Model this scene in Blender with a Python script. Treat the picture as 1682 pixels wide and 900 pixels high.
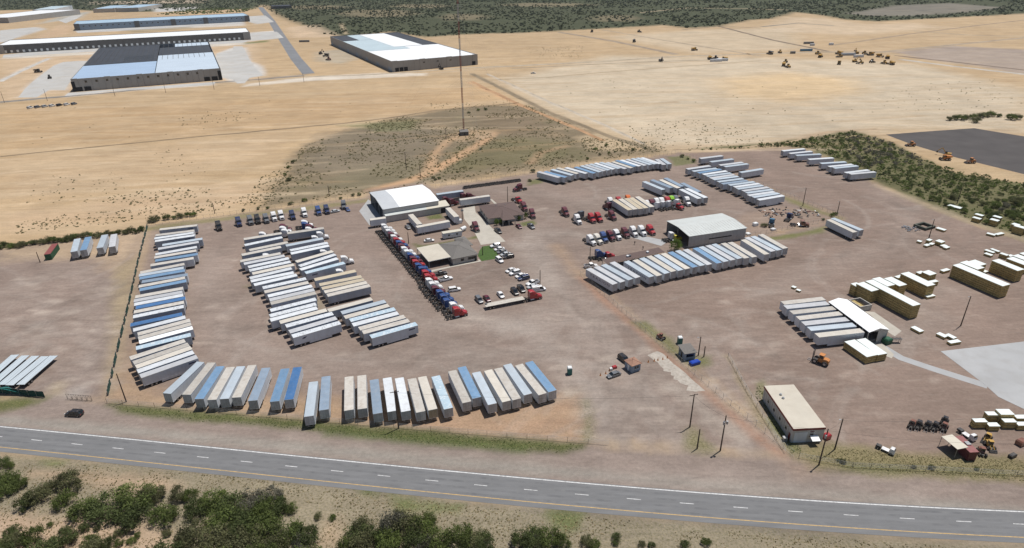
import bpy, math, random
import numpy as np
from mathutils import Matrix, Vector
random.seed(7); rng = np.random.default_rng(7)
for o in list(bpy.data.objects): bpy.data.objects.remove(o)
sc = bpy.context.scene; C = sc.collection
# ------------------------------------------------------------------ camera
F_PX, PITCH, ROLL, CAM_H, CX, CY = 1042.9, 0.46081, -0.01651, 114.7, 841.0, 450.0
cd = bpy.data.cameras.new('camera'); cam = bpy.data.objects.new('camera', cd); C.objects.link(cam); sc.camera = cam
cd.sensor_fit = 'HORIZONTAL'; cd.sensor_width = 36.0; cd.lens = F_PX / 1682.0 * 36.0
cd.clip_start = 1.0; cd.clip_end = 30000.0
_r = Vector((1, 0, 0)); _u = Vector((0, math.sin(PITCH), math.cos(PITCH))); _f = Vector((0, math.cos(PITCH), -math.sin(PITCH)))
_r2 = _r * math.cos(ROLL) + _u * math.sin(ROLL); _u2 = _u * math.cos(ROLL) - _r * math.sin(ROLL)
cam.matrix_world = Matrix(((_r2.x, _u2.x, -_f.x, 0), (_r2.y, _u2.y, -_f.y, 0), (_r2.z, _u2.z, -_f.z, CAM_H), (0, 0, 0, 1)))
# ------------------------------------------------------------------ sky, sun, exposure
SUN_EL, SUN_AZ = math.radians(71), math.radians(53)     # azimuth measured from +Y towards +X
w = bpy.data.worlds.new('World'); sc.world = w; w.use_nodes = True
nt = w.node_tree; sky = nt.nodes.new('ShaderNodeTexSky'); sky.sky_type = 'NISHITA'; sky.sun_disc = False
sky.sun_elevation = SUN_EL; sky.sun_rotation = SUN_AZ; sky.altitude = 150; sky.dust_density = 1.0
bg = nt.nodes['Background']; bg.inputs[1].default_value = 0.068
nt.links.new(sky.outputs[0], bg.inputs[0])
sl = bpy.data.lights.new('sun', 'SUN'); sl.energy = 4.45; sl.angle = math.radians(0.53); sl.color = (1.0, 0.955, 0.89)
so = bpy.data.objects.new('sun', sl); C.objects.link(so); so.location = (0, 0, 200)
_sd = Vector((math.sin(SUN_AZ) * math.cos(SUN_EL), math.cos(SUN_AZ) * math.cos(SUN_EL), math.sin(SUN_EL)))
so.rotation_euler = _sd.to_track_quat('Z', 'Y').to_euler()
sc.view_settings.view_transform = 'Standard'; sc.view_settings.look = 'None'; sc.view_settings.gamma = 1.0
sc.view_settings.exposure = 0.0
sc.render.engine = 'CYCLES'
sc.cycles.max_bounces = 5; sc.cycles.diffuse_bounces = 2; sc.cycles.glossy_bounces = 2; sc.cycles.transparent_max_bounces = 4
# ------------------------------------------------------------------ pixel -> place
def ray(x, y):
    a = x - CX; b = y - CY; c, s = math.cos(-ROLL), math.sin(-ROLL)
    a, b = c * a - s * b, s * a + c * b
    return a / F_PX, math.cos(PITCH) - b / F_PX * math.sin(PITCH), -math.sin(PITCH) - b / F_PX * math.cos(PITCH)
def px(x, y, z=0.0):
    dx, dy, dz = ray(x, y); dz = min(dz, -0.004)
    t = (z - CAM_H) / dz
    return Vector((dx * t, dy * t))
class Z:                        # a zoomed window on the photograph: origin and scale
    def __init__(s, ox, oy, k=8.01): s.ox, s.oy, s.k = ox, oy, k
    def __call__(s, x, y): return (s.ox + x / s.k, s.oy + y / s.k)
def fit_rect(z, a, b, c, d):    # four photo corners of a level rectangle at height z -> centre, yaw(a->b), len(ab), len(ad)
    A, B, Cc, D = [px(*q, z) for q in (a, b, c, d)]
    u = ((B - A) + (Cc - D)) / 2; v = ((D - A) + (Cc - B)) / 2
    ctr = (A + B + Cc + D) / 4; yaw = math.atan2(u.y, u.x)
    n = Vector((-math.sin(yaw), math.cos(yaw)))
    return ctr, yaw, u.length, abs(v.dot(n)), (1 if v.dot(n) > 0 else -1)
ORD = 'zeroth first second third fourth fifth sixth seventh eighth ninth tenth eleventh twelfth thirteenth fourteenth fifteenth sixteenth seventeenth eighteenth nineteenth twentieth'.split()
def ordn(n):
    if n <= 20: return ORD[n]
    t = {2: 'twenty', 3: 'thirty', 4: 'forty', 5: 'fifty', 6: 'sixty', 7: 'seventy', 8: 'eighty', 9: 'ninety'}[n // 10] if n < 100 else None
    if t is None: return 'one-hundred-and-' + ordn(n - 100) if n > 100 else 'hundredth'
    return (t[:-1] + 'ieth') if n % 10 == 0 else t + '-' + ORD[n % 10]
# ------------------------------------------------------------------ materials
def mat(name, col, rough=0.6, metal=0.0, var=0.12, scale=1.5, dirt=None, dirt_amt=0.0, stretch=(1, 1, 1), bump=0.0, spec=0.5, rnd=0.0, coat=0.0):
    m = bpy.data.materials.new(name); m.use_nodes = True; n = m.node_tree.nodes; l = m.node_tree.links
    p = n['Principled BSDF']; p.inputs['Roughness'].default_value = rough; p.inputs['Metallic'].default_value = metal
    p.inputs['Specular IOR Level'].default_value = spec
    if coat: p.inputs['Coat Weight'].default_value = coat; p.inputs['Coat Roughness'].default_value = 0.08
    tc = n.new('ShaderNodeTexCoord'); mp = n.new('ShaderNodeMapping'); mp.inputs['Scale'].default_value = stretch
    oi = n.new('ShaderNodeObjectInfo'); ad = n.new('ShaderNodeVectorMath'); ad.operation = 'ADD'
    ms = n.new('ShaderNodeVectorMath'); ms.operation = 'SCALE'; ms.inputs['Scale'].default_value = 1.0
    l.new(oi.outputs['Location'], ms.inputs[0]); l.new(tc.outputs['Object'], ad.inputs[0]); l.new(ms.outputs[0], ad.inputs[1])
    l.new(ad.outputs[0], mp.inputs['Vector'])
    ns = n.new('ShaderNodeTexNoise'); ns.inputs['Scale'].default_value = scale; ns.inputs['Detail'].default_value = 4.0
    l.new(mp.outputs[0], ns.inputs['Vector'])
    mx = n.new('ShaderNodeMix'); mx.data_type = 'RGBA'
    lo = [max(0, c * (1 - var)) for c in col]; hi = [min(1, c * (1 + var)) for c in col]
    rm = n.new('ShaderNodeMapRange'); rm.inputs['From Min'].default_value = 0.3; rm.inputs['From Max'].default_value = 0.7
    l.new(ns.outputs['Fac'], rm.inputs['Value']); l.new(rm.outputs[0], mx.inputs['Factor'])
    mx.inputs['A'].default_value = (*lo, 1); mx.inputs['B'].default_value = (*hi, 1); out = mx.outputs['Result']
    if dirt:
        n2 = n.new('ShaderNodeTexNoise'); n2.inputs['Scale'].default_value = scale * 2.3; n2.inputs['Detail'].default_value = 6
        l.new(mp.outputs[0], n2.inputs['Vector'])
        r2 = n.new('ShaderNodeMapRange'); r2.inputs['From Min'].default_value = 0.45; r2.inputs['From Max'].default_value = 0.75; r2.inputs['To Max'].default_value = dirt_amt
        l.new(n2.outputs['Fac'], r2.inputs['Value'])
        m2 = n.new('ShaderNodeMix'); m2.data_type = 'RGBA'; l.new(r2.outputs[0], m2.inputs['Factor']); l.new(out, m2.inputs['A']); m2.inputs['B'].default_value = (*dirt, 1); out = m2.outputs['Result']
    if rnd:
        hs = n.new('ShaderNodeHueSaturation'); mr = n.new('ShaderNodeMapRange'); mr.inputs['To Min'].default_value = 1 - rnd; mr.inputs['To Max'].default_value = 1 + rnd
        l.new(oi.outputs['Random'], mr.inputs['Value']); l.new(mr.outputs[0], hs.inputs['Value']); l.new(out, hs.inputs['Color']); out = hs.outputs['Color']
    l.new(out, p.inputs['Base Color'])
    if bump:
        b = n.new('ShaderNodeBump'); b.inputs['Strength'].default_value = bump; b.inputs['Distance'].default_value = 0.05
        l.new(ns.outputs['Fac'], b.inputs['Height']); l.new(b.outputs[0], p.inputs['Normal'])
    return m
DUST = (0.33, 0.26, 0.20)
M = {}
def mk(k, *a, **kw): M[k] = mat(k, *a, **kw); return M[k]
mk('rubber', (0.022, 0.021, 0.021), 0.85, var=0.3, dirt=DUST, dirt_amt=0.25)
mk('hub', (0.45, 0.45, 0.46), 0.4, 0.6); mk('chassis', (0.03, 0.03, 0.032), 0.6, var=0.3, dirt=DUST, dirt_amt=0.3)
mk('steel', (0.35, 0.36, 0.37), 0.4, 0.7); mk('alu', (0.62, 0.64, 0.66), 0.35, 0.6, var=0.1)
mk('glass_dark', (0.012, 0.016, 0.02), 0.08, spec=0.8); mk('lamp_clear', (0.75, 0.75, 0.72), 0.15); mk('lamp_red', (0.35, 0.02, 0.02), 0.3)
mk('van_white', (0.60, 0.63, 0.67), 0.5, var=0.05, scale=0.5, dirt=(0.40, 0.37, 0.33), dirt_amt=0.3, stretch=(1, 1, 0.25), rnd=0.09)
mk('van_grey', (0.36, 0.41, 0.48), 0.45, 0.15, var=0.08, scale=0.5, dirt=(0.3, 0.28, 0.25), dirt_amt=0.3, stretch=(1, 1, 0.25), rnd=0.08)
mk('door_grey', (0.42, 0.43, 0.44), 0.5, var=0.1, scale=0.9, dirt=(0.22, 0.19, 0.16), dirt_amt=0.5, rnd=0.2); mk('door_tan', (0.36, 0.29, 0.2), 0.6, var=0.2, dirt=(0.2, 0.15, 0.1), dirt_amt=0.4)
mk('roof_white', (0.62, 0.65, 0.68), 0.45, var=0.05, scale=0.35, dirt=(0.43, 0.41, 0.38), dirt_amt=0.5, rnd=0.10)
mk('roof_beige', (0.47, 0.445, 0.405), 0.65, var=0.07, scale=0.4, dirt=(0.33, 0.28, 0.23), dirt_amt=0.6, rnd=0.12)
mk('roof_cream', (0.54, 0.505, 0.445), 0.65, var=0.07, scale=0.4, dirt=(0.42, 0.37, 0.3), dirt_amt=0.4, rnd=0.07)
mk('roof_tan', (0.47, 0.405, 0.30), 0.65, var=0.08, scale=0.4, dirt=(0.36, 0.30, 0.22), dirt_amt=0.4, rnd=0.07)
mk('roof_grey', (0.50, 0.51, 0.53), 0.5, 0.1, var=0.08, scale=0.4, dirt=(0.38, 0.36, 0.33), dirt_amt=0.4, rnd=0.07)
mk('roof_sky', (0.50, 0.565, 0.62), 0.42, 0.25, var=0.08, scale=0.4, dirt=(0.5, 0.52, 0.52), dirt_amt=0.35, rnd=0.07)  # pale blue base stands in for sky reflected on aluminium
mk('roof_blue', (0.22, 0.37, 0.55), 0.36, 0.35, var=0.1, scale=0.5, dirt=(0.42, 0.48, 0.54), dirt_amt=0.3, rnd=0.08)  # sky reflection painted in as a blue base colour
mk('roof_deep', (0.085, 0.21, 0.44), 0.36, 0.35, var=0.1, scale=0.5, dirt=(0.3, 0.38, 0.48), dirt_amt=0.25, rnd=0.08)  # stronger blue of the mirrored sky put into the base colour
mk('roof_slate', (0.30, 0.38, 0.47), 0.4, 0.35, var=0.1, scale=0.5, dirt=(0.42, 0.44, 0.46), dirt_amt=0.35, rnd=0.08)  # reflected sky mixed into the grey metal's colour
mk('roof_bright', (0.86, 0.87, 0.87), 0.4, var=0.03, scale=0.4)
def patched(name, base, blot):      # old roof with rows of sealant patches
    m = mat(name, base, 0.5, var=0.05, scale=0.4); n = m.node_tree.nodes; l = m.node_tree.links; p = n['Principled BSDF']
    src = p.inputs['Base Color'].links[0].from_socket
    tc = n.new('ShaderNodeTexCoord'); mp = n.new('ShaderNodeMapping'); mp.inputs['Scale'].default_value = (1.3, 0.55, 1)
    oi = n.new('ShaderNodeObjectInfo'); ad = n.new('ShaderNodeVectorMath'); l.new(tc.outputs['Object'], ad.inputs[0]); l.new(oi.outputs['Location'], ad.inputs[1])
    l.new(ad.outputs[0], mp.inputs[0]); ns = n.new('ShaderNodeTexNoise'); ns.inputs['Scale'].default_value = 1.6; ns.inputs['Detail'].default_value = 5; l.new(mp.outputs[0], ns.inputs['Vector'])
    r = n.new('ShaderNodeMapRange'); r.inputs['From Min'].default_value = 0.54; r.inputs['From Max'].default_value = 0.6; r.inputs['To Max'].default_value = 0.75; l.new(ns.outputs['Fac'], r.inputs[0])
    mx = n.new('ShaderNodeMix'); mx.data_type = 'RGBA'; l.new(r.outputs[0], mx.inputs['Factor']); l.new(src, mx.inputs['A']); mx.inputs['B'].default_value = (*blot, 1)
    l.new(mx.outputs['Result'], p.inputs['Base Color']); M[name] = m
patched('roof_patch', (0.60, 0.63, 0.66), (0.37, 0.38, 0.39)); patched('roof_skypatch', (0.40, 0.51, 0.59), (0.62, 0.66, 0.69))  # skypatch base has the reflected sky's blue painted in
for k, c in dict(white=(0.72, 0.72, 0.72), cream=(0.66, 0.62, 0.55), red=(0.36, 0.014, 0.022), maroon=(0.10, 0.008, 0.02), blue=(0.018, 0.062, 0.21), navy=(0.01, 0.025, 0.09), black=(0.012, 0.012, 0.014), grey=(0.13, 0.14, 0.155), silver=(0.42, 0.44, 0.46), orange=(0.60, 0.13, 0.015), lime=(0.22, 0.50, 0.02), yellow=(0.62, 0.52, 0.02), teal=(0.05, 0.17, 0.28), rust=(0.2, 0.08, 0.05)).items():
    mk('paint_' + k, c, 0.35, var=0.12, scale=0.8, dirt=DUST, dirt_amt=0.24, coat=0.3)
mk('mach_yellow', (0.42, 0.24, 0.03), 0.5, var=0.15, dirt=DUST, dirt_amt=0.4); mk('mach_orange', (0.50, 0.19, 0.04), 0.5, var=0.15, dirt=DUST, dirt_amt=0.35)
mk('wood_pole', (0.085, 0.06, 0.045), 0.85, var=0.25, scale=3); mk('insulator', (0.3, 0.3, 0.32), 0.3)
mk('galv', (0.36, 0.37, 0.38), 0.5, 0.5); mk('wire', (0.03, 0.03, 0.03), 0.6)
mk('concrete', (0.44, 0.42, 0.385), 0.85, var=0.1, scale=0.3, dirt=(0.3, 0.27, 0.23), dirt_amt=0.5)
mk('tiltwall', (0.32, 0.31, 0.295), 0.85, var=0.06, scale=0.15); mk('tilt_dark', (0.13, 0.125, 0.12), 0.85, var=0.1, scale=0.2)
mk('wall_metal', (0.47, 0.46, 0.44), 0.5, var=0.06, scale=0.5, dirt=(0.3, 0.26, 0.22), dirt_amt=0.3); mk('wall_blue', (0.23, 0.29, 0.36), 0.6, var=0.08)
mk('wall_stucco', (0.46, 0.43, 0.385), 0.9, var=0.08); mk('roof_metal_white', (0.86, 0.87, 0.87), 0.4, var=0.03, scale=0.2)
mk('roof_metal_grey', (0.52, 0.54, 0.56), 0.45, 0.1, var=0.05, scale=0.2); mk('roof_metal_pale', (0.52, 0.545, 0.53), 0.5, var=0.05, scale=0.2, dirt=(0.42, 0.41, 0.38), dirt_amt=0.3)
mk('roof_metal_cream', (0.56, 0.52, 0.43), 0.5, var=0.06, scale=0.3); mk('roof_tanflat', (0.50, 0.46, 0.385), 0.7, var=0.05, scale=0.2, dirt=(0.42, 0.37, 0.3), dirt_amt=0.4)
mk('shingle_brown', (0.115, 0.08, 0.072), 0.9, var=0.2, scale=3); mk('shingle_grey', (0.155, 0.145, 0.135), 0.9, var=0.18, scale=3); mk('shingle_rust', (0.30, 0.17, 0.12), 0.9, var=0.15, scale=2)
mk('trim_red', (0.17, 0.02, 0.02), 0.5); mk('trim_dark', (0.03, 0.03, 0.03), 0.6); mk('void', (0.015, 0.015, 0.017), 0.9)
mk('plastic_green', (0.015, 0.13, 0.115), 0.5); mk('plastic_white', (0.72, 0.74, 0.74), 0.5); mk('plastic_blue', (0.01, 0.05, 0.35), 0.4)
mk('lumber', (0.46, 0.35, 0.14), 0.8, var=0.35, scale=1.4, stretch=(1, 1, 2.2), dirt=(0.12, 0.075, 0.03), dirt_amt=0.7, rnd=0.14)
mk('wrap_white', (0.72, 0.77, 0.75), 0.45, var=0.04); mk('lumber_dark', (0.09, 0.06, 0.025), 0.9)
mk('bark', (0.09, 0.07, 0.055), 0.95, var=0.3); mk('tan_wall', (0.50, 0.42, 0.33), 0.85, var=0.12, scale=0.6); mk('mesh_green', (0.01, 0.06, 0.05), 0.8, var=0.2)
mk('skin', (0.30, 0.18, 0.12), 0.6); mk('cloth_dark', (0.03, 0.03, 0.04), 0.9); mk('cloth_denim', (0.05, 0.07, 0.12), 0.9); mk('hair', (0.012, 0.01, 0.01), 0.8)
mk('deck_blue', (0.44, 0.57, 0.74), 0.42, 0.25, var=0.06, scale=0.05, stretch=(1, 4, 1)); mk('deck_pale', (0.60, 0.69, 0.78), 0.42, 0.2, var=0.05, scale=0.05, stretch=(1, 4, 1)); mk('joist', (0.035, 0.04, 0.05), 0.7, var=0.2, scale=0.1)
mk('roof_lightblue', (0.42, 0.56, 0.68), 0.45, 0.15, var=0.05, scale=0.05); mk('roof_paleblue', (0.50, 0.60, 0.64), 0.45, 0.1, var=0.05, scale=0.05)
mk('deck_silver', (0.50, 0.56, 0.60), 0.5, 0.1, var=0.1, scale=0.6, stretch=(0.2, 4, 1))
# ------------------------------------------------------------------ mesh builder
class MB:
    def __init__(s): s.v = []; s.f = []; s.m = []
    def add(s, vs, fs, mi=0):
        b = len(s.v); s.v += [tuple(q) for q in vs]; s.f += [tuple(i + b for i in f) for f in fs]; s.m += [mi] * len(fs); return s
    def box(s, x0, x1, y0, y1, z0, z1, mi=0):
        return s.add([(x0, y0, z0), (x1, y0, z0), (x1, y1, z0), (x0, y1, z0), (x0, y0, z1), (x1, y0, z1), (x1, y1, z1), (x0, y1, z1)],
                     [(0, 3, 2, 1), (4, 5, 6, 7), (0, 1, 5, 4), (1, 2, 6, 5), (2, 3, 7, 6), (3, 0, 4, 7)], mi)
    def quad(s, a, b, c, d, mi=0): return s.add([a, b, c, d], [(0, 1, 2, 3)], mi)
    def slab(s, pts, t, mi=0):          # thick sheet from a convex outline (top), t down
        n = len(pts); vs = list(pts) + [(p[0], p[1], p[2] - t) for p in pts]
        return s.add(vs, [tuple(range(n)), tuple(range(2 * n - 1, n - 1, -1))] + [(i, i + n, (i + 1) % n + n, (i + 1) % n) for i in range(n)], mi)
    def loft(s, loops, mi=0, cap=True):
        n = len(loops[0]); vs = [p for lp in loops for p in lp]; fs = []
        for i in range(len(loops) - 1):
            for j in range(n):
                k = (j + 1) % n; fs.append((i * n + j, i * n + k, (i + 1) * n + k, (i + 1) * n + j))
        if cap: fs.append(tuple(range(n - 1, -1, -1))); fs.append(tuple((len(loops) - 1) * n + j for j in range(n)))
        return s.add(vs, fs, mi)
    def tube(s, a, b, r0, r1=None, n=8, mi=0):
        a = Vector(a); b = Vector(b); r1 = r0 if r1 is None else r1; d = (b - a).normalized()
        u = d.orthogonal().normalized(); w_ = d.cross(u)
        L = [[tuple(p + u * (r * math.cos(t)) + w_ * (r * math.sin(t))) for t in [2 * math.pi * i / n for i in range(n)]] for p, r in ((a, r0), (b, r1))]
        return s.loft(L, mi)
    def mesh(s, name, *mats):
        me = bpy.data.meshes.new(name); me.from_pydata(s.v, [], s.f)
        for m in mats: me.materials.append(M[m] if isinstance(m, str) else m)
        if len(mats) > 1: me.polygons.foreach_set('material_index', s.m)
        me.update(); return me
def link(name, me, parent=None, loc=(0, 0, 0), rz=0.0):
    o = bpy.data.objects.new(name, me); C.objects.link(o); o.parent = parent; o.location = loc
    if rz: o.rotation_euler = (0, 0, rz)
    return o
def tag(o, label, cat, group=None, kind=None):
    if label: o['label'] = label
    if cat: o['category'] = cat
    if group: o['group'] = group
    if kind: o['kind'] = kind
    return o
def spawn(name, tm, xy, yaw, label, cat, group=None, z=0.0, sc_=None):
    r = bpy.data.objects.new(name, None); C.objects.link(r); r.empty_display_size = 0.5
    r.location = (xy[0], xy[1], z); r.rotation_euler = (0, 0, yaw)
    if sc_: r.scale = sc_
    tag(r, label, cat, group); made = []
    for e in tm:
        nm, me, par = e[0], e[1], e[2]
        o = link(nm, me, r if par is None else made[par], e[3] if len(e) > 3 else (0, 0, 0), e[4] if len(e) > 4 else 0.0); made.append(o)
    return r
def structure(name, me): o = link(name, me); o['kind'] = 'structure'; return o
def sheet(name, pts, z, m, t=0.0):      # level outline given as world xy
    b = MB(); b.slab([(p[0], p[1], z) for p in pts], max(t, z + 0.05) if t == 0 else t)
    return structure(name, b.mesh(name, m))
# ------------------------------------------------------------------ the ground: one sheet, soft-edged soils
def lattice(n, seed): return np.random.default_rng(seed).random((n, n))
_L = lattice(256, 3)
def vnoise(x, y, s):
    x = x / s; y = y / s; xi = np.floor(x).astype(int); yi = np.floor(y).astype(int); fx = x - xi; fy = y - yi
    fx = fx * fx * (3 - 2 * fx); fy = fy * fy * (3 - 2 * fy); g = lambda i, j: _L[i % 256, j % 256]
    return (g(xi, yi) * (1 - fx) + g(xi + 1, yi) * fx) * (1 - fy) + (g(xi, yi + 1) * (1 - fx) + g(xi + 1, yi + 1) * fx) * fy - 0.5
def spacing(lo, flo, fhi, hi, st, gr, mid):
    a = list(np.arange(flo, fhi + 1e-6, st)); d = st; v = a[-1]
    while v < hi: d *= gr if v < mid else 1.12; v += d; a.append(v)
    d = st; v = a[0]; b = []
    while v > lo: d *= gr if v > -mid else 1.12; v -= d; b.append(v)
    return np.array(b[::-1] + a)
XS = spacing(-9000, -240, 275, 9000, 1.15, 1.0095, 1500); YS = spacing(-400, 98, 390, 14000, 1.15, 1.0078, 2300)
GX, GY = np.meshgrid(XS, YS); gx = GX.ravel(); gy = GY.ravel()
ncol = len(XS); nrow = len(YS)
rag = vnoise(gx, gy, 9.0) * 0.8 + vnoise(gx + 77, gy, 3.2) * 0.9 + vnoise(gx, gy + 91, 30.0) * 0.6 + vnoise(gx + 31, gy + 17, 1.6) * 0.5
ALB = np.empty((gx.size, 3)); MSK = np.zeros((gx.size, 3)); REG = np.zeros(gx.size, int)
SAND = np.array((0.395, 0.285, 0.17)); ALB[:] = SAND; MSK[:, 2] = 1
def sdist(P, x, y):
    inside = np.zeros(x.size, bool); d = np.full(x.size, 1e9); n = len(P)
    for i in range(n):
        ax, ay = P[i]; bx, by = P[(i + 1) % n]; ex, ey = bx - ax, by - ay
        t = np.clip(((x - ax) * ex + (y - ay) * ey) / (ex * ex + ey * ey + 1e-9), 0, 1)
        d = np.minimum(d, np.hypot(x - ax - t * ex, y - ay - t * ey))
        c = ((ay > y) != (by > y)); xx = ax + (y - ay) * ex / (ey if abs(ey) > 1e-9 else 1e-9); inside ^= c & (x < xx)
    return np.where(inside, d, -d)
def blend(k, idx, col, msk, reg):
    k = k[:, None]
    if col is not None: ALB[idx] = ALB[idx] * (1 - k) + np.array(col) * k
    if msk is not None: MSK[idx] = MSK[idx] * (1 - k) + np.array(msk) * k
    if reg is not None: REG[idx[k[:, 0] > 0.5]] = reg
def poly(pts, col, soft=2.0, rg=2.0, msk=None, reg=None, a=1.0, world=False):
    P = [tuple(q) if world else tuple(px(*q)) for q in pts]; m = soft + 2 * rg + 2
    xs = [p[0] for p in P]; ys = [p[1] for p in P]
    idx = np.nonzero((gx > min(xs) - m) & (gx < max(xs) + m) & (gy > min(ys) - m) & (gy < max(ys) + m))[0]
    if idx.size == 0: return
    s = sdist(P, gx[idx], gy[idx]) + rag[idx] * rg
    blend(np.clip(s / soft * 0.5 + 0.5, 0, 1) * a, idx, col, msk, reg)
def line(pts, wd, col, soft=1.5, rg=0.6, msk=None, a=1.0, world=False):
    P = [tuple(q) if world else tuple(px(*q)) for q in pts]; m = wd + soft + 2 * rg + 2
    xs = [p[0] for p in P]; ys = [p[1] for p in P]
    idx = np.nonzero((gx > min(xs) - m) & (gx < max(xs) + m) & (gy > min(ys) - m) & (gy < max(ys) + m))[0]
    if idx.size == 0: return
    x = gx[idx]; y = gy[idx]; d = np.full(x.size, 1e9)
    for (ax, ay), (bx, by) in zip(P[:-1], P[1:]):
        ex, ey = bx - ax, by - ay; t = np.clip(((x - ax) * ex + (y - ay) * ey) / (ex * ex + ey * ey + 1e-9), 0, 1)
        d = np.minimum(d, np.hypot(x - ax - t * ex, y - ay - t * ey))
    s = wd / 2 - d + rag[idx] * rg
    blend(np.clip(s / soft * 0.5 + 0.5, 0, 1) * a, idx, col, msk, None)
PALE = (0.47, 0.405, 0.31); GRAV = (0.226, 0.174, 0.146); GRAV2 = (0.226, 0.169, 0.139); REDS = (0.325, 0.225, 0.155); DRY = (0.235, 0.185, 0.125)
OLIVE = (0.115, 0.11, 0.055); GREEN = (0.075, 0.095, 0.03); SCRUB = (0.050, 0.060, 0.034); DIRT = (0.30, 0.235, 0.17); TRACK = (0.33, 0.285, 0.25)
# far scrub and pale graded land
poly([(455, 24), (480, 34), (530, 56), (565, 60), (640, 52), (700, 61), (770, 56), (850, 54), (990, 47), (1090, 41), (1130, 46), (1180, 43), (1230, 33), (1270, 30), (1305, 20), (1345, 24), (1390, 32), (1440, 35), (1520, 31), (1690, 22), (2200, -10), (2600, -62), (400, -62), (410, 4), (440, 10)], SCRUB, 14, 8, (0, 0.6, 0), 6)
poly([(-300, 20), (0, 17), (100, 15), (200, 20), (310, 18), (420, 14), (440, 2), (440, -62), (-900, -62)], SCRUB, 14, 8, (0, 0.6, 0), 6)
poly([(1390, 22), (1470, 9), (1560, 5), (1650, 12), (1590, 20), (1500, 26), (1430, 26)], (0.16, 0.15, 0.125), 15, 8, (0.3, 0, 0.3))
line([(1050, 21), (1128, 13), (1220, 14), (1290, 16)], 9, (0.40, 0.32, 0.22), 6, 3); line([(560, 38), (568, 56)], 6, (0.42, 0.33, 0.22), 4, 1)
for (x, y, a, b) in ((620, 22, 70, 6), (760, 28, 40, 5), (1010, 30, 40, 5), (520, 12, 60, 3), (690, 10, 50, 3), (900, 8, 80, 3)):
    poly([(x - a, y), (x - a / 2, y - b), (x + a / 2, y - b), (x + a, y), (x + a / 2, y + b), (x - a / 2, y + b)], (0.20, 0.165, 0.105), 20, 14, (0, 0.5, 0.3), None, 0.7)
poly([(150, 3), (330, 0), (330, 5), (160, 7)], (0.4, 0.33, 0.25), 30, 15)
poly([(820, 130), (1000, 92), (1280, 95), (1500, 105), (1700, 150), (1700, 215), (1450, 212), (1230, 245), (1080, 243), (900, 180)], PALE, 18, 10, (0, 0, 1), None, 0.85)
poly([(1170, 130), (1290, 118), (1400, 130), (1420, 150), (1300, 168), (1200, 158)], (0.56, 0.40, 0.22), 20, 10, None, None, 0.7)
poly([(1000, 60), (1130, 50), (1300, 45), (1320, 80), (1150, 88)], PALE, 20, 10, None, None, 0.6)
poly([(1290, 28), (1350, 30), (1420, 40), (1500, 38), (1560, 45), (1400, 58), (1250, 50)], (0.52, 0.42, 0.31), 20, 10, None, None, 0.6)
poly([(1465, 85), (1560, 75), (1700, 82), (1700, 125), (1600, 108), (1520, 98)], (0.30, 0.245, 0.205), 8, 5, (0.5, 0, 0.4))
poly([(300, 170), (520, 160), (800, 140), (850, 165), (720, 180), (440, 213), (0, 255), (0, 180)], (0.40, 0.272, 0.152), 15, 8, None, None, 0.7)
poly([(0, 262), (300, 235), (470, 222), (430, 260), (250, 300), (0, 330)], (0.43, 0.315, 0.2), 15, 8, None, None, 0.8)
poly([(0, 350), (120, 340), (300, 310), (420, 300), (430, 325), (330, 350), (150, 365), (0, 385)], (0.46, 0.33, 0.215), 10, 8, (0, 0.25, 0.8), None, 0.8)
# far roads and edges
line([(0, 257), (150, 242), (300, 227), (440, 214), (560, 203), (650, 192), (720, 181), (850, 169)], 3.0, (0.20, 0.15, 0.095), 2, 1.5, None, 0.8)
line([(0, 169), (150, 155), (350, 137), (520, 126), (700, 121), (850, 108), (1000, 101), (1110, 93), (1250, 88), (1330, 86), (1450, 86), (1682, 62)], 7, (0.34, 0.275, 0.20), 3, 2, None, 0.8)
line([(0, 167), (180, 151), (350, 135), (500, 123)], 5, (0.20, 0.195, 0.185), 2, 0.8)
line([(775, 121), (830, 148), (900, 184), (1000, 224), (1075, 247)], 6, (0.25, 0.20, 0.14), 2, 1.5, (0.2, 0.4, 0.3)); line([(770, 135), (850, 172), (930, 205), (1000, 235)], 5, (0.44, 0.27, 0.15), 3, 1.5)
line([(800, 122), (870, 155), (990, 205), (1060, 238)], 1.6, (0.46, 0.42, 0.36), 1.5, 0.5)
line([(920, 53), (1010, 68), (1110, 89)], 8, (0.27, 0.22, 0.165), 4, 3); line([(990, 49), (1120, 71), (1250, 92)], 3, (0.33, 0.27, 0.2), 3, 1.5)
line([(1180, 43), (1270, 66), (1360, 84)], 4, (0.19, 0.15, 0.115), 3, 1.5); line([(1370, 74), (1500, 55), (1620, 40), (1682, 33)], 4, (0.28, 0.22, 0.155), 3, 1.5)
line([(1482, 98), (1560, 108), (1682, 122)], 6, (0.42, 0.385, 0.335), 3, 1); line([(1482, 93), (1560, 101), (1682, 115)], 3, (0.15, 0.115, 0.09), 3, 1.5)
line([(840, 112), (1000, 106), (1180, 100)], 3, (0.36, 0.28, 0.19), 3, 2); line([(900, 128), (1000, 118), (1150, 108)], 2, (0.38, 0.31, 0.22), 3, 2)
line([(1100, 240), (1260, 240), (1350, 218), (1440, 212)], 4, (0.40, 0.30, 0.2), 3, 2)
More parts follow.
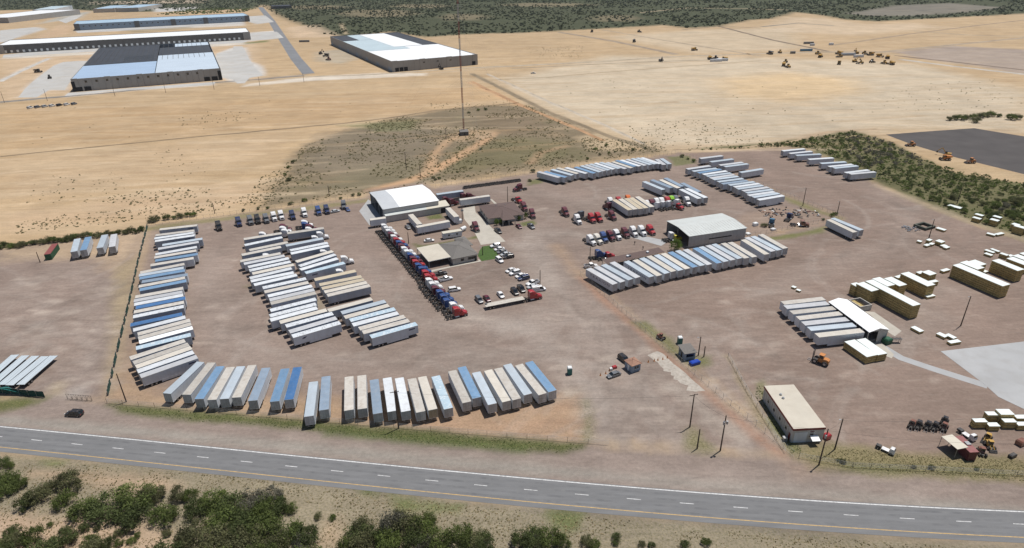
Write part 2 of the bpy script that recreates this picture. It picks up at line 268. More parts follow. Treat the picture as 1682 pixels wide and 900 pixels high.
# industrial park, upper left
poly([(0, 90), (110, 92), (180, 82), (420, 62), (430, 130), (360, 134), (110, 152), (0, 165)], (0.46, 0.34, 0.225), 10, 5)
poly([(38, 148), (70, 120), (104, 102), (150, 100), (118, 130), (108, 148)], (0.49, 0.47, 0.44), 4, 2, (0.6, 0, 0.2)); poly([(30, 160), (50, 150), (82, 146), (60, 160)], (0.5, 0.47, 0.43), 4, 2)
poly([(355, 88), (382, 78), (404, 78), (412, 100), (432, 110), (436, 124), (404, 128), (398, 137), (380, 134), (366, 128), (354, 126)], (0.50, 0.485, 0.46), 4, 2, (0.6, 0, 0.2))
poly([(402, 54), (455, 50), (462, 62), (410, 68)], (0.50, 0.48, 0.45), 5, 3); poly([(404, 27), (436, 25), (450, 36), (420, 40)], (0.48, 0.46, 0.43), 5, 3)
line([(0, 133), (40, 113), (80, 96)], 6, (0.50, 0.47, 0.43), 2, 0.8); poly([(105, 160), (112, 153), (350, 136), (352, 140), (200, 150)], (0.55, 0.52, 0.48), 3, 3)
poly([(10, 92), (175, 80), (390, 67), (415, 72), (180, 88), (5, 97)], (0.52, 0.48, 0.42), 5, 2); poly([(125, 50), (260, 44), (400, 36), (402, 42), (130, 54)], (0.5, 0.48, 0.45), 5, 2)
poly([(0, 50), (60, 44), (75, 48), (15, 66), (0, 68)], (0.42, 0.41, 0.39), 5, 2, (0.5, 0, 0)); poly([(105, 25), (150, 18), (130, 30), (85, 36), (60, 40)], (0.33, 0.33, 0.30), 6, 3)
poly([(250, 14), (320, 11), (330, 17), (255, 20)], (0.48, 0.46, 0.43), 6, 3); poly([(60, 60), (100, 40), (120, 42), (115, 55), (70, 64)], (0.44, 0.31, 0.2), 6, 3)
poly([(200, 50), (300, 42), (320, 46), (220, 54)], (0.22, 0.19, 0.12), 8, 6, None, None, 0.7); poly([(400, 70), (440, 66), (440, 69), (405, 72)], (0.15, 0.16, 0.06), 4, 2)
poly([(470, 45), (520, 40), (560, 60), (480, 62)], (0.5, 0.38, 0.27), 10, 6, None, None, 0.7); poly([(520, 85), (570, 80), (590, 95), (560, 105), (520, 100)], (0.33, 0.30, 0.24), 8, 5, None, None, 0.8)
poly([(405, 138), (520, 125), (620, 120), (700, 120), (700, 124), (520, 132), (400, 142)], (0.55, 0.50, 0.43), 4, 2)
# dry hill behind the yard
HILL = [(468, 268), (500, 240), (560, 216), (640, 196), (720, 181), (800, 173), (870, 174), (930, 200), (990, 222), (1010, 243), (1090, 248), (900, 275), (690, 303), (600, 318), (480, 335), (430, 340), (440, 305), (470, 288)]
poly(HILL, (0.185, 0.145, 0.098), 6, 5, (0.2, 0.6, 0.2), 3)
for i in range(60):
    x, y = random.uniform(480, 980), random.uniform(185, 315); s_ = random.uniform(6, 22)
    if sdist([tuple(q) for q in HILL], np.array([x]), np.array([y]))[0] > 6: poly([(x - s_, y), (x, y - s_ * 0.25), (x + s_, y), (x, y + s_ * 0.25)], random.choice(((0.15, 0.12, 0.085), (0.115, 0.11, 0.055), (0.27, 0.195, 0.125), (0.19, 0.14, 0.105), (0.30, 0.21, 0.13))), 5, 5, None, None, 0.7)
poly([(520, 222), (640, 205), (730, 214), (700, 260), (600, 285), (500, 280)], (0.17, 0.14, 0.105), 8, 7, None, None, 0.8)
poly([(740, 250), (830, 225), (930, 232), (960, 252), (860, 270), (730, 285)], (0.125, 0.115, 0.06), 8, 7, None, None, 0.75); poly([(560, 205), (600, 200), (690, 196), (680, 214), (620, 216)], (0.15, 0.155, 0.075), 5, 5, None, None, 0.7)
poly([(780, 190), (850, 180), (900, 205), (860, 222), (800, 215)], (0.17, 0.125, 0.085), 8, 7, None, None, 0.7); poly([(600, 275), (690, 262), (700, 295), (560, 315), (480, 320)], (0.165, 0.145, 0.095), 8, 7, None, None, 0.7)
line([(612, 312), (670, 298), (710, 282), (745, 262), (790, 235), (812, 218)], 7, (0.42, 0.265, 0.155), 2.5, 1.5, (0, 0, 0.5)); line([(700, 285), (716, 250), (735, 232), (760, 222)], 6, (0.38, 0.25, 0.15), 2.5, 1.5, (0, 0, 0.5))
poly([(735, 222), (770, 214), (815, 213), (810, 225), (760, 232)], (0.36, 0.255, 0.165), 3, 2); line([(870, 268), (890, 250), (930, 240)], 4, (0.37, 0.235, 0.15), 3, 2, None, 0.7)
poly([(945, 225), (1000, 215), (1060, 240), (1010, 248), (970, 245)], (0.43, 0.33, 0.22), 4, 3, (0, 0.7, 0.5), None, 0.8)
# the lots
YARD = [(243, 372), (600, 324), (606, 312), (695, 300), (715, 308), (1117, 251), (1386, 358), (955, 448), (1130, 600), (1306, 750), (175, 660)]
LEFT = [(-60, 412), (0, 408), (243, 374), (175, 660), (120, 655), (-60, 650)]
RIGHT = [(1117, 251), (1200, 248), (1300, 240), (1330, 246), (1440, 302), (1540, 345), (1610, 372), (1760, 420), (1760, 770), (1306, 745), (955, 448), (1386, 358)]
poly(LEFT, GRAV, 3, 2, (1, 0, 0), 2); poly(RIGHT, GRAV2, 3, 2, (1, 0, 0), 4); poly(YARD, GRAV, 3, 2, (1, 0, 0), 1)
poly([(0, 408), (240, 376), (225, 440), (185, 450), (150, 425), (80, 425), (0, 430)], (0.37, 0.28, 0.195), 5, 4, (0.5, 0, 0.4), None, 0.85); poly([(190, 440), (228, 420), (180, 660), (172, 600)], (0.33, 0.26, 0.165), 2.5, 2.5, (0.2, 0.5, 0.3), None, 0.8)
poly([(60, 640), (130, 600), (160, 560), (190, 520), (175, 640), (140, 655)], (0.24, 0.19, 0.165), 5, 3, None, None, 0.6); poly([(85, 650), (110, 640), (140, 632), (135, 650), (110, 660), (60, 690), (30, 690)], (0.31, 0.28, 0.255), 3, 2, None, None, 0.8)
poly([(75, 648), (95, 625), (110, 630), (100, 650)], (0.33, 0.27, 0.18), 2, 2, None, None, 0.8)
# reddish soil under the roadside row, weeds at the fence
poly([(180, 655), (205, 600), (222, 560), (240, 590), (232, 630), (260, 640), (330, 668), (420, 650), (560, 655), (750, 660), (900, 650), (952, 640), (964, 665), (966, 728), (600, 697), (300, 676)], REDS, 3, 2.5, (0.1, 0.35, 0.4))
poly([(560, 690), (760, 690), (850, 675), (930, 650), (962, 680), (964, 724), (700, 704)], (0.37, 0.24, 0.16), 3, 2.5, (0.1, 0.35, 0.4), None, 0.8)
line([(964, 660), (967, 690), (965, 722)], 2.2, (0.14, 0.15, 0.06), 1.5, 1.0, (0, 1, 0), 0.8)
poly([(405, 470), (425, 470), (525, 495), (535, 520), (520, 500)], (0.2, 0.19, 0.09), 2, 2, (0, 1, 0), None, 0.5)
line([(243, 376), (330, 364), (470, 346), (600, 330)], 5, (0.22, 0.19, 0.10), 2, 2, (0, 1, 0.2), 0.85)
# worn paths in the yard
for pts, wd, a in (([(850, 535), (880, 552), (905, 575), (940, 600), (965, 640), (990, 680), (1010, 720)], 9, 0.65), ([(760, 520), (820, 532), (880, 536)], 12, 0.65), ([(700, 300), (900, 320), (960, 330)], 8, 0.2), ([(880, 380), (900, 430), (930, 500), (990, 570), (1050, 640), (1110, 730)], 12, 0.4),
                   ([(340, 420), (345, 480), (360, 540), (430, 590), (560, 600), (700, 590), (860, 580)], 14, 0.22), ([(600, 430), (640, 480), (700, 540), (800, 590)], 9, 0.3), ([(960, 340), (1050, 310), (1150, 300)], 9, 0.25), ([(860, 405), (890, 440), (905, 470)], 10, 0.6),
                   ([(1000, 520), (1100, 540), (1250, 560)], 14, 0.2), ([(1250, 480), (1350, 440), (1480, 400), (1500, 350)], 10, 0.25), ([(1180, 600), (1200, 640), (1260, 740)], 8, 0.3), ([(1420, 580), (1500, 540), (1540, 520)], 8, 0.35), ([(1500, 500), (1540, 470), (1580, 480)], 9, 0.35),
                   ([(40, 470), (110, 440), (160, 470), (170, 540), (130, 620)], 8, 0.25), ([(0, 500), (60, 500), (120, 515)], 5, 0.25), ([(1340, 275), (1420, 300), (1480, 340)], 8, 0.2), ([(930, 385), (980, 395), (1060, 390)], 8, 0.3)):
    line(pts, wd, TRACK, 6, 4, None, a)
for i in range(420):                # tyre arcs
    x, y = random.choice(((random.uniform(330, 900), random.uniform(370, 620)), (random.uniform(950, 1500), random.uniform(420, 700)), (random.uniform(0, 190), random.uniform(450, 640)), (random.uniform(900, 1250), random.uniform(560, 740)), (random.uniform(880, 1300), random.uniform(300, 400)), (random.uniform(1300, 1560), random.uniform(280, 420))))
    c = px(x, y); r = random.uniform(8, 45); a0 = random.uniform(0, 6.3); da = random.uniform(0.4, 1.6); dk = random.random()
    col = TRACK if dk < 0.5 else (0.15, 0.118, 0.10)
    P = [(c.x + r * (math.cos(a0 + da * t / 8) - math.cos(a0)), c.y + r * (math.sin(a0 + da * t / 8) - math.sin(a0))) for t in range(9)]
    line(P, random.uniform(0.5, 1.2), col, 1.0, 0.5, None, random.uniform(0.2, 0.5), True)
    if i % 2: line([(q[0] + 2.2 * math.cos(a0 + da / 2), q[1] + 2.2 * math.sin(a0 + da / 2)) for q in P], 0.8, col, 1.0, 0.5, None, 0.35, True)
for i in range(230):                # pale scuffs
    x, y = random.choice(((random.uniform(320, 950), random.uniform(340, 640)), (random.uniform(950, 1660), random.uniform(430, 720)), (random.uniform(0, 190), random.uniform(450, 640)), (random.uniform(900, 1280), random.uniform(560, 740))))
    c = px(x, y); a0 = random.uniform(-0.5, 0.5); l = random.uniform(1, 5)
    line([(c.x, c.y), (c.x + l * math.cos(a0), c.y + l * math.sin(a0))], random.uniform(0.6, 1.8), (0.42, 0.355, 0.30), 1.4, 1.0, None, random.uniform(0.2, 0.6), True)
line([(1120, 640), (1150, 672), (1195, 702)], 6, (0.36, 0.315, 0.27), 3, 3, (0.5, 0, 0.1), 0.55)
line([(954, 456), (1000, 500), (1060, 552), (1110, 600), (1160, 645), (1250, 722), (1290, 752)], 2.6, (0.30, 0.18, 0.125), 1.5, 0.7, None, 0.85); line([(915, 405), (930, 425), (950, 450)], 5, (0.34, 0.24, 0.165), 3, 2, None, 0.7)
poly([(1128, 705), (1140, 700), (1170, 735), (1190, 752), (1150, 757), (1128, 745)], (0.20, 0.18, 0.10), 1.5, 1.5, (0, 1, 0), None, 0.9)
poly([(1195, 585), (1205, 600), (1235, 650), (1262, 690), (1250, 700), (1225, 655)], (0.26, 0.21, 0.13), 1.5, 1.5, (0, 1, 0.1), None, 0.9); poly([(1240, 630), (1252, 625), (1300, 715), (1320, 745), (1300, 745), (1270, 700)], (0.14, 0.15, 0.06), 1.5, 1.5, (0, 1, 0), None, 0.9)
poly([(1100, 555), (1125, 585), (1165, 585), (1168, 600), (1140, 605), (1100, 575), (1040, 530), (1060, 530)], (0.15, 0.155, 0.065), 1.5, 1.5, (0, 1, 0), None, 0.8)
poly([(1265, 390), (1330, 378), (1355, 372), (1350, 382), (1300, 390), (1268, 394)], (0.15, 0.16, 0.06), 1.5, 1.5, (0, 1, 0), None, 0.9); line([(1290, 325), (1330, 342), (1375, 358)], 4, (0.2, 0.185, 0.085), 2, 1.5, (0, 1, 0), 0.9)
poly([(1225, 350), (1290, 340), (1370, 355), (1370, 362), (1240, 385), (1200, 375)], (0.27, 0.20, 0.155), 2, 2, None, None, 0.7)
poly([(620, 330), (760, 340), (790, 400), (650, 415)], (0.245, 0.18, 0.14), 3, 2, None, None, 0.5)
for P in ([(740, 398), (790, 390), (800, 383), (765, 392), (700, 402), (690, 408)], [(700, 356), (722, 351), (728, 358), (705, 361)], [(855, 366), (877, 362), (880, 368), (858, 372)], [(680, 400), (700, 404), (690, 412)]):
    poly(P, (0.10, 0.12, 0.04), 1, 1, (0, 1, 0), None, 0.9)
poly([(870, 297), (895, 292), (890, 300), (870, 304)], (0.14, 0.15, 0.06), 1.5, 1.5, (0, 1, 0), None, 0.8); poly([(1095, 258), (1130, 256), (1140, 268), (1110, 272)], (0.13, 0.14, 0.06), 1.5, 1.5, (0, 1, 0), None, 0.8)
# right brush belt
poly([(1120, 246), (1290, 232), (1400, 215), (1440, 224), (1500, 250), (1545, 275), (1600, 288), (1760, 315), (1760, 420), (1610, 372), (1540, 345), (1440, 300), (1400, 278), (1330, 246), (1290, 240)], OLIVE, 3, 3, (0, 0.5, 0.1), 5)
line([(1440, 306), (1520, 335), (1600, 366), (1700, 398)], 4, (0.40, 0.32, 0.235), 3, 2, None, 0.7); poly([(1540, 262), (1600, 272), (1700, 290), (1700, 302), (1600, 290), (1555, 280)], (0.42, 0.31, 0.19), 2, 2, (0, 0.3, 0.6))
# roadside
poly([(-60, 652), (0, 655), (75, 648), (175, 663), (600, 699), (1000, 733), (1306, 754), (1500, 772), (1760, 790), (1760, 890), (1300, 845), (800, 800), (400, 755), (0, 720), (-60, 714)], (0.235, 0.188, 0.162), 2, 1.2, (0.9, 0, 0), 7)
poly([(180, 664), (420, 682), (600, 698), (960, 729), (955, 737), (920, 744), (820, 738), (700, 728), (560, 712), (440, 700), (300, 690), (200, 676)], (0.095, 0.105, 0.042), 1.3, 1.1, (0, 0.7, 0), 8)
line([(540, 712), (660, 722), (760, 731), (860, 739)], 2.2, (0.06, 0.10, 0.02), 1.5, 1.2, (0, 1, 0), 0.7); poly([(-40, 656), (20, 652), (75, 654), (60, 664), (0, 678), (-40, 682)], (0.10, 0.115, 0.035), 2, 1.5, (0, 1, 0), None, 0.9)
poly([(1312, 752), (1340, 730), (1400, 732), (1500, 745), (1760, 752), (1760, 800), (1600, 786), (1480, 778), (1390, 770), (1345, 768)], (0.195, 0.165, 0.09), 2, 1.8, (0, 1, 0.1), 8)
line([(1390, 768), (1500, 772), (1650, 778)], 2, (0.12, 0.12, 0.055), 1.5, 1.2, (0, 1, 0), 0.8); poly([(1290, 762), (1330, 766), (1345, 778), (1310, 782)], (0.31, 0.22, 0.16), 2, 2, None, None, 0.5)
line([(480, 732), (640, 745), (800, 760), (900, 770)], 6, (0.33, 0.28, 0.24), 3, 3, None, 0.55); line([(0, 690), (300, 716), (700, 756), (1300, 808), (1700, 845)], 3.5, (0.27, 0.25, 0.22), 1.5, 0.8, None, 0.8)
line([(1000, 780), (1200, 790), (1500, 815)], 6, (0.32, 0.27, 0.235), 3, 3, None, 0.4)
# below the road
poly([(-80, 740), (400, 776), (800, 826), (1300, 872), (1760, 905), (1760, 1150), (-80, 1150)], (0.245, 0.21, 0.152), 1.2, 0.6, (0.1, 0.75, 0.1), 9)
line([(0, 738), (400, 777), (800, 827), (1300, 870), (1700, 898)], 2.6, (0.165, 0.145, 0.12), 1.0, 0.5, None, 0.8)
for P in ([(640, 812), (680, 815), (690, 835), (650, 840)], [(590, 800), (620, 802), (615, 815), (595, 812)], [(900, 835), (960, 842), (955, 870), (930, 880), (905, 860)], [(60, 752), (110, 756), (100, 768), (60, 765)], [(700, 825), (760, 830), (750, 840), (705, 836)]):
    poly(P, (0.11, 0.14, 0.045), 1.5, 2, (0, 1, 0), None, 0.8)
poly([(-60, 838), (60, 845), (130, 855), (220, 862), (290, 880), (290, 1000), (-60, 1000)], (0.40, 0.29, 0.205), 2, 2.5, (0, 0.25, 0.4), None, 0.9); poly([(20, 768), (110, 772), (200, 782), (270, 790), (300, 802), (230, 806), (140, 792), (60, 788)], (0.38, 0.275, 0.19), 2, 2, (0, 0.3, 0.4), None, 0.8)
poly([(520, 850), (560, 850), (565, 900), (520, 900)], (0.36, 0.265, 0.18), 2, 2, (0, 0.4, 0.3), None, 0.8)
# broad tone drift
for i in range(260):               # grading passes and wheel tracks across the sand
    x, y = random.uniform(0, 1682), random.uniform(95, 330)
    if y > 250 and x > 450: continue
    c = px(x, y); a0 = random.gauss(0.05 if x > 850 else 0.12, 0.16); l = random.uniform(15, 90); dk = random.random()
    line([(c.x - l * math.cos(a0), c.y - l * math.sin(a0)), (c.x, c.y + random.uniform(-2, 2)), (c.x + l * math.cos(a0), c.y + l * math.sin(a0))], random.uniform(0.8, 3.5), (0.33, 0.225, 0.13) if dk < 0.5 else (0.56, 0.44, 0.305), 2.5, 1.2, None, random.uniform(0.2, 0.55), True)
dr = 1 + 0.10 * vnoise(gx + 500, gy, 60) + 0.08 * vnoise(gx, gy + 300, 17) + 0.10 * vnoise(gx, gy, 260)
ALB *= dr[:, None]
# ground material
gm = bpy.data.materials.new('soil'); gm.use_nodes = True; N = gm.node_tree.nodes; LK = gm.node_tree.links; P_ = N['Principled BSDF']
P_.inputs['Roughness'].default_value = 0.95; P_.inputs['Specular IOR Level'].default_value = 0.15
def nn(t, **k):
    o = N.new(t)
    for a, b in k.items(): setattr(o, a, b)
    return o
at = nn('ShaderNodeAttribute', attribute_name='albedo'); am = nn('ShaderNodeAttribute', attribute_name='mask'); sx = nn('ShaderNodeSeparateColor'); LK.new(am.outputs['Color'], sx.inputs[0])
geo = nn('ShaderNodeNewGeometry')
def noise(scale, detail=5, stretch=None, rough=0.55, dist=0.0):
    s_ = geo.outputs['Position']
    if stretch:
        mp = nn('ShaderNodeMapping'); mp.inputs['Scale'].default_value = stretch[:3]; mp.inputs['Rotation'].default_value = (0, 0, stretch[3]); LK.new(s_, mp.inputs[0]); s_ = mp.outputs[0]
    t = nn('ShaderNodeTexNoise'); t.inputs['Scale'].default_value = scale; t.inputs['Detail'].default_value = detail; t.inputs['Roughness'].default_value = rough; t.inputs['Distortion'].default_value = dist
    LK.new(s_, t.inputs['Vector']); return t.outputs['Fac']
def mrange(src, a, b, c, d):
    r = nn('ShaderNodeMapRange'); 
    for i, v in zip((1, 2, 3, 4), (a, b, c, d)): r.inputs[i].default_value = v
    LK.new(src, r.inputs[0]); return r.outputs[0]
def math_(op, a, b):
    m = nn('ShaderNodeMath', operation=op)
    for i, v in enumerate((a, b)):
        if isinstance(v, (int, float)): m.inputs[i].default_value = v
        else: LK.new(v, m.inputs[i])
    return m.outputs[0]
def scalecol(col, fac):
    v = nn('ShaderNodeVectorMath', operation='SCALE'); LK.new(col, v.inputs[0]); LK.new(fac, v.inputs['Scale']); return v.outputs[0]
def mixc(a, b, fac):
    m = nn('ShaderNodeMix', data_type='RGBA'); LK.new(fac, m.inputs['Factor'])
    for k, v in (('A', a), ('B', b)):
        if isinstance(v, tuple): m.inputs[k].default_value = (*v, 1)
        else: LK.new(v, m.inputs[k])
    return m.outputs['Result']
base = at.outputs['Color']
big = mrange(noise(0.035, 6, None, 0.6), 0.3, 0.7, 0.86, 1.14); fine = mrange(noise(0.9, 6, None, 0.7), 0.25, 0.75, 0.82, 1.18); grit = mrange(noise(4.5, 3), 0.25, 0.75, 0.88, 1.12)
c1 = scalecol(scalecol(scalecol(base, big), fine), grit)
# gravel: pale stones, dragging tracks
st = mrange(noise(0.35, 7, (0.35, 1.5, 1, 0.35), 0.65, 0.6), 0.52, 0.75, 0, 0.42); c2 = mixc(c1, (0.34, 0.28, 0.235), math_('MULTIPLY', st, sx.outputs[0]))
dk = mrange(noise(0.12, 6, (0.5, 1.4, 1, -0.3), 0.6, 0.8), 0.5, 0.75, 0, 0.22); c2 = mixc(c2, (0.155, 0.12, 0.10), math_('MULTIPLY', dk, sx.outputs[0]))
# grass and weeds
gs = mrange(noise(1.7, 5, None, 0.65), 0.47, 0.62, 0, 0.75); c3 = mixc(c2, (0.085, 0.085, 0.035), math_('MULTIPLY', gs, sx.outputs[1]))
gl = mrange(noise(2.4, 4, (1, 1, 1, 0.9), 0.65), 0.55, 0.68, 0, 0.6); c3 = mixc(c3, (0.40, 0.315, 0.175), math_('MULTIPLY', gl, sx.outputs[1]))
# sand: wind and grading streaks
sd = mrange(noise(0.03, 8, (0.35, 2.4, 1, -0.09), 0.65, 0.5), 0.42, 0.68, 0, 0.5); c4 = mixc(c3, (0.50, 0.39, 0.265), math_('MULTIPLY', sd, sx.outputs[2]))
se = mrange(noise(0.05, 7, (0.3, 2.8, 1, 0.12), 0.65, 0.4), 0.5, 0.72, 0, 0.42); c4 = mixc(c4, (0.31, 0.21, 0.115), math_('MULTIPLY', se, sx.outputs[2]))
sf = mrange(noise(0.22, 7, (0.45, 1.8, 1, 0.05), 0.7, 0.8), 0.3, 0.7, 0.86, 1.12); c4 = scalecol(c4, sf)
LK.new(c4, P_.inputs['Base Color'])
bp = nn('ShaderNodeBump'); bp.inputs['Strength'].default_value = 0.5; bp.inputs['Distance'].default_value = 0.12; LK.new(noise(1.1, 6, None, 0.7), bp.inputs['Height']); LK.new(bp.outputs[0], P_.inputs['Normal'])
# faces by soil region -> separate pieces of the same sheet
RN = {0: 'sand_field', 1: 'truck_yard', 2: 'dirt_lot', 3: 'dry_grass_hill', 4: 'lumber_yard', 5: 'brush_belt_ground', 6: 'scrubland', 7: 'road_shoulder', 8: 'grass_verge', 9: 'roadside_ground'}
ii, jj = np.meshgrid(np.arange(nrow - 1), np.arange(ncol - 1), indexing='ij'); q0 = (ii * ncol + jj).ravel()
Q = np.stack([q0, q0 + 1, q0 + ncol + 1, q0 + ncol], 1); FR = REG[q0]
for r, nm in RN.items():
    q = Q[FR == r]
    if len(q) == 0: continue
    u, inv = np.unique(q.ravel(), return_inverse=True); me = bpy.data.meshes.new(nm)
    me.vertices.add(len(u)); co = np.zeros((len(u), 3), np.float32); co[:, 0] = gx[u]; co[:, 1] = gy[u]; me.vertices.foreach_set('co', co.ravel())
    me.loops.add(len(inv)); me.loops.foreach_set('vertex_index', inv.astype(np.int32)); me.polygons.add(len(q)); me.polygons.foreach_set('loop_start', np.arange(0, len(inv), 4, dtype=np.int32))
    me.update(); me.validate()
    for an, src in (('albedo', ALB), ('mask', MSK)):
        a = me.attributes.new(an, 'FLOAT_COLOR', 'POINT'); c = np.ones((len(u), 4), np.float32); c[:, :3] = np.clip(src[u], 0, 1); a.data.foreach_set('color', c.ravel())
    me.materials.append(gm); structure(nm, me)
# ------------------------------------------------------------------ the road
def strip(name, pts, w0, w1, z, m, parent=None, t=None):   # ribbon between offsets w0..w1 of a world polyline (left positive)
    b = MB(); n = len(pts); L = []; R = []
    for i in range(n):
        a = Vector(pts[max(0, i - 1)]); c = Vector(pts[min(n - 1, i + 1)]); d = (c - a).normalized(); q = Vector((-d.y, d.x)); p = Vector(pts[i])
        L.append(p + q * w1); R.append(p + q * w0)
    for i in range(n - 1): b.quad((*R[i], z), (*R[i + 1], z), (*L[i + 1], z), (*L[i], z))
    me = b.mesh(name, m)
    return structure(name, me) if parent is None else link(name, me, parent)
DASH = [(50, 722.7), (117.5, 728.8), (186.8, 735.8), (254.5, 742.2), (324.5, 749), (394.5, 756.8), (468, 765), (543, 773), (620.5, 781), (698.5, 788.8), (779, 797), (861, 804.6), (945, 811.8), (1030.5, 818.5), (1117, 825.7), (1203, 832.2), (1294.3, 838.5), (1384.5, 844.5), (1478.5, 851), (1571.5, 857.3)]
DW = [px(*q) for q in DASH]
t_ = np.arange(len(DW)); fx = np.polyfit(t_, [p.x for p in DW], 3); fy = np.polyfit(t_, [p.y for p in DW], 3)
def road_at(t):
    if t < -1: a, b = road_at(-1), road_at(-0.5); return a + (a - b) * (-1 - t) * 2
    if t > 20: a, b = road_at(20), road_at(19.5); return a + (a - b) * (t - 20) * 2
    return Vector((np.polyval(fx, t), np.polyval(fy, t)))
am_ = bpy.data.materials.new('asphalt'); am_.use_nodes = True
RC = [tuple(road_at(t)) for t in np.arange(-40, 60, 0.5)]
M['asphalt'] = mat('asphalt', (0.172, 0.174, 0.178), 0.9, var=0.10, scale=0.35, stretch=(0.25, 2.0, 1), dirt=(0.15, 0.15, 0.153), dirt_amt=0.5, spec=0.2, bump=0.1); bpy.data.materials.remove(am_)
M['road_white'] = mat('road_white', (0.62, 0.62, 0.62), 0.8, var=0.15, scale=0.8, dirt=(0.22, 0.21, 0.2), dirt_amt=0.7); M['road_yellow'] = mat('road_yellow', (0.50, 0.33, 0.13), 0.8, var=0.15, scale=0.8, dirt=(0.2, 0.17, 0.14), dirt_amt=0.6)
M['asphalt_new'] = mat('asphalt_new', (0.082, 0.075, 0.073), 0.9, var=0.12, scale=0.08, spec=0.2); M['asphalt_far'] = mat('asphalt_far', (0.19, 0.195, 0.205), 0.9, var=0.1, scale=0.05, spec=0.2)
M['pad'] = mat('pad', (0.36, 0.365, 0.37), 0.85, var=0.08, scale=0.08, dirt=(0.27, 0.26, 0.25), dirt_amt=0.5, bump=0.05); M['pad_tan'] = mat('pad_tan', (0.43, 0.40, 0.345), 0.85, var=0.08, scale=0.15, dirt=(0.32, 0.29, 0.24), dirt_amt=0.5)
M['lawn'] = mat('lawn', (0.05, 0.095, 0.018), 0.95, var=0.25, scale=1.2, bump=0.5)
road = strip('road', RC, -5.3, 4.1, 0.03, 'asphalt')
strip('edge_line', RC, 3.55, 3.85, 0.036, 'road_white', road); strip('edge_line', RC, -3.85, -3.62, 0.036, 'road_yellow', road)
for t in range(-6, 28):
    seg = [tuple(road_at(t + s)) for s in (0, 0.13, 0.265)]
    strip('lane_dash', seg, -0.09, 0.09, 0.036, 'road_white', road)
M['asphalt_worn'] = mat('asphalt_worn', (0.148, 0.15, 0.155), 0.85, var=0.14, scale=0.25, dirt=(0.185, 0.185, 0.185), dirt_amt=0.8, spec=0.25)
for w0 in (0.75, 2.45, -1.25, -2.95): strip('wheel_track', RC, w0 - 0.32, w0 + 0.32, 0.033, 'asphalt_worn', road)
strip('far_road', [tuple(px(*q)) for q in ((428, 12), (446, 34), (466, 66), (486, 96), (507, 121))], -7, 7, 0.03, 'asphalt_far')
def sheet_px(name, pts, z, m): return sheet(name, [px(*q) for q in pts], z, m)
M['pad2'] = M['pad']
sheet_px('asphalt_pad', [(1455, 221), (1520, 216), (1600, 210.5), (1682, 224), (1760, 236), (1760, 306), (1682, 286), (1560, 256), (1500, 238)], 0.02, 'asphalt_new')
sheet_px('concrete_pad', [(1545, 577), (1682, 561), (1760, 552), (1760, 700), (1682, 672), (1640, 652), (1618, 632)], 0.05, 'pad')
strip('pad_path', [tuple(px(*q)) for q in ((1450, 570), (1480, 588), (1530, 605), (1590, 624), (1622, 634))], -1.6, 1.6, 0.03, 'pad')
Zt = Z(590, 290); Zu = Z(740, 290); Zv = Z(600, 350); Zs = Z(1270, 470)
sheet_px('dock_apron', [Zs(1190, 330), Zs(1330, 340), Zs(1690, 590), Zs(1600, 660), Zs(1500, 600), Zs(1280, 380)], 0.04, 'pad_tan')
sheet_px('dock_apron', [Zs(1250, 740), Zs(1420, 735), Zs(1590, 900), Zs(1560, 950), Zs(1480, 920)], 0.04, 'pad_tan')
sheet_px('shop_apron', [Zt(0, 455), Zt(120, 300), Zt(330, 470), Zt(340, 560), Zt(135, 640)], 0.04, 'pad')
sheet_px('driveway', [Zu(160, 420), Zu(320, 385), Zu(330, 470), Zu(510, 640), Zu(725, 855), Zu(400, 900), Zu(330, 760), Zu(290, 700), Zu(180, 560)], 0.04, 'pad_tan')
sheet_px('driveway', [Zu(520, 300), Zu(545, 297), Zu(610, 355), Zu(580, 362)], 0.04, 'pad_tan')
sheet_px('shop_pad', [(1027, 387), (1040, 384), (1098, 396), (1086, 404)], 0.03, 'pad')
sheet_px('sidewalk', [Zv(845, 755), Zv(1115, 700), Zv(1490, 630), Zv(1485, 600), Zv(1530, 635), Zv(1120, 715), Zv(870, 775)], 0.05, 'pad_tan')
sheet_px('lawn', [Zv(1500, 500), Zv(1540, 440), Zv(1640, 425), Zv(1720, 500), Zv(1770, 590), Zv(1690, 605), Zv(1530, 632), Zv(1480, 560)], 0.03, 'lawn')
Zad = Z(980, 530)
_rp = random.Random(4); _op = [(672, 432), (740, 398), (800, 374), (838, 388), (872, 412), (915, 448), (962, 492), (1020, 540), (1082, 592), (1165, 665), (1250, 740), (1335, 815), (1425, 900), (1300, 905), (1180, 897), (1205, 830), (1150, 812), (1092, 792), (1060, 752), (1005, 742), (1015, 705), (975, 688), (985, 655), (930, 650), (888, 636), (880, 600), (838, 572), (800, 530), (720, 470)]
_b = MB(); _pts = [px(*Zad(x + _rp.uniform(-7, 7), y + _rp.uniform(-5, 5))) for x, y in _op]; _b.add([(q.x, q.y, 0.02) for q in _pts], [tuple(range(len(_pts) - 1, -1, -1))])
M['slab_old'] = mat('slab_old', (0.40, 0.365, 0.32), 0.9, var=0.14, scale=0.5, dirt=(0.27, 0.225, 0.19), dirt_amt=0.8, spec=0.2); structure('broken_slab', _b.mesh('broken_slab', 'slab_old'))
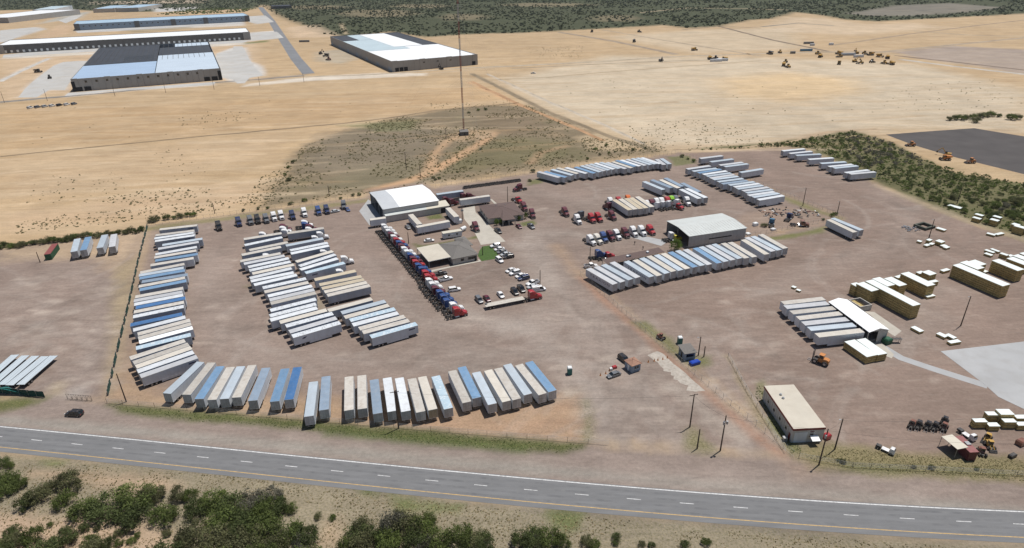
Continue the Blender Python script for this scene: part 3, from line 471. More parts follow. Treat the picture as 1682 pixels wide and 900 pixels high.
def track(pts, w0, col, name='dirt_road', z=0.05):
    k = 'track_%d' % len(M); M[k] = mat(k, col, 0.95, var=0.22, scale=0.06, stretch=(1, 1, 1), dirt=tuple(c * 1.35 for c in col), dirt_amt=0.7, spec=0.1); P = [px(*q) for q in pts]; Q = []
    for a, c_ in zip(P[:-1], P[1:]):
        n = max(2, int((c_ - a).length / 18)); Q += [a.lerp(c_, i / n) + Vector((random.uniform(-0.6, 0.6), random.uniform(-0.8, 0.8))) for i in range(n)]
    Q.append(P[-1]); b = MB(); L = []; R = []
    for i in range(len(Q)):
        d = (Q[min(i + 1, len(Q) - 1)] - Q[max(i - 1, 0)]).normalized(); q = Vector((-d.y, d.x)); L.append(Q[i] + q * w0 * random.uniform(0.35, 0.62)); R.append(Q[i] - q * w0 * random.uniform(0.35, 0.62))
    for i in range(len(Q) - 1): b.quad((*R[i], z), (*R[i + 1], z), (*L[i + 1], z), (*L[i], z))
    return structure(name, b.mesh(name, k))
M['pad_far'] = mat('pad_far', (0.43, 0.425, 0.41), 0.9, var=0.08, scale=0.03, dirt=(0.36, 0.32, 0.27), dirt_amt=0.5, spec=0.2)
for pts in ([(40, 147), (55, 133), (72, 120), (88, 108), (104, 102), (128, 100), (150, 100), (138, 112), (118, 130), (106, 148), (82, 147), (60, 160), (30, 160)], [(354, 126), (353, 100), (356, 88), (382, 82), (384, 76), (398, 76), (402, 82), (410, 98), (420, 112), (432, 124), (410, 128), (402, 136), (390, 137), (382, 130), (366, 128)], [(106, 158), (112, 152.5), (230, 143.5), (354, 134.5), (352, 138.5), (250, 146), (180, 150)],
            [(6, 90), (60, 84.5), (180, 77), (300, 71.5), (395, 66), (412, 66), (400, 70), (300, 75.5), (180, 82.5), (60, 91), (4, 95)], [(406, 55), (430, 53), (455, 52), (466, 62), (440, 65), (412, 66)], [(405, 27), (436, 25.5), (450, 36), (424, 39), (408, 36)], [(124, 50.5), (260, 43), (395, 36), (404, 38), (270, 46), (128, 54)], [(0, 50), (40, 46), (58, 46.5), (40, 56), (12, 68), (0, 70)], [(96, 34), (118, 26), (136, 24), (126, 31), (108, 38)], [(252, 15), (318, 12), (326, 16), (262, 19)]):
    P_2 = [px(*q) for q in pts]; _b = MB(); _b.add([(q.x, q.y, 0.06) for q in P_2], [tuple(range(len(P_2)))]); _m = _b.mesh('concrete_pad', 'pad_far'); structure('concrete_pad', _m)
track([(0, 134), (40, 114), (80, 96)], 6, (0.42, 0.40, 0.37), 'concrete_drive')
track([(775, 121), (830, 148), (900, 184), (1000, 224), (1075, 247)], 5, (0.215, 0.17, 0.115)); track([(800, 121), (850, 143), (905, 168), (1000, 208), (1058, 236)], 2.2, (0.40, 0.35, 0.285)); track([(775, 134), (850, 171), (930, 204), (990, 231)], 4.5, (0.36, 0.225, 0.13))
track([(0, 257), (150, 242), (300, 227), (440, 214), (560, 203), (650, 192), (720, 181), (850, 169)], 2.4, (0.20, 0.15, 0.095)); track([(500, 126), (620, 122), (760, 112), (850, 108), (1000, 100), (1110, 92.5), (1250, 88), (1330, 86)], 7, (0.36, 0.30, 0.225)); track([(840, 112.5), (960, 106), (1080, 101), (1180, 98)], 4, (0.27, 0.22, 0.16)); track([(815, 131), (900, 127), (1000, 118), (1130, 108), (1250, 100)], 2.4, (0.31, 0.24, 0.16))
track([(0, 168), (180, 152), (350, 136), (500, 124.5)], 5, (0.17, 0.165, 0.16)); track([(920, 53), (1010, 68), (1110, 89)], 9, (0.26, 0.21, 0.16)); track([(990, 49), (1120, 71), (1250, 92)], 4, (0.30, 0.245, 0.185)); track([(1180, 43), (1270, 66), (1360, 84)], 5, (0.165, 0.13, 0.10)); track([(1370, 74), (1500, 55), (1620, 40), (1700, 31)], 5, (0.27, 0.21, 0.15)); track([(1330, 85), (1450, 85), (1560, 74), (1700, 60)], 8, (0.31, 0.25, 0.185)); track([(1482, 98), (1560, 108), (1700, 124)], 7, (0.40, 0.37, 0.325)); track([(1470, 91), (1560, 101), (1700, 117)], 4, (0.15, 0.115, 0.09)); track([(1500, 51), (1600, 58), (1700, 60)], 3, (0.27, 0.25, 0.21))
track([(1105, 246), (1200, 244), (1290, 236), (1360, 217), (1440, 212)], 2.5, (0.34, 0.255, 0.17)); track([(1120, 49), (1185, 43), (1250, 46)], 5, (0.2, 0.16, 0.115)); track([(1250, 44), (1310, 38), (1370, 42)], 8, (0.22, 0.2, 0.165))
# ------------------------------------------------------------------ parts and templates
def wheel_mesh(r, w, name='wheel', dual=False):
    b = MB(); n = 14
    prof = [(r * 0.55, -w / 2), (r * 0.93, -w / 2), (r, -w * 0.36), (r, w * 0.36), (r * 0.93, w / 2), (r * 0.55, w / 2)]
    loops = [[(q * math.cos(2 * math.pi * i / n), y, q * math.sin(2 * math.pi * i / n)) for i in range(n)] for q, y in prof]
    b.loft(loops, 0, False)
    for s in (-1, 1):
        y = s * w * 0.40; vs = [(r * 0.56 * math.cos(2 * math.pi * i / n), y, r * 0.56 * math.sin(2 * math.pi * i / n)) for i in range(n)]
        b.add(vs, [tuple(range(n)) if s < 0 else tuple(range(n - 1, -1, -1))], 1)
    me = b.mesh(name, 'rubber', 'hub'); return me
W_TRUCK = wheel_mesh(0.5, 0.30); W_DUAL = wheel_mesh(0.5, 0.62); W_CAR = wheel_mesh(0.34, 0.23); W_BIG = wheel_mesh(0.85, 0.6); W_MID = wheel_mesh(0.6, 0.4)
CACHE = {}
def trailer_t(roof, side='van_white', L=16.15, skirt=False, door='door_grey', reefer=False, H=4.1):
    k = ('tr', roof, side, L, skirt, door, reefer, H)
    if k in CACHE: return CACHE[k]
    h = L / 2; W2 = 1.28; T = []
    b = MB(); b.box(-h, h, -W2, W2, 1.18, H - 0.07)
    b.box(-h + 0.02, h - 0.02, -W2 - 0.02, W2 + 0.02, 1.06, 1.22); b.box(-h - 0.015, h + 0.0, -W2 - 0.018, W2 + 0.018, H - 0.24, H - 0.09)
    for i in range(14):
        x = -h + 0.6 + i * (L - 1.2) / 13
        for s in (-1, 1): b.box(x - 0.035, x + 0.035, s * (W2 + 0.009) - 0.01, s * (W2 + 0.009) + 0.01, 1.22, H - 0.24)
    T.append(('body', b.mesh('body', side), None))
    b = MB(); n = 16; xs = [-h - 0.01 + i * (L + 0.02) / n for i in range(n + 1)]
    loops = []
    for i, x in enumerate(xs):
        c = 0.012 if i % 2 else 0.0
        loops.append([(x, -W2 - 0.03, H - 0.10), (x, -W2 + 0.05, H - 0.02 + c * 0.5), (x, 0, H + c), (x, W2 - 0.05, H - 0.02 + c * 0.5), (x, W2 + 0.03, H - 0.10)])
    b.loft(loops); ro = b.mesh('roof', roof); T.append(('roof', ro, None))
    b = MB(); b.box(-h - 0.01, h + 0.012, -W2 - 0.035, -W2 - 0.005, H - 0.12, H - 0.03); b.box(-h - 0.01, h + 0.012, W2 + 0.005, W2 + 0.035, H - 0.12, H - 0.03); b.box(h + 0.0, h + 0.05, -W2, W2, H - 0.1, H + 0.015)
    T.append(('roof_rail', b.mesh('roof_rail', 'alu'), 1))
    for s in (-1, 1):
        b = MB(); y0, y1 = sorted((s * 0.02, s * (W2 - 0.05))); b.box(h + 0.002, h + 0.05, y0, y1, 1.25, H - 0.16); T.append(('door', b.mesh('door', door), None))
        b = MB(); ym = s * 0.35
        for yy in (ym, s * 0.9): b.tube((h + 0.07, yy, 1.25), (h + 0.07, yy, H - 0.2), 0.022, n=5)
        b.box(h + 0.05, h + 0.09, min(ym, ym + s * 0.3), max(ym, ym + s * 0.3), 1.75, 1.83); T.append(('lock_rod', b.mesh('lock_rod', 'steel'), len(T) - 1))
    for s in (-1, 1):
        b = MB(); b.box(-h + 2.6, -h + 2.78, s * 0.85 - 0.08, s * 0.85 + 0.08, 0.1, 1.08); b.box(-h + 2.5, -h + 2.88, s * 0.85 - 0.14, s * 0.85 + 0.14, 0.0, 0.1); T.append(('landing_leg', b.mesh('landing_leg', 'chassis'), None))
    b = MB(); b.box(h - 4.6, h - 1.0, -0.5, -0.38, 0.75, 1.08); b.box(h - 4.6, h - 1.0, 0.38, 0.5, 0.75, 1.08)
    for x in (h - 3.4, h - 2.1): b.tube((x, -0.9, 0.5), (x, 0.9, 0.5), 0.09, n=6)
    T.append(('bogie', b.mesh('bogie', 'chassis'), None))
    for x in (h - 3.4, h - 2.1):
        for s in (-1, 1): T.append(('wheel', W_DUAL, None, (x, s * 0.93, 0.5)))
    b = MB(); b.box(h - 0.12, h + 0.0, -1.15, 1.15, 0.5, 0.6)
    for s in (-1, 1): b.box(h - 0.1, h - 0.02, s * 0.6 - 0.05, s * 0.6 + 0.05, 0.55, 1.1)
    T.append(('bumper', b.mesh('bumper', 'steel'), None))
    if skirt:
        for s in (-1, 1):
            b = MB(); b.box(-h + 3.6, h - 4.9, s * 1.18 - 0.02, s * 1.18 + 0.02, 0.35, 1.06); T.append(('side_skirt', b.mesh('side_skirt', side), None))
    if reefer:
        b = MB(); b.loft([[(-h - 0.02, -1.0, 1.9), (-h - 0.02, 1.0, 1.9), (-h - 0.02, 1.0, 3.9), (-h - 0.02, -1.0, 3.9)], [(-h - 0.55, -0.85, 2.0), (-h - 0.55, 0.85, 2.0), (-h - 0.55, 0.85, 3.7), (-h - 0.55, -0.85, 3.7)]]); T.append(('refrigeration_unit', b.mesh('refrigeration_unit', 'paint_grey'), None))
    CACHE[k] = T; return T
def flat_t(m='alu', L=15.5):
    k = ('fl', m, L)
    if k in CACHE: return CACHE[k]
    h = L / 2; T = []; b = MB()
    for i in range(5): y = -1.28 + i * 0.512; b.box(-h, h, y + 0.01, y + 0.502, 1.40, 1.50 if i % 2 == 0 else 1.47)
    T.append(('deck', b.mesh('deck', m), None))
    b = MB(); b.box(-h, h, -1.3, -1.27, 1.33, 1.46); b.box(-h, h, 1.27, 1.3, 1.33, 1.46); T.append(('side_rail', b.mesh('side_rail', 'steel'), None))
    b = MB(); b.box(-h + 0.5, h - 0.2, -0.52, -0.4, 0.85, 1.39); b.box(-h + 0.5, h - 0.2, 0.4, 0.52, 0.85, 1.39); T.append(('frame', b.mesh('frame', 'chassis'), None))
    for x in (h - 3.0, h - 1.7):
        for s in (-1, 1): T.append(('wheel', W_DUAL, None, (x, s * 0.93, 0.5)))
    for s in (-1, 1):
        b = MB(); b.box(-h + 2.6, -h + 2.78, s * 0.75 - 0.08, s * 0.75 + 0.08, 0.0, 0.95); T.append(('landing_leg', b.mesh('landing_leg', 'chassis'), None))
    CACHE[k] = T; return T
def sect(x, zb, zt, hb, ht, mid=None):
    zm = mid if mid is not None else zb + (zt - zb) * 0.55
    return [(x, -hb, zb), (x, hb, zb), (x, hb, zm), (x, ht, zt - 0.06), (x, ht * 0.86, zt), (x, -ht * 0.86, zt), (x, -ht, zt - 0.06), (x, -hb, zm)]
def tractor_t(col, daycab=False, trim=None):
    k = ('tk', col, daycab)
    if k in CACHE: return CACHE[k]
    P = 'paint_' + col; T = []; b = MB(); top = 3.0 if daycab else 3.95; back = 0.3 if daycab else -0.95
    b.loft([sect(back, 1.05, top - 0.05, 1.22, 1.1), sect(back + 0.9, 1.0, top, 1.24, 1.1), sect(1.0 if not daycab else 1.0, 1.0, top - (0.25 if not daycab else 0.0), 1.24, 1.05), sect(1.75, 1.0, 2.95, 1.22, 1.0)])
    T.append(('sleeper_cab' if not daycab else 'cab', b.mesh('cab', P), None))
    b = MB(); b.loft([sect(1.72, 0.75, 2.92, 1.20, 1.0), sect(1.8, 0.7, 2.85, 1.2, 0.98), sect(2.42, 0.65, 2.02, 1.14, 1.0), sect(3.3, 0.65, 1.88, 1.12, 0.86), sect(3.9, 0.7, 1.7, 1.05, 0.78), sect(4.12, 0.75, 1.45, 0.92, 0.7)])
    T.append(('hood', b.mesh('hood', P), None))
    b = MB(); b.quad((1.86, -0.92, 2.83), (2.43, -1.0, 2.07), (2.43, 1.0, 2.07), (1.86, 0.92, 2.83)); b.v = [(x + 0.02, y, z + 0.02) for x, y, z in b.v]; T.append(('windshield', b.mesh('windshield', 'glass_dark'), None))
    for s in (-1, 1):
        b = MB(); b.add([(0.95, s * 1.255, 2.05), (1.85, s * 1.235, 2.05), (1.7, s * 1.13, 2.75), (0.95, s * 1.17, 2.78)], [(0, 1, 2, 3) if s < 0 else (3, 2, 1, 0)]); T.append(('side_window', b.mesh('side_window', 'glass_dark'), None))
        b = MB(); b.box(2.2, 2.28, s * 1.38 - 0.1, s * 1.38 + 0.1, 1.95, 2.6); b.box(2.1, 2.2, min(s * 1.05, s * 1.38), max(s * 1.05, s * 1.38), 2.5, 2.55); T.append(('mirror', b.mesh('mirror', 'chassis'), None))
        b = MB(); b.box(3.86, 4.06, min(s * 0.66, s * 1.0), max(s * 0.66, s * 1.0), 1.12, 1.4); T.append(('headlight', b.mesh('headlight', 'lamp_clear'), None))
        b = MB(); b.loft([[(x, s * 0.98 + 0.32 * math.cos(a), 0.72 + 0.32 * math.sin(a)) for a in [i * math.pi / 4 for i in range(8)]] for x in (-0.7, 0.75)]); T.append(('fuel_tank', b.mesh('fuel_tank', 'alu'), None))
        T.append(('wheel', W_TRUCK, None, (3.05, s * 1.08, 0.5)))
        for x in (-2.1, -3.45): T.append(('wheel', W_DUAL, None, (x, s * 0.93, 0.5)))
    b = MB(); b.box(4.0, 4.16, -0.58, 0.58, 0.85, 1.55); T.append(('grille', b.mesh('grille', 'chassis'), None))
    b = MB(); b.loft([[(3.95, -1.2, 0.38), (3.95, 1.2, 0.38), (3.95, 1.2, 0.8), (3.95, -1.2, 0.8)], [(4.25, -0.95, 0.4), (4.25, 0.95, 0.4), (4.25, 0.95, 0.78), (4.25, -0.95, 0.78)]]); T.append(('bumper', b.mesh('bumper', 'steel' if col in ('red', 'maroon', 'blue') else P), None))
    b = MB(); b.box(-4.3, 3.8, -0.48, -0.34, 0.72, 1.0); b.box(-4.3, 3.8, 0.34, 0.48, 0.72, 1.0)
    for x in (-4.2, -2.8, -1.2, 0.5): b.box(x, x + 0.12, -0.34, 0.34, 0.74, 0.96)
    for x in (-2.1, -3.45, 3.05): b.tube((x, -0.95, 0.5), (x, 0.95, 0.5), 0.1, n=6)
    T.append(('frame', b.mesh('frame', 'chassis'), None))
    b = MB(); b.loft([[(-2.78 + 0.5 * math.cos(a), 0.5 * math.sin(a), z) for a in [i * math.pi / 5 for i in range(10)]] for z in (1.02, 1.2)]); T.append(('fifth_wheel', b.mesh('fifth_wheel', 'chassis'), None))
    b = MB(); b.tube((back - 0.15, -1.0, 0.95), (back - 0.15, -1.0, top + 0.1), 0.08, n=8); T.append(('exhaust_stack', b.mesh('exhaust_stack', 'steel'), None))
    CACHE[k] = T; return T
def car_t(kind, col):
    k = ('car', kind, col)
    if k in CACHE: return CACHE[k]
    P = 'paint_' + col; T = []
    D = dict(sedan=(4.7, 0.90, 1.45), suv=(4.9, 0.97, 1.80), pickup=(5.7, 1.0, 1.85), van=(5.6, 1.0, 2.2))[kind]; L, hw, H = D; h = L / 2; bl = 0.92 if kind == 'sedan' else 1.08
    b = MB(); S = [(-h, 0.45, bl - 0.18, hw * 0.86), (-h + 0.12, 0.32, bl, hw * 0.95), (-h * 0.5, 0.28, bl + 0.02, hw), (0, 0.28, bl + 0.02, hw), (h * 0.42, 0.28, bl, hw), (h - 0.35, 0.3, bl - 0.14, hw * 0.95), (h - 0.05, 0.38, bl - 0.28, hw * 0.84), (h, 0.42, bl - 0.38, hw * 0.76)]
    if kind == 'van': S[-3:] = [(h - 0.35, 0.3, bl, hw * 0.97), (h - 0.05, 0.38, bl - 0.15, hw * 0.9), (h, 0.42, bl - 0.25, hw * 0.84)]
    b.loft([sect(x, zb, zt, w_, w_ * 0.93, zb + (zt - zb) * 0.7) for x, zb, zt, w_ in S]); T.append(('body', b.mesh('body', P), None))
    g = dict(sedan=(-h + 0.55, -h + 1.3, 0.55, 1.25), suv=(-h + 0.08, -h + 0.4, 0.5, 1.15), pickup=(-0.75, -0.6, 0.7, 1.35), van=(-h + 0.06, -h + 0.2, 1.2, 2.0))[kind]
    wr = hw * 0.78; wb = hw * 0.92
    b = MB(); b.add([(g[0], -wb, bl - 0.02), (g[3], -wb, bl - 0.02), (g[3], wb, bl - 0.02), (g[0], wb, bl - 0.02), (g[1], -wr, H - 0.05), (g[2], -wr, H - 0.05), (g[2], wr, H - 0.05), (g[1], wr, H - 0.05)], [(0, 1, 5, 4), (1, 2, 6, 5), (2, 3, 7, 6), (3, 0, 4, 7)]); T.append(('window', b.mesh('window', 'glass_dark'), None))
    b = MB(); b.loft([sect(x, H - 0.06, H, w_, w_ * 0.95, H - 0.04) for x, w_ in ((g[1] - 0.03, wr * 0.98), (g[1] + 0.2, wr + 0.02), (g[2] - 0.2, wr + 0.02), (g[2] + 0.03, wr * 0.97))])
    for s in (-1, 1):
        for xa, xb in ((g[1], g[0]), ((g[1] + g[2]) / 2, (g[0] + g[3]) / 2 + 0.0), (g[2], g[3])): b.tube((xa, s * (wr + 0.005), H - 0.05), (xb, s * (wb + 0.01), bl), 0.04, n=4)
    if kind == 'van': b.box(g[0] + 0.02, 0.2, -wb - 0.02, wb + 0.02, bl, H - 0.35)
    T.append(('roof', b.mesh('roof', P), None))
    for x in (-h + 0.95, h - 0.95):
        for s in (-1, 1): T.append(('wheel', W_CAR, None, (x, s * (hw - 0.1), 0.34)))
    for s in (-1, 1):
        b = MB(); b.box(h - 0.2, h - 0.02, s * hw * 0.62 - 0.16, s * hw * 0.62 + 0.16, bl - 0.36, bl - 0.22); T.append(('headlight', b.mesh('headlight', 'lamp_clear'), None))
        b = MB(); b.box(-h - 0.01, -h + 0.1, s * hw * 0.72 - 0.1, s * hw * 0.72 + 0.1, bl - 0.3, bl - 0.1); T.append(('tail_light', b.mesh('tail_light', 'lamp_red'), None))
    if kind == 'pickup':
        b = MB(); b.box(-h + 0.2, -0.8, -hw * 0.8, hw * 0.8, bl + 0.021, bl + 0.03); T.append(('bed_liner', b.mesh('bed_liner', 'chassis'), None))
        b = MB()
        for s in (-1, 1): b.box(-h + 0.05, -0.78, s * hw * 0.88 - 0.06, s * hw * 0.88 + 0.06, bl, bl + 0.16)
        b.box(-h + 0.02, -h + 0.12, -hw * 0.88, hw * 0.88, bl - 0.02, bl + 0.16); T.append(('bed_rail', b.mesh('bed_rail', P), None))
    CACHE[k] = T; return T
def pole_t(h, arms=1, lamp=False, xf=0, lean=0.0):
    k = ('pole', h, arms, lamp, xf)
    if k in CACHE: return CACHE[k]
    T = []; b = MB(); b.tube((0, 0, -0.2), (0, 0, h), 0.20, 0.13, 8); T.append(('shaft', b.mesh('shaft', 'wood_pole'), None))
    for i in range(arms):
        z = h - 0.5 - i * 1.2; b = MB(); b.box(-1.2, 1.2, 0.14, 0.26, z, z + 0.14); T.append(('crossarm', b.mesh('crossarm', 'wood_pole'), None)); a = len(T) - 1
        for x in (-1.1, -0.4, 0.4, 1.1): b = MB(); b.tube((x, 0.2, z + 0.14), (x, 0.2, z + 0.36), 0.06, 0.04, 6); T.append(('insulator', b.mesh('insulator', 'insulator'), a))
    for i in range(xf):
        s = (-1, 1, 0)[i]; b = MB(); b.tube((s * 0.45, -0.25, h - 2.6), (s * 0.45, -0.25, h - 1.7), 0.26, n=10); b.box(s * 0.45 - 0.05, s * 0.45 + 0.05, -0.25, 0.05, h - 2.2, h - 2.1); T.append(('transformer', b.mesh('transformer', 'galv'), None))
    if lamp:
        b = MB(); b.tube((0, 0, h - 0.4), (-0.9, -0.2, h + 0.05), 0.04, n=5); b.box(-1.3, -0.85, -0.35, -0.05, h - 0.02, h + 0.12); T.append(('lamp_head', b.mesh('lamp_head', 'galv'), None))
    CACHE[k] = T; return T
def loader_t(col, kind):
    k = ('mach', col, kind)
    if k in CACHE: return CACHE[k]
    T = []; P = 'mach_' + col if 'mach_' + col in M else 'paint_' + col
    if kind in ('loader', 'forklift', 'dump', 'tractor'):
        b = MB(); b.loft([sect(-2.6, 1.0, 2.1, 0.9, 0.8), sect(-1.9, 0.9, 2.4, 1.0, 0.9), sect(0.2, 0.9, 2.3, 1.0, 0.9), sect(0.8, 0.9, 1.6, 0.8, 0.7)]); T.append(('body', b.mesh('body', P), None))
        b = MB(); b.loft([sect(-0.8, 2.2, 3.4, 0.8, 0.75), sect(0.5, 2.0, 3.4, 0.8, 0.75)]); T.append(('cab', b.mesh('cab', 'glass_dark'), None))
        b = MB(); b.box(-0.95, 0.65, -0.9, 0.9, 3.4, 3.5); T.append(('cab_roof', b.mesh('cab_roof', P), 1))
        wh = W_BIG
        for x in (-1.6, 1.5):
            for s in (-1, 1): T.append(('wheel', wh, None, (x, s * 1.15, 0.85)))
        b = MB(); b.tube((-1.6, -1.0, 0.85), (-1.6, 1.0, 0.85), 0.15, n=6); b.tube((1.5, -1.0, 0.85), (1.5, 1.0, 0.85), 0.15, n=6); b.box(-1.8, 2.2, -0.4, 0.4, 0.8, 1.2); T.append(('chassis', b.mesh('chassis', 'chassis'), None))
        if kind == 'loader':
            b = MB()
            for s in (-1, 1): b.tube((0.6, s * 0.6, 1.9), (2.9, s * 0.6, 0.8), 0.14, n=6)
            T.append(('lift_arm', b.mesh('lift_arm', P), None))
            b = MB(); b.loft([[(2.7, y, 0.2), (3.8, y, 0.2), (3.0, y, 1.1), (2.7, y, 1.1)] for y in (-1.4, 1.4)]); T.append(('bucket', b.mesh('bucket', 'chassis'), None))
        elif kind == 'forklift':
            b = MB()
            for s in (-1, 1): b.box(2.35, 2.55, s * 0.7 - 0.08, s * 0.7 + 0.08, 0.2, 4.2)
            for z in (1.0, 2.2, 4.05): b.box(2.4, 2.5, -0.7, 0.7, z, z + 0.12)
            b.box(1.9, 2.4, -0.4, 0.4, 0.85, 1.1); T.append(('mast', b.mesh('mast', 'chassis'), None))
            for s in (-1, 1): b = MB(); b.box(2.55, 4.0, s * 0.45 - 0.1, s * 0.45 + 0.1, 0.15, 0.22); b.box(2.55, 2.65, s * 0.45 - 0.1, s * 0.45 + 0.1, 0.15, 1.1); T.append(('fork', b.mesh('fork', 'steel'), None))
        elif kind == 'dump':
            b = MB(); b.loft([[(-4.6, -1.3, 2.2), (-4.6, 1.3, 2.2), (-4.6, 1.5, 3.0), (-4.6, -1.5, 3.0)], [(-1.0, -1.3, 1.5), (-1.0, 1.3, 1.5), (-1.0, 1.5, 3.3), (-1.0, -1.5, 3.3)]]); T.append(('dump_bed', b.mesh('dump_bed', P), None))
            for s in (-1, 1): T.append(('wheel', W_BIG, None, (-3.4, s * 1.15, 0.85)))
            b = MB(); b.box(-4.0, -1.7, -0.4, 0.4, 0.8, 1.6); b.tube((-3.4, -1.0, 0.85), (-3.4, 1.0, 0.85), 0.15, n=6); T.append(('rear_frame', b.mesh('rear_frame', 'chassis'), None))
    else:       # excavator
        for s in (-1, 1):
            b = MB(); b.loft([[(x, s * 1.1 - 0.3, z), (x, s * 1.1 + 0.3, z)][::1] + [(x, s * 1.1 + 0.3, z2), (x, s * 1.1 - 0.3, z2)] for x, z, z2 in ((-2.0, 0.3, 0.7), (-1.6, 0.0, 1.0), (1.6, 0.0, 1.0), (2.0, 0.3, 0.7))]); T.append(('track', b.mesh('track', 'chassis'), None))
        b = MB(); b.box(-0.8, 0.8, -0.8, 0.8, 0.4, 1.1); b.loft([sect(-2.3, 1.1, 2.2, 1.3, 1.2), sect(0.6, 1.1, 2.1, 1.3, 1.2), sect(1.2, 1.1, 1.9, 1.2, 1.1)]); T.append(('house', b.mesh('house', P), None))
        b = MB(); b.loft([sect(0.0, 2.1, 3.1, 0.45, 0.42), sect(1.3, 1.9, 3.1, 0.45, 0.42)]); b.v = [(x, y + 0.75, z) for x, y, z in b.v]; T.append(('cab', b.mesh('cab', 'glass_dark'), None))
        b = MB(); b.tube((0.9, -0.2, 1.6), (3.4, -0.2, 5.0), 0.32, 0.26, 6); T.append(('boom', b.mesh('boom', P), None)); b = MB(); b.tube((3.2, -0.2, 5.0), (6.0, -0.2, 2.6), 0.26, 0.2, 6); T.append(('stick', b.mesh('stick', P), None))
        b = MB(); b.loft([[(5.5, y, 2.6), (6.4, y, 2.5), (6.3, y, 1.6), (5.3, y, 1.5)] for y in (-0.8, 0.4)]); T.append(('bucket', b.mesh('bucket', 'chassis'), None))
    CACHE[k] = T; return T
# text decal as mesh
def text_mesh(s, h, m):
    cu = bpy.data.curves.new('t', 'FONT'); cu.body = s; cu.size = h * 1.38; cu.space_character = 1.35; cu.align_x = 'CENTER'; cu.align_y = 'CENTER'; cu.extrude = 0.006
    o = bpy.data.objects.new('t', cu); C.objects.link(o); dg = bpy.context.evaluated_depsgraph_get(); me = bpy.data.meshes.new_from_object(o.evaluated_get(dg)); bpy.data.objects.remove(o); bpy.data.curves.remove(cu)
    me.name = 'lettering'; me.materials.clear(); me.materials.append(M[m]); return me
# ------------------------------------------------------------------ box trailers
RK = dict(w='white', b='beige', c='cream', t='tan', g='grey', s='sky', u='blue', d='deep', l='slate', B='bright', p='patch', q='skypatch')
RW = dict(w='white', b='beige-grey', c='cream', t='tan', g='pale grey', s='pale blue', u='blue', d='deep blue', l='slate blue', B='brilliant white', p='patched white', q='patched light blue')  # blues name the sky reflection painted onto aluminium roofs
ALLTR = []
def trailers(zw, items, where, rear=0, anchor=False, L=16.15, skirt=None, side='van_white', start=1, gap=2.72, relax=True, frm=None):
    R = []
    for it in items:
        z_ = it[6] if len(it) > 6 else zw
        a = px(*zw(it[0], it[1]), 4.1); b = px(*z_(it[2], it[3]), 4.1); d = (b - a).normalized()
        c = a + d * L / 2 if anchor else (a + b) / 2
        R.append([c, d, it[4], it[5] if len(it) > 5 else ''])
    if relax:
        for _ in range(12):
            for i in range(len(R) - 1):
                for j in range(i + 1, min(len(R), i + 3)):
                    n = Vector((-R[i][1].y, R[i][1].x)); v = R[j][0] - R[i][0]; s_ = v.dot(n); lo = abs(v.dot(R[i][1]))
                    ang = abs(R[i][1].cross(R[j][1])); need = gap + ang * 6
                    if abs(s_) < need * (j - i) and lo < L * 0.95:
                        p = (need * (j - i) - abs(s_)) / 2 * (1 if s_ >= 0 else -1); R[i][0] -= n * p * 0.8; R[j][0] += n * p * 0.8
    out = []
    for i, (c, d, k, opt) in enumerate(R):
        v = -d if rear == 0 else d; yaw = math.atan2(v.y, v.x)
        sk = ('k' in opt) or (skirt is None and (i * 7 + 3) % 5 == 0)
        T = trailer_t('roof_' + RK[k], 'van_grey' if 'G' in opt else side, L, sk, 'door_tan' if 'T' in opt else 'door_grey', 'R' in opt)
        lab = '%s box trailer with %s roof, %s' % ('grey' if 'G' in opt else 'white', RW[k], where % ordn(i + start))
        o = spawn('box_trailer', T, c, yaw, lab, 'trailer', frm or 'parked box trailers'); out.append(o); ALLTR.append(o)
    return out
Za = Z(170, 350); Zb = Z(170, 450); Zc = Z(170, 550); Zd = Z(380, 350); Ze = Z(380, 450); Zf = Z(550, 450); Zg = Z(260, 580); Zh = Z(460, 600); Zi = Z(660, 590, 6); Zj = Z(950, 380); Zk = Z(1110, 370); Zl = Z(1210, 320); Zn = Z(1030, 240, 6); Zo = Z(1270, 230); Zp = Z(870, 240); Zq = Z(910, 300); Z4 = Z(0, 225, 4)
def conv(zfrom, lst):   # window coordinates -> photo pixels
    return [(*zfrom(a, b), *zfrom(c, d), *r) for (a, b, c, d, *r) in lst]
I1 = lambda x, y: (x, y)
Lrow = conv(Za, [(742, 213, 1228, 158, 'b', 'G'), (690, 290, 1187, 228, 'b'), (680, 330, 1175, 258, 'w'), (685, 365, 1190, 290, 'w', 'G'), (780, 418, 1295, 335, 's', 'G'), (722, 468, 1248, 378, 'g', 'G'), (690, 540, 1222, 445, 'w'), (670, 582, 1220, 490, 'b'), (690, 622, 1230, 538, 'u'), (622, 683, 1182, 590, 'b'), (490, 783, 1058, 672, 'b'), (482, 812, 1038, 718, 's', 'G'), (480, 855, 1062, 752, 'u')]) + \
    conv(Zb, [(508, 103, 1100, 10, 'l'), (470, 160, 1065, 48, 'b'), (482, 203, 1085, 85, 'u', 'G'), (418, 300, 1045, 185, 'b'), (405, 350, 1032, 235, 'g'), (408, 398, 1042, 275, 'w'), (432, 440, 1070, 315, 'd'), (405, 498, 1052, 370, 'b'), (395, 560, 1050, 425, 'p', 'G'), (358, 668, 1030, 525, 'd', 'G'), (395, 735, 1072, 565, 'w'), (450, 790, 1138, 605, 'b'), (460, 845, 1150, 655, 'b'), (470, 895, 1172, 705, 'B')]) + \
    conv(Zc, [(428, 180, 1148, 0, 'q', 'G'), (355, 305, 1065, 75, 'b'), (395, 360, 1115, 115, 'b'), (425, 420, 1155, 165, 'c'), (450, 478, 1180, 225, 'w'), (490, 540, 1225, 285, 'g', 'k')])
Lr_ = trailers(I1, Lrow, '%s from back along left fence', rear=0)
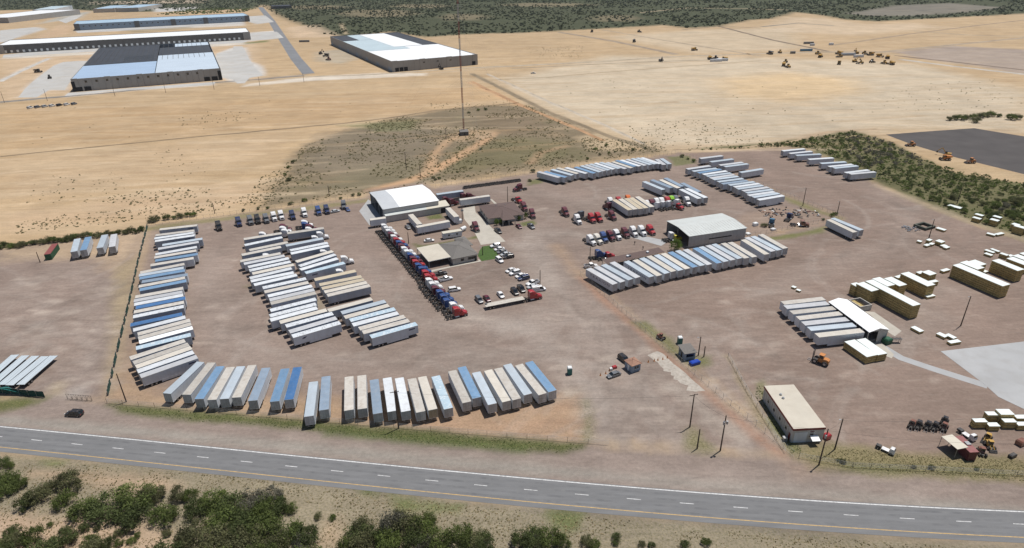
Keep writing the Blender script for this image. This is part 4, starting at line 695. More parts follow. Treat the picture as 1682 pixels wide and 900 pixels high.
Frow = conv(Zg, [(120, 521, 548, 122, 's'), (372, 540, 698, 128, 'b'), (540, 595, 812, 178, 'u', 'R'), (705, 610, 950, 185, 'b'), (868, 598, 1085, 175, 's'), (1030, 575, 1232, 162, 'b'), (1242, 620, 1415, 195, 'l')]) + [(451, 658.9, 468.1, 605.6, 'u')] + \
    conv(Zh, [(115, 445, 228, 28, 'd'), (380, 665, 440, 218, 's'), (577, 578, 605, 150, 'l'), (906, 588, 908, 148, 'b'), (1082, 575, 1075, 127, 'b'), (1285, 630, 1237, 188, 'l'), (1475, 605, 1408, 163, 'w'), (1655, 602, 1568, 165, 'w')]) + \
    conv(Zi, [(187, 522, 97, 187, 'b'), (305, 495, 200, 172, 'c', 'T'), (458, 480, 335, 170, 'q'), (640, 420, 497, 115, 'b'), (740, 380, 590, 75, 'u'), (893, 440, 733, 128, 's'), (1030, 410, 852, 110, 'c'), (1130, 388, 952, 92, 'b'), (1242, 342, 1040, 52, 's'), (1385, 340, 1155, 55, 'b'), (1483, 310, 1255, 28, 'u')])
FR_ = trailers(I1, Frow, '%s from left in roadside row', rear=0)
M1 = conv(Zd, [(165, 340, 660, 262, 'b', 'G'), (175, 420, 668, 315, 'p', 'G'), (240, 485, 740, 382, 'b'), (138, 548, 650, 442, 'b', 'G'), (120, 630, 645, 528, 'b'), (165, 665, 700, 558, 'g'), (222, 708, 755, 592, 'w'), (235, 755, 780, 635, 'p'), (275, 795, 822, 675, 'c'), (240, 855, 795, 722, 'w'), (262, 893, 815, 780, 'w')]) + \
    conv(Ze, [(300, 140, 860, 10, 'w'), (415, 180, 980, 58, 'p'), (435, 235, 1015, 108, 'b'), (480, 290, 1062, 155, 'w'), (500, 340, 1092, 203, 'g'), (515, 385, 1112, 245, 'b'), (505, 480, 1120, 325, 'p'), (503, 550, 1115, 392, 'p'), (510, 605, 1130, 443, 'w'), (635, 635, 1255, 470, 'c'), (710, 685, 1340, 515, 'p'), (760, 760, 1385, 575, 'g'), (795, 820, 1435, 635, 'p', 'k')])
M1_ = trailers(I1, M1, '%s from back, middle block left', rear=0)
M2 = conv(Zd, [(742, 262, 1210, 195, 'b', 'G'), (720, 425, 1205, 330, 's'), (770, 490, 1270, 388, 'p'), (785, 530, 1280, 425, 'w', 'G'), (845, 640, 1340, 497, 'c'), (880, 700, 1380, 537, 'p'), (895, 745, 1408, 590, 'w'), (970, 785, 1490, 650, 'q')]) + \
    [(*Ze(1090, 75), *Ze(1640, -45), 't'), (*Ze(1160, 140), *Zf(350, 30), 't'), (*Ze(1185, 190), *Zf(390, 68), 't'), (*Ze(1225, 235), *Zf(420, 108), 'c'), (*Ze(1260, 280), *Zf(460, 148), 'b', 'G'), (*Ze(1275, 478), *Zf(485, 325), 'c', 'G')] + \
    conv(Zf, [(85, 510, 665, 355, 's'), (125, 570, 710, 408, 'c'), (195, 610, 795, 455, 'q'), (225, 670, 840, 508, 'w'), (335, 715, 905, 560, 'b'), (355, 770, 985, 605, 'b'), (465, 825, 1080, 650, 'q', 'k')])
M2_ = trailers(I1, M2, '%s from back, middle block right', rear=0)
R1 = conv(Zj, [(485, 690, 215, 535, 'g'), (585, 662, 335, 518, 'g'), (690, 632, 440, 495, 's'), (785, 605, 565, 475, 'g'), (965, 595, 720, 445, 's'), (1068, 580, 820, 420, 'c'), (1170, 550, 920, 400, 's'), (1255, 525, 1020, 380, 'c'), (1350, 510, 1110, 360, 's'), (1440, 490, 1205, 345, 'c'), (1540, 468, 1300, 325, 'u'), (1635, 448, 1395, 305, 's')]) + \
    conv(Zk, [(445, 515, 205, 365, 'g'), (575, 495, 335, 345, 'u'), (665, 475, 415, 330, 's'), (755, 455, 505, 310, 'g'), (845, 435, 590, 295, 's'), (935, 430, 690, 275, 'b'), (1040, 415, 770, 255, 'b'), (1200, 380, 935, 215, 'c'), (1285, 340, 1025, 205, 'g'), (1365, 325, 1105, 190, 's'), (1445, 302, 1200, 165, 'b')])
R1_ = trailers(I1, R1, '%s from left, row right of yard', rear=0, anchor=True)
trailers(Zl, [(1560, 490, 1330, 380, 'c'), (1645, 462, 1410, 365, 's')], '%s of pair off yard corner', rear=0, anchor=True)
R2 = [(590, 225, 830, 190, 'g'), (650, 248, 850, 222, 's'), (697, 262, 890, 230, 'u'), (750, 278, 935, 250, 'w'), (783, 295, 985, 268, 's'), (820, 315, 1020, 285, 'g'), (848, 328, 1060, 300, 's'), (895, 350, 1110, 322, 's'), (935, 370, 1165, 340, 'l'), (1005, 383, 1215, 355, 's'), (1055, 402, 1265, 372, 'w'), (1085, 420, 1300, 390, 's'), (1140, 440, 1345, 410, 'g'), (1175, 460, 1395, 430, 's'), (1195, 485, 1420, 452, 'w'), (1240, 502, 1460, 468, 's'), (1290, 527, 1520, 488, 'w')]
trailers(Zn, R2, '%s from back in far-right row', rear=0, anchor=True)
trailers(Zn, [(940, 92, 760, 115, 'g'), (1045, 125, 850, 150, 's'), (1140, 158, 950, 182, 'g'), (1190, 172, 990, 197, 's'), (1335, 222, 1120, 257, 's')], '%s from back outside far-right fence', rear=1, anchor=True)
R3 = [(115, 142, 420, 112, 'w'), (212, 175, 510, 145, 'w'), (305, 200, 620, 183, 's'), (470, 252, 785, 232, 'w'), (630, 305, 950, 285, 's'), (735, 347, 1040, 318, 'w'), (790, 368, 1115, 335, 's'), (935, 430, 1270, 390, 'w'), (1000, 445, 1350, 415, 'g')]
trailers(Zo, R3, '%s from left beside brush belt', rear=0)
R4n = [(395, 410), (480, 408), (565, 380), (635, 360), (750, 357), (855, 355), (930, 338), (985, 325), (1045, 314), (1110, 302), (1180, 293), (1265, 295), (1345, 285), (1390, 266), (1450, 262), (1525, 252), (1595, 242), (1665, 233), (1715, 232)]
R4k = 'guscwusgswsgcuwgssw'
trailers(Zp, [(x, y, x - 200, y - (54 if i < 2 else 56 if i < 5 else 66), R4k[i]) for i, (x, y) in enumerate(R4n)], '%s from left along back fence', rear=0, anchor=True, gap=2.68)
trailers(Zn, [(348, 422, 180, 352, 's'), (418, 400, 265, 338, 'l'), (490, 402, 350, 338, 'c'), (530, 390, 390, 318, 'l')], '%s from left behind coloured trucks', rear=0)
trailers(Zn, [(705, 445, 550, 365, 'l'), (705, 510, 540, 428, 'w'), (765, 500, 600, 422, 'w')], '%s of three beside coloured trucks', rear=0, relax=False)
trailers(Zq, [(995, 350, 805, 228, 't'), (1062, 342, 885, 218, 'c'), (1130, 335, 955, 212, 't'), (1205, 325, 1022, 203, 't'), (1285, 312, 1100, 187, 'c')], '%s from left, tan-topped block', rear=0)
trailers(Zs, [(125, 220, 665, 160, 'b'), (160, 275, 715, 220, 'g'), (240, 345, 800, 285, 'b'), (330, 420, 880, 355, 'b'), (400, 490, 970, 430, 'g'), (480, 560, 1060, 505, 's'), (580, 645, 1165, 580, 'c', 'k')], '%s from back at loading dock', rear=1)
trailers(Z4, [(485, 752, 508, 668, 's'), (548, 738, 578, 660, 'u'), (655, 727, 688, 642, 's'), (735, 718, 748, 640, 'g')], '%s from left in dirt lot', rear=0)
trailers(Zn, [(370, 185, 290, 125, 'g'), (425, 178, 335, 118, 's')], '%s of two askew, back corner', rear=0, relax=False, L=12.2)
def one_tr(zw, p, k, label, L=16.15, rear=0, side='van_white', **kw):
    a = px(*zw(p[0], p[1]), 4.1); b = px(*zw(p[2], p[3]), 4.1); d = (a - b) if rear == 0 else (b - a)
    o = spawn('box_trailer', trailer_t('roof_' + RK[k], side, L, False, 'door_grey', **kw), (a + b) / 2, math.atan2(d.y, d.x), label, 'trailer', 'parked box trailers'); ALLTR.append(o); return o
one_tr(Zt, (158, 562, 330, 538), 'c', 'short white pup trailer beside the big white-roofed workshop', 7.5)
one_tr(Zt, (670, 490, 800, 632), 'c', 'white storage trailer with cream roof in the shop courtyard', 14.6)
one_tr(Zt, (745, 662, 1190, 578), 'c', 'long white storage trailer parked across the shop courtyard', 16.15)
one_tr(Zt, (1160, 402, 1290, 535), 'c', 'cream-roofed storage trailer between courtyard and concrete driveway', 13.6)
one_tr(Zt, (1010, 232, 1372, 182), 's', 'grey-sided trailer behind maroon tractors beside the workshop', 14.6, side='van_grey')
one_tr(Zu, (520, 247, 112, 302), 'b', 'white trailer parked behind the brown-roofed house', 16.15)
# office trailer
o_ = Zt; cA, yA, lA, wA, _ = fit_rect(3.0, Zt(1098, 752), Zt(1345, 712), Zt(1335, 690), Zt(1090, 728)); b = MB(); b.box(-lA / 2, lA / 2, -1.3, 1.3, 0.5, 2.95); Tof = [('body', b.mesh('body', 'van_white'), None)]
b = MB(); b.box(-lA / 2 - 0.05, lA / 2 + 0.05, -1.36, 1.36, 2.95, 3.08); Tof.append(('roof', b.mesh('roof', 'roof_metal_cream'), None))
b = MB(); b.box(-0.6, 0.3, -1.5, -1.3, 1.6, 2.2); Tof.append(('air_conditioner', b.mesh('air_conditioner', 'plastic_white'), None))
for x in (-2.2, 1.6): b = MB(); b.box(x, x + 0.9, -1.32, -1.29, 1.5, 2.2); Tof.append(('window', b.mesh('window', 'glass_dark'), None))
for x in (-lA / 2 + 0.6, 0, lA / 2 - 0.9): b = MB(); b.box(x, x + 0.4, -1.0, 1.0, 0, 0.5); Tof.append(('support_block', b.mesh('support_block', 'concrete'), None))
spawn('office_trailer', Tof, cA, yA, 'small white office trailer with flat roof on lawn edge', 'office trailer')
# lettering and side marks
def on_side(tr, me, name, x, y_sign, z=2.7):
    o = bpy.data.objects.new(name, me); C.objects.link(o); o.parent = tr
    o.location = (x, y_sign * 1.31, z); o.rotation_euler = (math.pi / 2, 0, 0 if y_sign < 0 else math.pi); return o
TX = text_mesh('TRAXION', 1.05, 'paint_navy')
TX.transform(Matrix.Scale(1.5, 4, (1, 0, 0)))
on_side(R1_[0], TX, 'lettering', 0.6, -1, 2.75); on_side(R1_[4], TX, 'lettering', 0.6, -1, 2.75)
b = MB(); b.box(-1.1, 1.1, -0.22, 0.22, -0.005, 0.005); DEC = b.mesh('side_decal', 'paint_navy')
b = MB(); b.add([(-0.9, -0.3, 0.004), (0.2, -0.3, 0.004), (0.9, 0.3, 0.004), (-0.1, 0.3, 0.004)], [(0, 1, 2, 3)]); DEC2 = b.mesh('side_decal', 'paint_navy')

for tr, me, x, z in ((M1_[23], DEC2, 4.6, 3.0), (M2_[20], DEC, -5.8, 3.2), (M2_[7], DEC, 4.8, 2.9), (Lr_[32], DEC, -6.2, 3.2), (Lr_[0], DEC, -5.2, 3.2), (Lr_[3], DEC, -5.0, 3.2)): on_side(tr, me, 'side_decal', x, 1, z)
# ------------------------------------------------------------------ tractors
COLW = dict(white='white', cream='cream', red='bright red', maroon='maroon', blue='blue', navy='dark blue', black='black', grey='dark grey', silver='silver', orange='orange', lime='lime green', yellow='yellow', teal='faded blue', rust='rusty red')
def tractor(roof, front, col, label, day=False, zr=3.9, zf=1.5, off=0.1, group='parked truck tractors'):
    a = px(*roof, zr); b = px(*front, zf); d = (b - a).normalized()
    return spawn('truck_tractor', tractor_t(col, day), a + d * off, math.atan2(d.y, d.x), label, 'truck', group)
Zw = Z(680, 440); Zx = Z(330, 310); Zy = Z(480, 300); Zaa = Z(770, 390); Zad = Z(980, 530); Zae = Z(1472, 640); Zac = Z(1290, 670); Zai = Z(0, 630); Zbc = Z(1472, 310); Zbb = Z(1472, 390); Zba = Z(1370, 390)
# the long bobtail row
SEQ = 'white white white maroon white red blue maroon white white blue maroon red blue blue red red white white maroon blue blue blue white red'.split()
hd = (px(*Zw(665, 625)) - px(*Zw(432, 680))).normalized(); yawT = math.atan2(hd.y, hd.x)
P0 = px(*Zv(212, 150), 3.9); P1 = px(*Zw(520, 525), 3.9)
for i, c in enumerate(SEQ):
    t = i / (len(SEQ) - 1); q = P0.lerp(P1, t) + hd * (0.95 + (-0.9 if 17 <= i <= 22 else 0.0) + random.uniform(-0.25, 0.25))
    spawn('truck_tractor', tractor_t(c), q, yawT + random.uniform(-0.015, 0.015), '%s sleeper tractor, %s from the back in the long bobtail row' % (COLW[c], ordn(i + 1)), 'truck', 'bobtail tractors in the long row')
# nine in front of the pale shop
for i, (rx, ry, fx_, fy_, c) in enumerate(((468, 688, 512, 780, 'white'), (556, 675, 605, 770, 'cream'), (640, 650, 688, 755, 'blue'), (725, 632, 775, 730, 'maroon'), (812, 617, 853, 712, 'white'), (922, 592, 968, 690, 'maroon'), (1033, 575, 1072, 672, 'white'), (1142, 566, 1185, 662, 'white'), (1255, 555, 1295, 645, 'red'))):
    tractor(Zq(rx, ry), Zq(fx_, fy_), c, '%s sleeper tractor, %s from left of nine before the pale shop' % (COLW[c], ordn(i + 1)), group='nine tractors before the pale shop')
for rx, ry, fx_, fy_, c, lab in ((135, 322, 178, 415, 'maroon', 'maroon tractor standing alone in the open yard centre'), (300, 420, 346, 522, 'white', 'white tractor at the left end of the four-truck cluster'), (482, 402, 518, 490, 'red', 'left of two bright red tractors side by side'), (570, 392, 607, 478, 'red', 'right of two bright red tractors side by side'), (750, 370, 792, 458, 'maroon', 'maroon tractor at the near left corner of tan-topped trailers'),
                             (735, 195, 775, 290, 'white', 'white tractor half hidden behind the tan-topped trailers'), (845, 188, 890, 285, 'red', 'red tractor half hidden behind the tan-topped trailers'), (970, 165, 1012, 262, 'orange', 'orange tractor half hidden behind the tan-topped trailers'), (1215, 235, 1260, 330, 'white', 'white tractor right behind the tan-topped trailers'),
                             (1283, 222, 1328, 318, 'maroon', 'maroon tractor, leftmost of the coloured line in the island'), (1345, 205, 1388, 300, 'white', 'white tractor beside the maroon one in the island'), (1410, 198, 1454, 292, 'white', 'white tractor left of the red one in the island'), (1488, 188, 1532, 282, 'red', 'red tractor left of the lime green one'), (1545, 176, 1590, 270, 'lime', 'lime green tractor in the island'), (1597, 168, 1642, 262, 'grey', 'dark grey tractor right of the lime green one')):
    tractor(Zq(rx, ry), Zq(fx_, fy_), c, lab)
# facing away (sleeper backs to the camera)
def away(p, q, c, lab):    # p: top of the sleeper back, q: rear wheels on the ground
    a = px(*p, 3.85); b = px(*q, 0.5); d = (a - b).normalized(); return spawn('truck_tractor', tractor_t(c), a + d * 0.9, math.atan2(d.y, d.x), lab, 'truck', 'parked truck tractors')
away(Zq(375, 380), Zq(415, 480), 'grey', 'dark grey tractor showing its back between white and red')
for x, y, x2, y2, c, lab in ((1385, 262, 1430, 362, 'white', 'left white tractor with its back to the camera, island'), (1452, 252, 1500, 352, 'white', 'middle white tractor with its back to the camera, island'), (1530, 245, 1572, 342, 'white', 'right white tractor with its back to the camera, island')): away(Zq(x, y), Zq(x2, y2), c, lab)
away(Zn(510, 528), Zn(550, 600), 'white', 'white tractor backed up to a red hood in the island'); tractor(Zn(588, 500), Zn(622, 575), 'white', 'white tractor at the right end of the island')
tractor(Zn(490, 560), Zn(565, 610), 'red', 'low red day-cab tractor at the island edge', True, 2.9)
tractor(Zq(725, 262), Zq(660, 290), 'maroon', 'maroon tractor facing left beside the tan-topped trailers')
# along the back fence, left
for i, (x, y, c, dy) in enumerate(((215, 425, 'black', 1), (478, 372, 'navy', 1), (632, 352, 'grey', 1), (728, 338, 'black', 1), (840, 330, 'grey', 1), (945, 305, 'white', 0), (1040, 287, 'white', 0), (1187, 285, 'navy', 1), (1345, 250, 'white', 0), (1530, 228, 'blue', 0), (1640, 212, 'navy', 0))):
    tractor(Zx(x, y), Zx(x + 30, y + 96), c, '%s tractor, %s from the left along the back fence' % (COLW[c], ordn(i + 1)), group='tractors along the back fence')
tractor(Zy(668, 232), Zy(680, 330), 'grey', 'dark grey tractor last in line left of the workshop')
# loose in and around the middle block
H0 = math.atan2((px(*Zd(1210, 195), 4.1) - px(*Zd(742, 262), 4.1)).y, (px(*Zd(1210, 195), 4.1) - px(*Zd(742, 262), 4.1)).x)
def trac_yaw(p, yaw, c, lab, z=3.85, off=0.1, day=False):
    a = px(*p, z); return spawn('truck_tractor', tractor_t(c, day), a + Vector((math.cos(yaw), math.sin(yaw))) * off, yaw, lab, 'truck', 'parked truck tractors')
trac_yaw(Zx(790, 575), H0 - 0.1, 'white', 'white tractor peeking over the backmost left middle trailer'); trac_yaw(Zx(1060, 470), H0 - 0.15, 'maroon', 'maroon tractor behind two white ones in middle block'); trac_yaw(Zx(1060, 500), H0 - 0.15, 'white', 'white tractor between a maroon and another white tractor'); trac_yaw(Zx(1085, 535), H0 - 0.15, 'white', 'white tractor between the two middle trailer columns')
trac_yaw(Zx(1345, 418), H0 - 0.15, 'white', 'white tractor at the back of the four-colour clump'); trac_yaw(Zx(1352, 446), H0 - 0.15, 'blue', 'blue tractor in the four-colour clump'); trac_yaw(Zx(1405, 470), H0 - 0.15, 'maroon', 'maroon tractor in the four-colour clump'); trac_yaw(Zx(1400, 510), H0 - 0.15, 'white', 'white tractor at the front of the four-colour clump')
for p, lab in ((Zd(1145, 250), 'white tractor coupled beside the backmost right middle trailer'), (Zd(1080, 303), 'white tractor hidden behind the second right middle trailer'), (Zd(1195, 490), 'white tractor roof showing among right middle trailers'), (Zd(1465, 568), 'white tractor sticking out right of the middle block'), (Zd(1405, 745), 'white tractor beside the tan-roofed middle trailers'), (Zd(440, 540), 'white tractor roof among left middle trailers')):
    trac_yaw(p, H0 + 0.02, 'white', lab)
# maroon ones round the house
tractor(Zu(915, 95), Zu(835, 165), 'maroon', 'maroon tractor facing left near the tyre pile'); tractor(Zu(955, 335), Zu(992, 425), 'maroon', 'maroon tractor behind the brown house, upper one'); tractor(Zu(1065, 425), Zu(1098, 525), 'maroon', 'maroon tractor beside the brown house, lower one'); tractor(Zu(318, 595), Zu(358, 695), 'maroon', 'maroon tractor parked on the concrete driveway')
tractor(Zu(870, 262), Zu(890, 305), 'red', 'small red day-cab tow truck near the maroon tractors', True, 2.9)
for x, y, c, lab in ((1122, 268, 'maroon', 'maroon tractor by the workshop, leftmost of four'), (1205, 292, 'maroon', 'maroon tractor by the workshop, second of four'), (1358, 222, 'maroon', 'maroon tractor by the workshop, third of four'), (1438, 218, 'maroon', 'maroon tractor by the workshop, rightmost of four')): trac_yaw(Zt(x, y), H0 + 0.25, c, lab)
# flatbed with red tractor, shop trucks, wrecks
fa, fb = px(*Zw(895, 500), 1.5), px(*Zw(1480, 385), 1.5); fd = (fb - fa).normalized(); fy_ = math.atan2(fd.y, fd.x)
spawn('flatbed_trailer', flat_t('roof_cream', 15.2), (fa + fb) / 2, fy_ + math.pi, 'long pale flatbed trailer coupled to a red tractor', 'flatbed')
spawn('truck_tractor', tractor_t('red'), fb + fd * 1.9, fy_, 'red tractor coupled to the pale flatbed trailer', 'truck', 'parked truck tractors')
yB2 = math.atan2((px(1226, 390) - px(1137, 402)).y, (px(1226, 390) - px(1137, 402)).x)
trac_yaw(Zj(1215, 12), yB2, 'white', 'white tractor nosing into the pale shop', off=0.3); trac_yaw(Zj(1225, 52), yB2, 'yellow', 'yellow-hooded tractor at the pale shop door', 2.9, 0.9, True)
trac_yaw(Zj(255, 245), H0 - 0.05, 'blue', 'blue tractor beside the long brown shed'); trac_yaw(Zj(335, 285), H0 - 0.05, 'red', 'red low-roof tractor beside the long brown shed', 2.9, 0.9, True)
for x, y, c, yw, lab in ((470, 330, 'teal', 1.2, 'faded blue stripped cab in the wreck corner'), (690, 255, 'navy', 0.9, 'dark blue stripped tractor in the wreck corner'), (815, 330, 'rust', -0.25, 'rusty red stripped tractor in the wreck corner')): trac_yaw(Zl(x, y), yw, c, lab, 3.0, 0.8, True)
# flatbeds in the left lot
for i, (nx, ny, fx_, fy2) in enumerate(((252, 585, 708, 193), (158, 552, 592, 200), (48, 548, 467, 195), (-75, 543, 335, 190), (-205, 535, 200, 180))):
    z0 = Z(0, 560); a = px(*z0(nx, ny), 1.5); c = px(*z0(fx_, fy2), 1.5); d = (a - c).normalized()
    spawn('flatbed_trailer', flat_t('deck_silver', 15.6), c + d * 7.8, math.atan2(d.y, d.x), 'silver flatbed trailer, %s from the right in the left lot' % ordn(i + 1), 'flatbed', 'silver flatbeds in the left lot')
# ------------------------------------------------------------------ cars
def car(c, ax, kind, col, label, z=0.7):
    a = px(c[0] - ax[0] / 8, c[1] - ax[1] / 8, z); b = px(c[0] + ax[0] / 8, c[1] + ax[1] / 8, z); d = b - a
    nm = dict(sedan='parked_car', suv='parked_suv', pickup='pickup_truck', van='parked_van')[kind]
    return spawn(nm, car_t(kind, col), (a + b) / 2, math.atan2(d.y, d.x), label, dict(sedan='car', suv='car', pickup='pickup', van='van')[kind], 'parked cars')
for zz, x, y, ax, kind, col, lab in (
    (Zaa, 350, 105, (-60, 10), 'suv', 'white', 'white SUV furthest back by the green lawn'), (Zaa, 402, 148, (-60, 11), 'sedan', 'white', 'white sedan second from back by the green lawn'), (Zaa, 438, 182, (-60, 11), 'sedan', 'grey', 'grey sedan third from back by the green lawn'), (Zaa, 482, 215, (-60, 12), 'sedan', 'silver', 'silver sedan beside the black SUV by the lawn'), (Zaa, 522, 250, (-60, 10), 'suv', 'black', 'black SUV nearest the camera by the green lawn'), (Zaa, 405, 295, (45, 35), 'suv', 'white', 'white SUV parked askew below the green lawn'),
    (Zaa, 552, 428, (-65, 20), 'sedan', 'white', 'white sedan furthest back in the mid-lot row'), (Zaa, 605, 462, (-65, 18), 'suv', 'white', 'white SUV second in the mid-lot row'), (Zaa, 680, 497, (-65, 18), 'sedan', 'white', 'white sedan third in the mid-lot row'), (Zaa, 722, 532, (-65, 16), 'suv', 'navy', 'dark blue SUV nearest in the mid-lot row'),
    (Zaa, 838, 595, (-75, 22), 'pickup', 'white', 'white pickup behind the red flatbed tractor'), (Zaa, 838, 640, (-70, 16), 'sedan', 'silver', 'silver car between white pickup and white van'), (Zaa, 918, 680, (70, -10), 'van', 'white', 'white van by the light pole near red tractor'), (Zaa, 692, 672, (45, 58), 'pickup', 'black', 'black pickup beside the flatbed, rightmost'), (Zaa, 605, 712, (45, 50), 'suv', 'black', 'black SUV left of the black pickup'), (Zaa, 420, 750, (42, 50), 'sedan', 'white', 'white sedan behind the flatbed trailer middle'), (Zaa, 240, 798, (42, 46), 'sedan', 'maroon', 'maroon sedan behind the flatbed trailer rear'), (Zaa, 137, 820, (45, 50), 'suv', 'grey', 'dark grey SUV at the flatbed trailer tail'),
    (Zw, 345, 72, (70, -14), 'pickup', 'black', 'black pickup by the carport sidewalk'), (Zw, 418, 142, (80, -20), 'pickup', 'white', 'white pickup beside the red bobtail tractors'), (Zw, 532, 280, (80, -12), 'suv', 'white', 'white SUV alone beside the bobtail row'), (Zv, 840, 355, (80, -8), 'sedan', 'white', 'white sedan in the courtyard above the lawn strip'), (Zt, 640, 662, (40, 35), 'sedan', 'grey', 'grey sedan beside the courtyard storage trailer'),
    (Zu, 627, 712, (48, 42), 'pickup', 'black', 'black pickup with pale bed by the concrete driveway'), (Zu, 900, 652, (40, 34), 'sedan', 'maroon', 'maroon car under the house porch edge'), (Zu, 1062, 652, (48, 40), 'pickup', 'grey', 'grey pickup right of the brown house porch'),
    (Zad, 225, 678, (-85, 30), 'sedan', 'grey', 'dark grey sedan waiting left of the guard booth'), (Zad, 362, 478, (50, 40), 'suv', 'black', 'black SUV behind the brown-roofed guard booth'), (Zai, 975, 390, (-100, -4), 'suv', 'black', 'dark SUV pulling out onto the roadside at left'), (Zj, 165, 450, (60, -6), 'pickup', 'white', 'white pickup at the left end of the brown shed'), (Zy, 565, 372, (40, -8), 'sedan', 'silver', 'silver car among the fence line tractors'), (Zy, 728, 350, (30, 30), 'sedan', 'blue', 'small blue car left of the workshop apron')):
    car(zz(x, y), ax, kind, col, lab)
# ------------------------------------------------------------------ white flat trucks and machines on the right
def cabover_t(col):
    k = ('co', col)
    if k in CACHE: return CACHE[k]
    P = 'paint_' + col; T = []; b = MB(); b.loft([sect(1.6, 0.6, 2.5, 1.05, 1.0), sect(1.9, 0.55, 2.75, 1.1, 1.0), sect(3.0, 0.55, 2.75, 1.1, 1.0), sect(3.35, 0.55, 2.0, 1.1, 1.02), sect(3.42, 0.55, 1.5, 1.08, 1.0)]); T.append(('cab', b.mesh('cab', P), None))
    b = MB(); b.quad((3.08, -0.9, 2.68), (3.38, -0.98, 1.95), (3.38, 0.98, 1.95), (3.08, 0.9, 2.68)); b.v = [(x + 0.02, y, z + 0.02) for x, y, z in b.v]; T.append(('windshield', b.mesh('windshield', 'glass_dark'), None))
    b = MB(); b.box(-3.4, 3.2, -0.42, -0.3, 0.6, 0.85); b.box(-3.4, 3.2, 0.3, 0.42, 0.6, 0.85); T.append(('frame', b.mesh('frame', 'chassis'), None))
    b = MB(); b.box(-1.2, 1.4, -1.0, 1.0, 0.86, 1.05); T.append(('deck', b.mesh('deck', P), None))
    for x in (2.4, -2.4):
        for s in (-1, 1): T.append(('wheel', W_TRUCK, None, (x, s * 0.95, 0.5)))
    b = MB(); b.box(-3.3, -1.5, -0.8, 0.8, 0.86, 1.6); T.append(('gear_box', b.mesh('gear_box', 'chassis'), None))
    CACHE[k] = T; return T
def mach(T, name, p, ax, label, cat, group=None, z=1.0, s=None):
    a = px(p[0] - ax[0] / 8, p[1] - ax[1] / 8, z); b = px(p[0] + ax[0] / 8, p[1] + ax[1] / 8, z); d = b - a
    return spawn(name, T, (a + b) / 2, math.atan2(d.y, d.x), label, cat, group, sc_=(s, s, s) if s else None)
mach(cabover_t('white'), 'yard_truck', Zac(1320, 525), (70, 30), 'white yard truck at the fence right of the metal building', 'truck', s=0.66); mach(cabover_t('white'), 'yard_truck', Zae(930, 575), (70, 45), 'white yard truck beside the red shed', 'truck', s=0.7)
for x, y, ax, lab in ((215, 450, (-20, 40), 'dark forklift, leftmost of the parked group'), (300, 455, (-20, 40), 'dark forklift, second of the parked group'), (420, 465, (-20, 40), 'dark forklift, third of the parked group'), (515, 475, (-20, 40), 'dark forklift, fourth of the parked group'), (640, 405, (-20, 40), 'dark forklift at the back of the parked group'), (635, 485, (-20, 40), 'dark forklift with red counterweight, rightmost of the group')):
    mach(loader_t('rust' if 'red' in lab or 'left' in lab else 'black', 'forklift'), 'forklift', Zae(x, y), ax, lab, 'forklift', 'parked forklifts', s=0.62)
mach(loader_t('yellow', 'loader'), 'wheel_loader', Zae(1205, 625), (-30, 40), 'yellow wheel loader behind the red shed', 'loader', s=0.62); mach(loader_t('yellow', 'loader'), 'wheel_loader', Zae(1240, 720), (30, 40), 'yellow wheel loader with bucket towards the camera', 'loader', s=0.62); mach(loader_t('rust', 'tractor'), 'farm_tractor', Zae(1135, 810), (20, 40), 'dark red tractor right of the red shed', 'tractor', s=0.6)
mach(loader_t('orange', 'forklift'), 'forklift', (1348, 592), (-40, -14), 'orange rough-terrain forklift in the open lumber yard', 'forklift', s=0.95)
mach(loader_t('rust', 'tractor'), 'farm_tractor', Zad(850, 180), (40, 20), 'old dark red tractor by the far fence', 'tractor', s=0.6)
# earthmovers far away
FARM = [(1187, 98, 'dump', 'yellow'), (1290, 102, 'loader', 'yellow'), (1287, 107, 'dump', 'yellow'), (1294, 110, 'loader', 'yellow'), (1343, 88, 'loader', 'yellow'), (1348, 93, 'dump', 'yellow'), (1376, 88, 'dump', 'yellow'), (1379, 93, 'loader', 'yellow'), (1378, 105, 'dump', 'yellow'), (1407, 87, 'excavator', 'yellow'), (1420, 88, 'loader', 'yellow'), (1428, 90, 'dump', 'yellow'), (1447, 93, 'dump', 'yellow'), (1457, 95, 'dump', 'yellow'), (1452, 104, 'loader', 'yellow'), (1462, 105, 'dump', 'yellow'), (1404, 101, 'excavator', 'yellow'), (1413, 104, 'loader', 'yellow'), (1432, 102, 'loader', 'black'), (1281, 86, 'loader', 'yellow'), (1263, 88, 'dump', 'black'), (527, 88, 'excavator', 'black'), (534, 92, 'dump', 'black'), (540, 98, 'loader', 'rust'), (725, 113, 'excavator', 'black'), (65, 118, 'dump', 'black'), (82, 128, 'loader', 'black'), (1042, 68, 'dump', 'black'), (1050, 52, 'loader', 'black'), (972, 52, 'dump', 'black'), (1142, 82, 'dump', 'yellow'), (1085, 100, 'excavator', 'black'), (1165, 96, 'dump', 'yellow'), (1175, 96, 'loader', 'black')]
for i, (x, y, kd, c) in enumerate(FARM):
    a = px(x, y + 1.0)
    nm = dict(dump='dump_truck', loader='wheel_loader', excavator='excavator')[kd]
    near = 'by the far warehouses' if x < 740 else 'in the distant machine park on pale sand' if x > 1250 else 'out on the pale graded field'
    r = sum(1 for q in FARM[:i] if q[2] == kd and (q[0] < 740) == (x < 740) and (q[0] > 1250) == (x > 1250)) + 1
    spawn(nm, loader_t(c if c != 'yellow' else 'yellow', kd), a, random.uniform(0, 6.3), 'small %s %s %s, %s of its kind' % ({'black': 'dark', 'yellow': 'yellow', 'rust': 'rusty'}[c], kd, near, ordn(r)), kd, 'far earthmoving machines', sc_=(1.25, 1.25, 1.25))
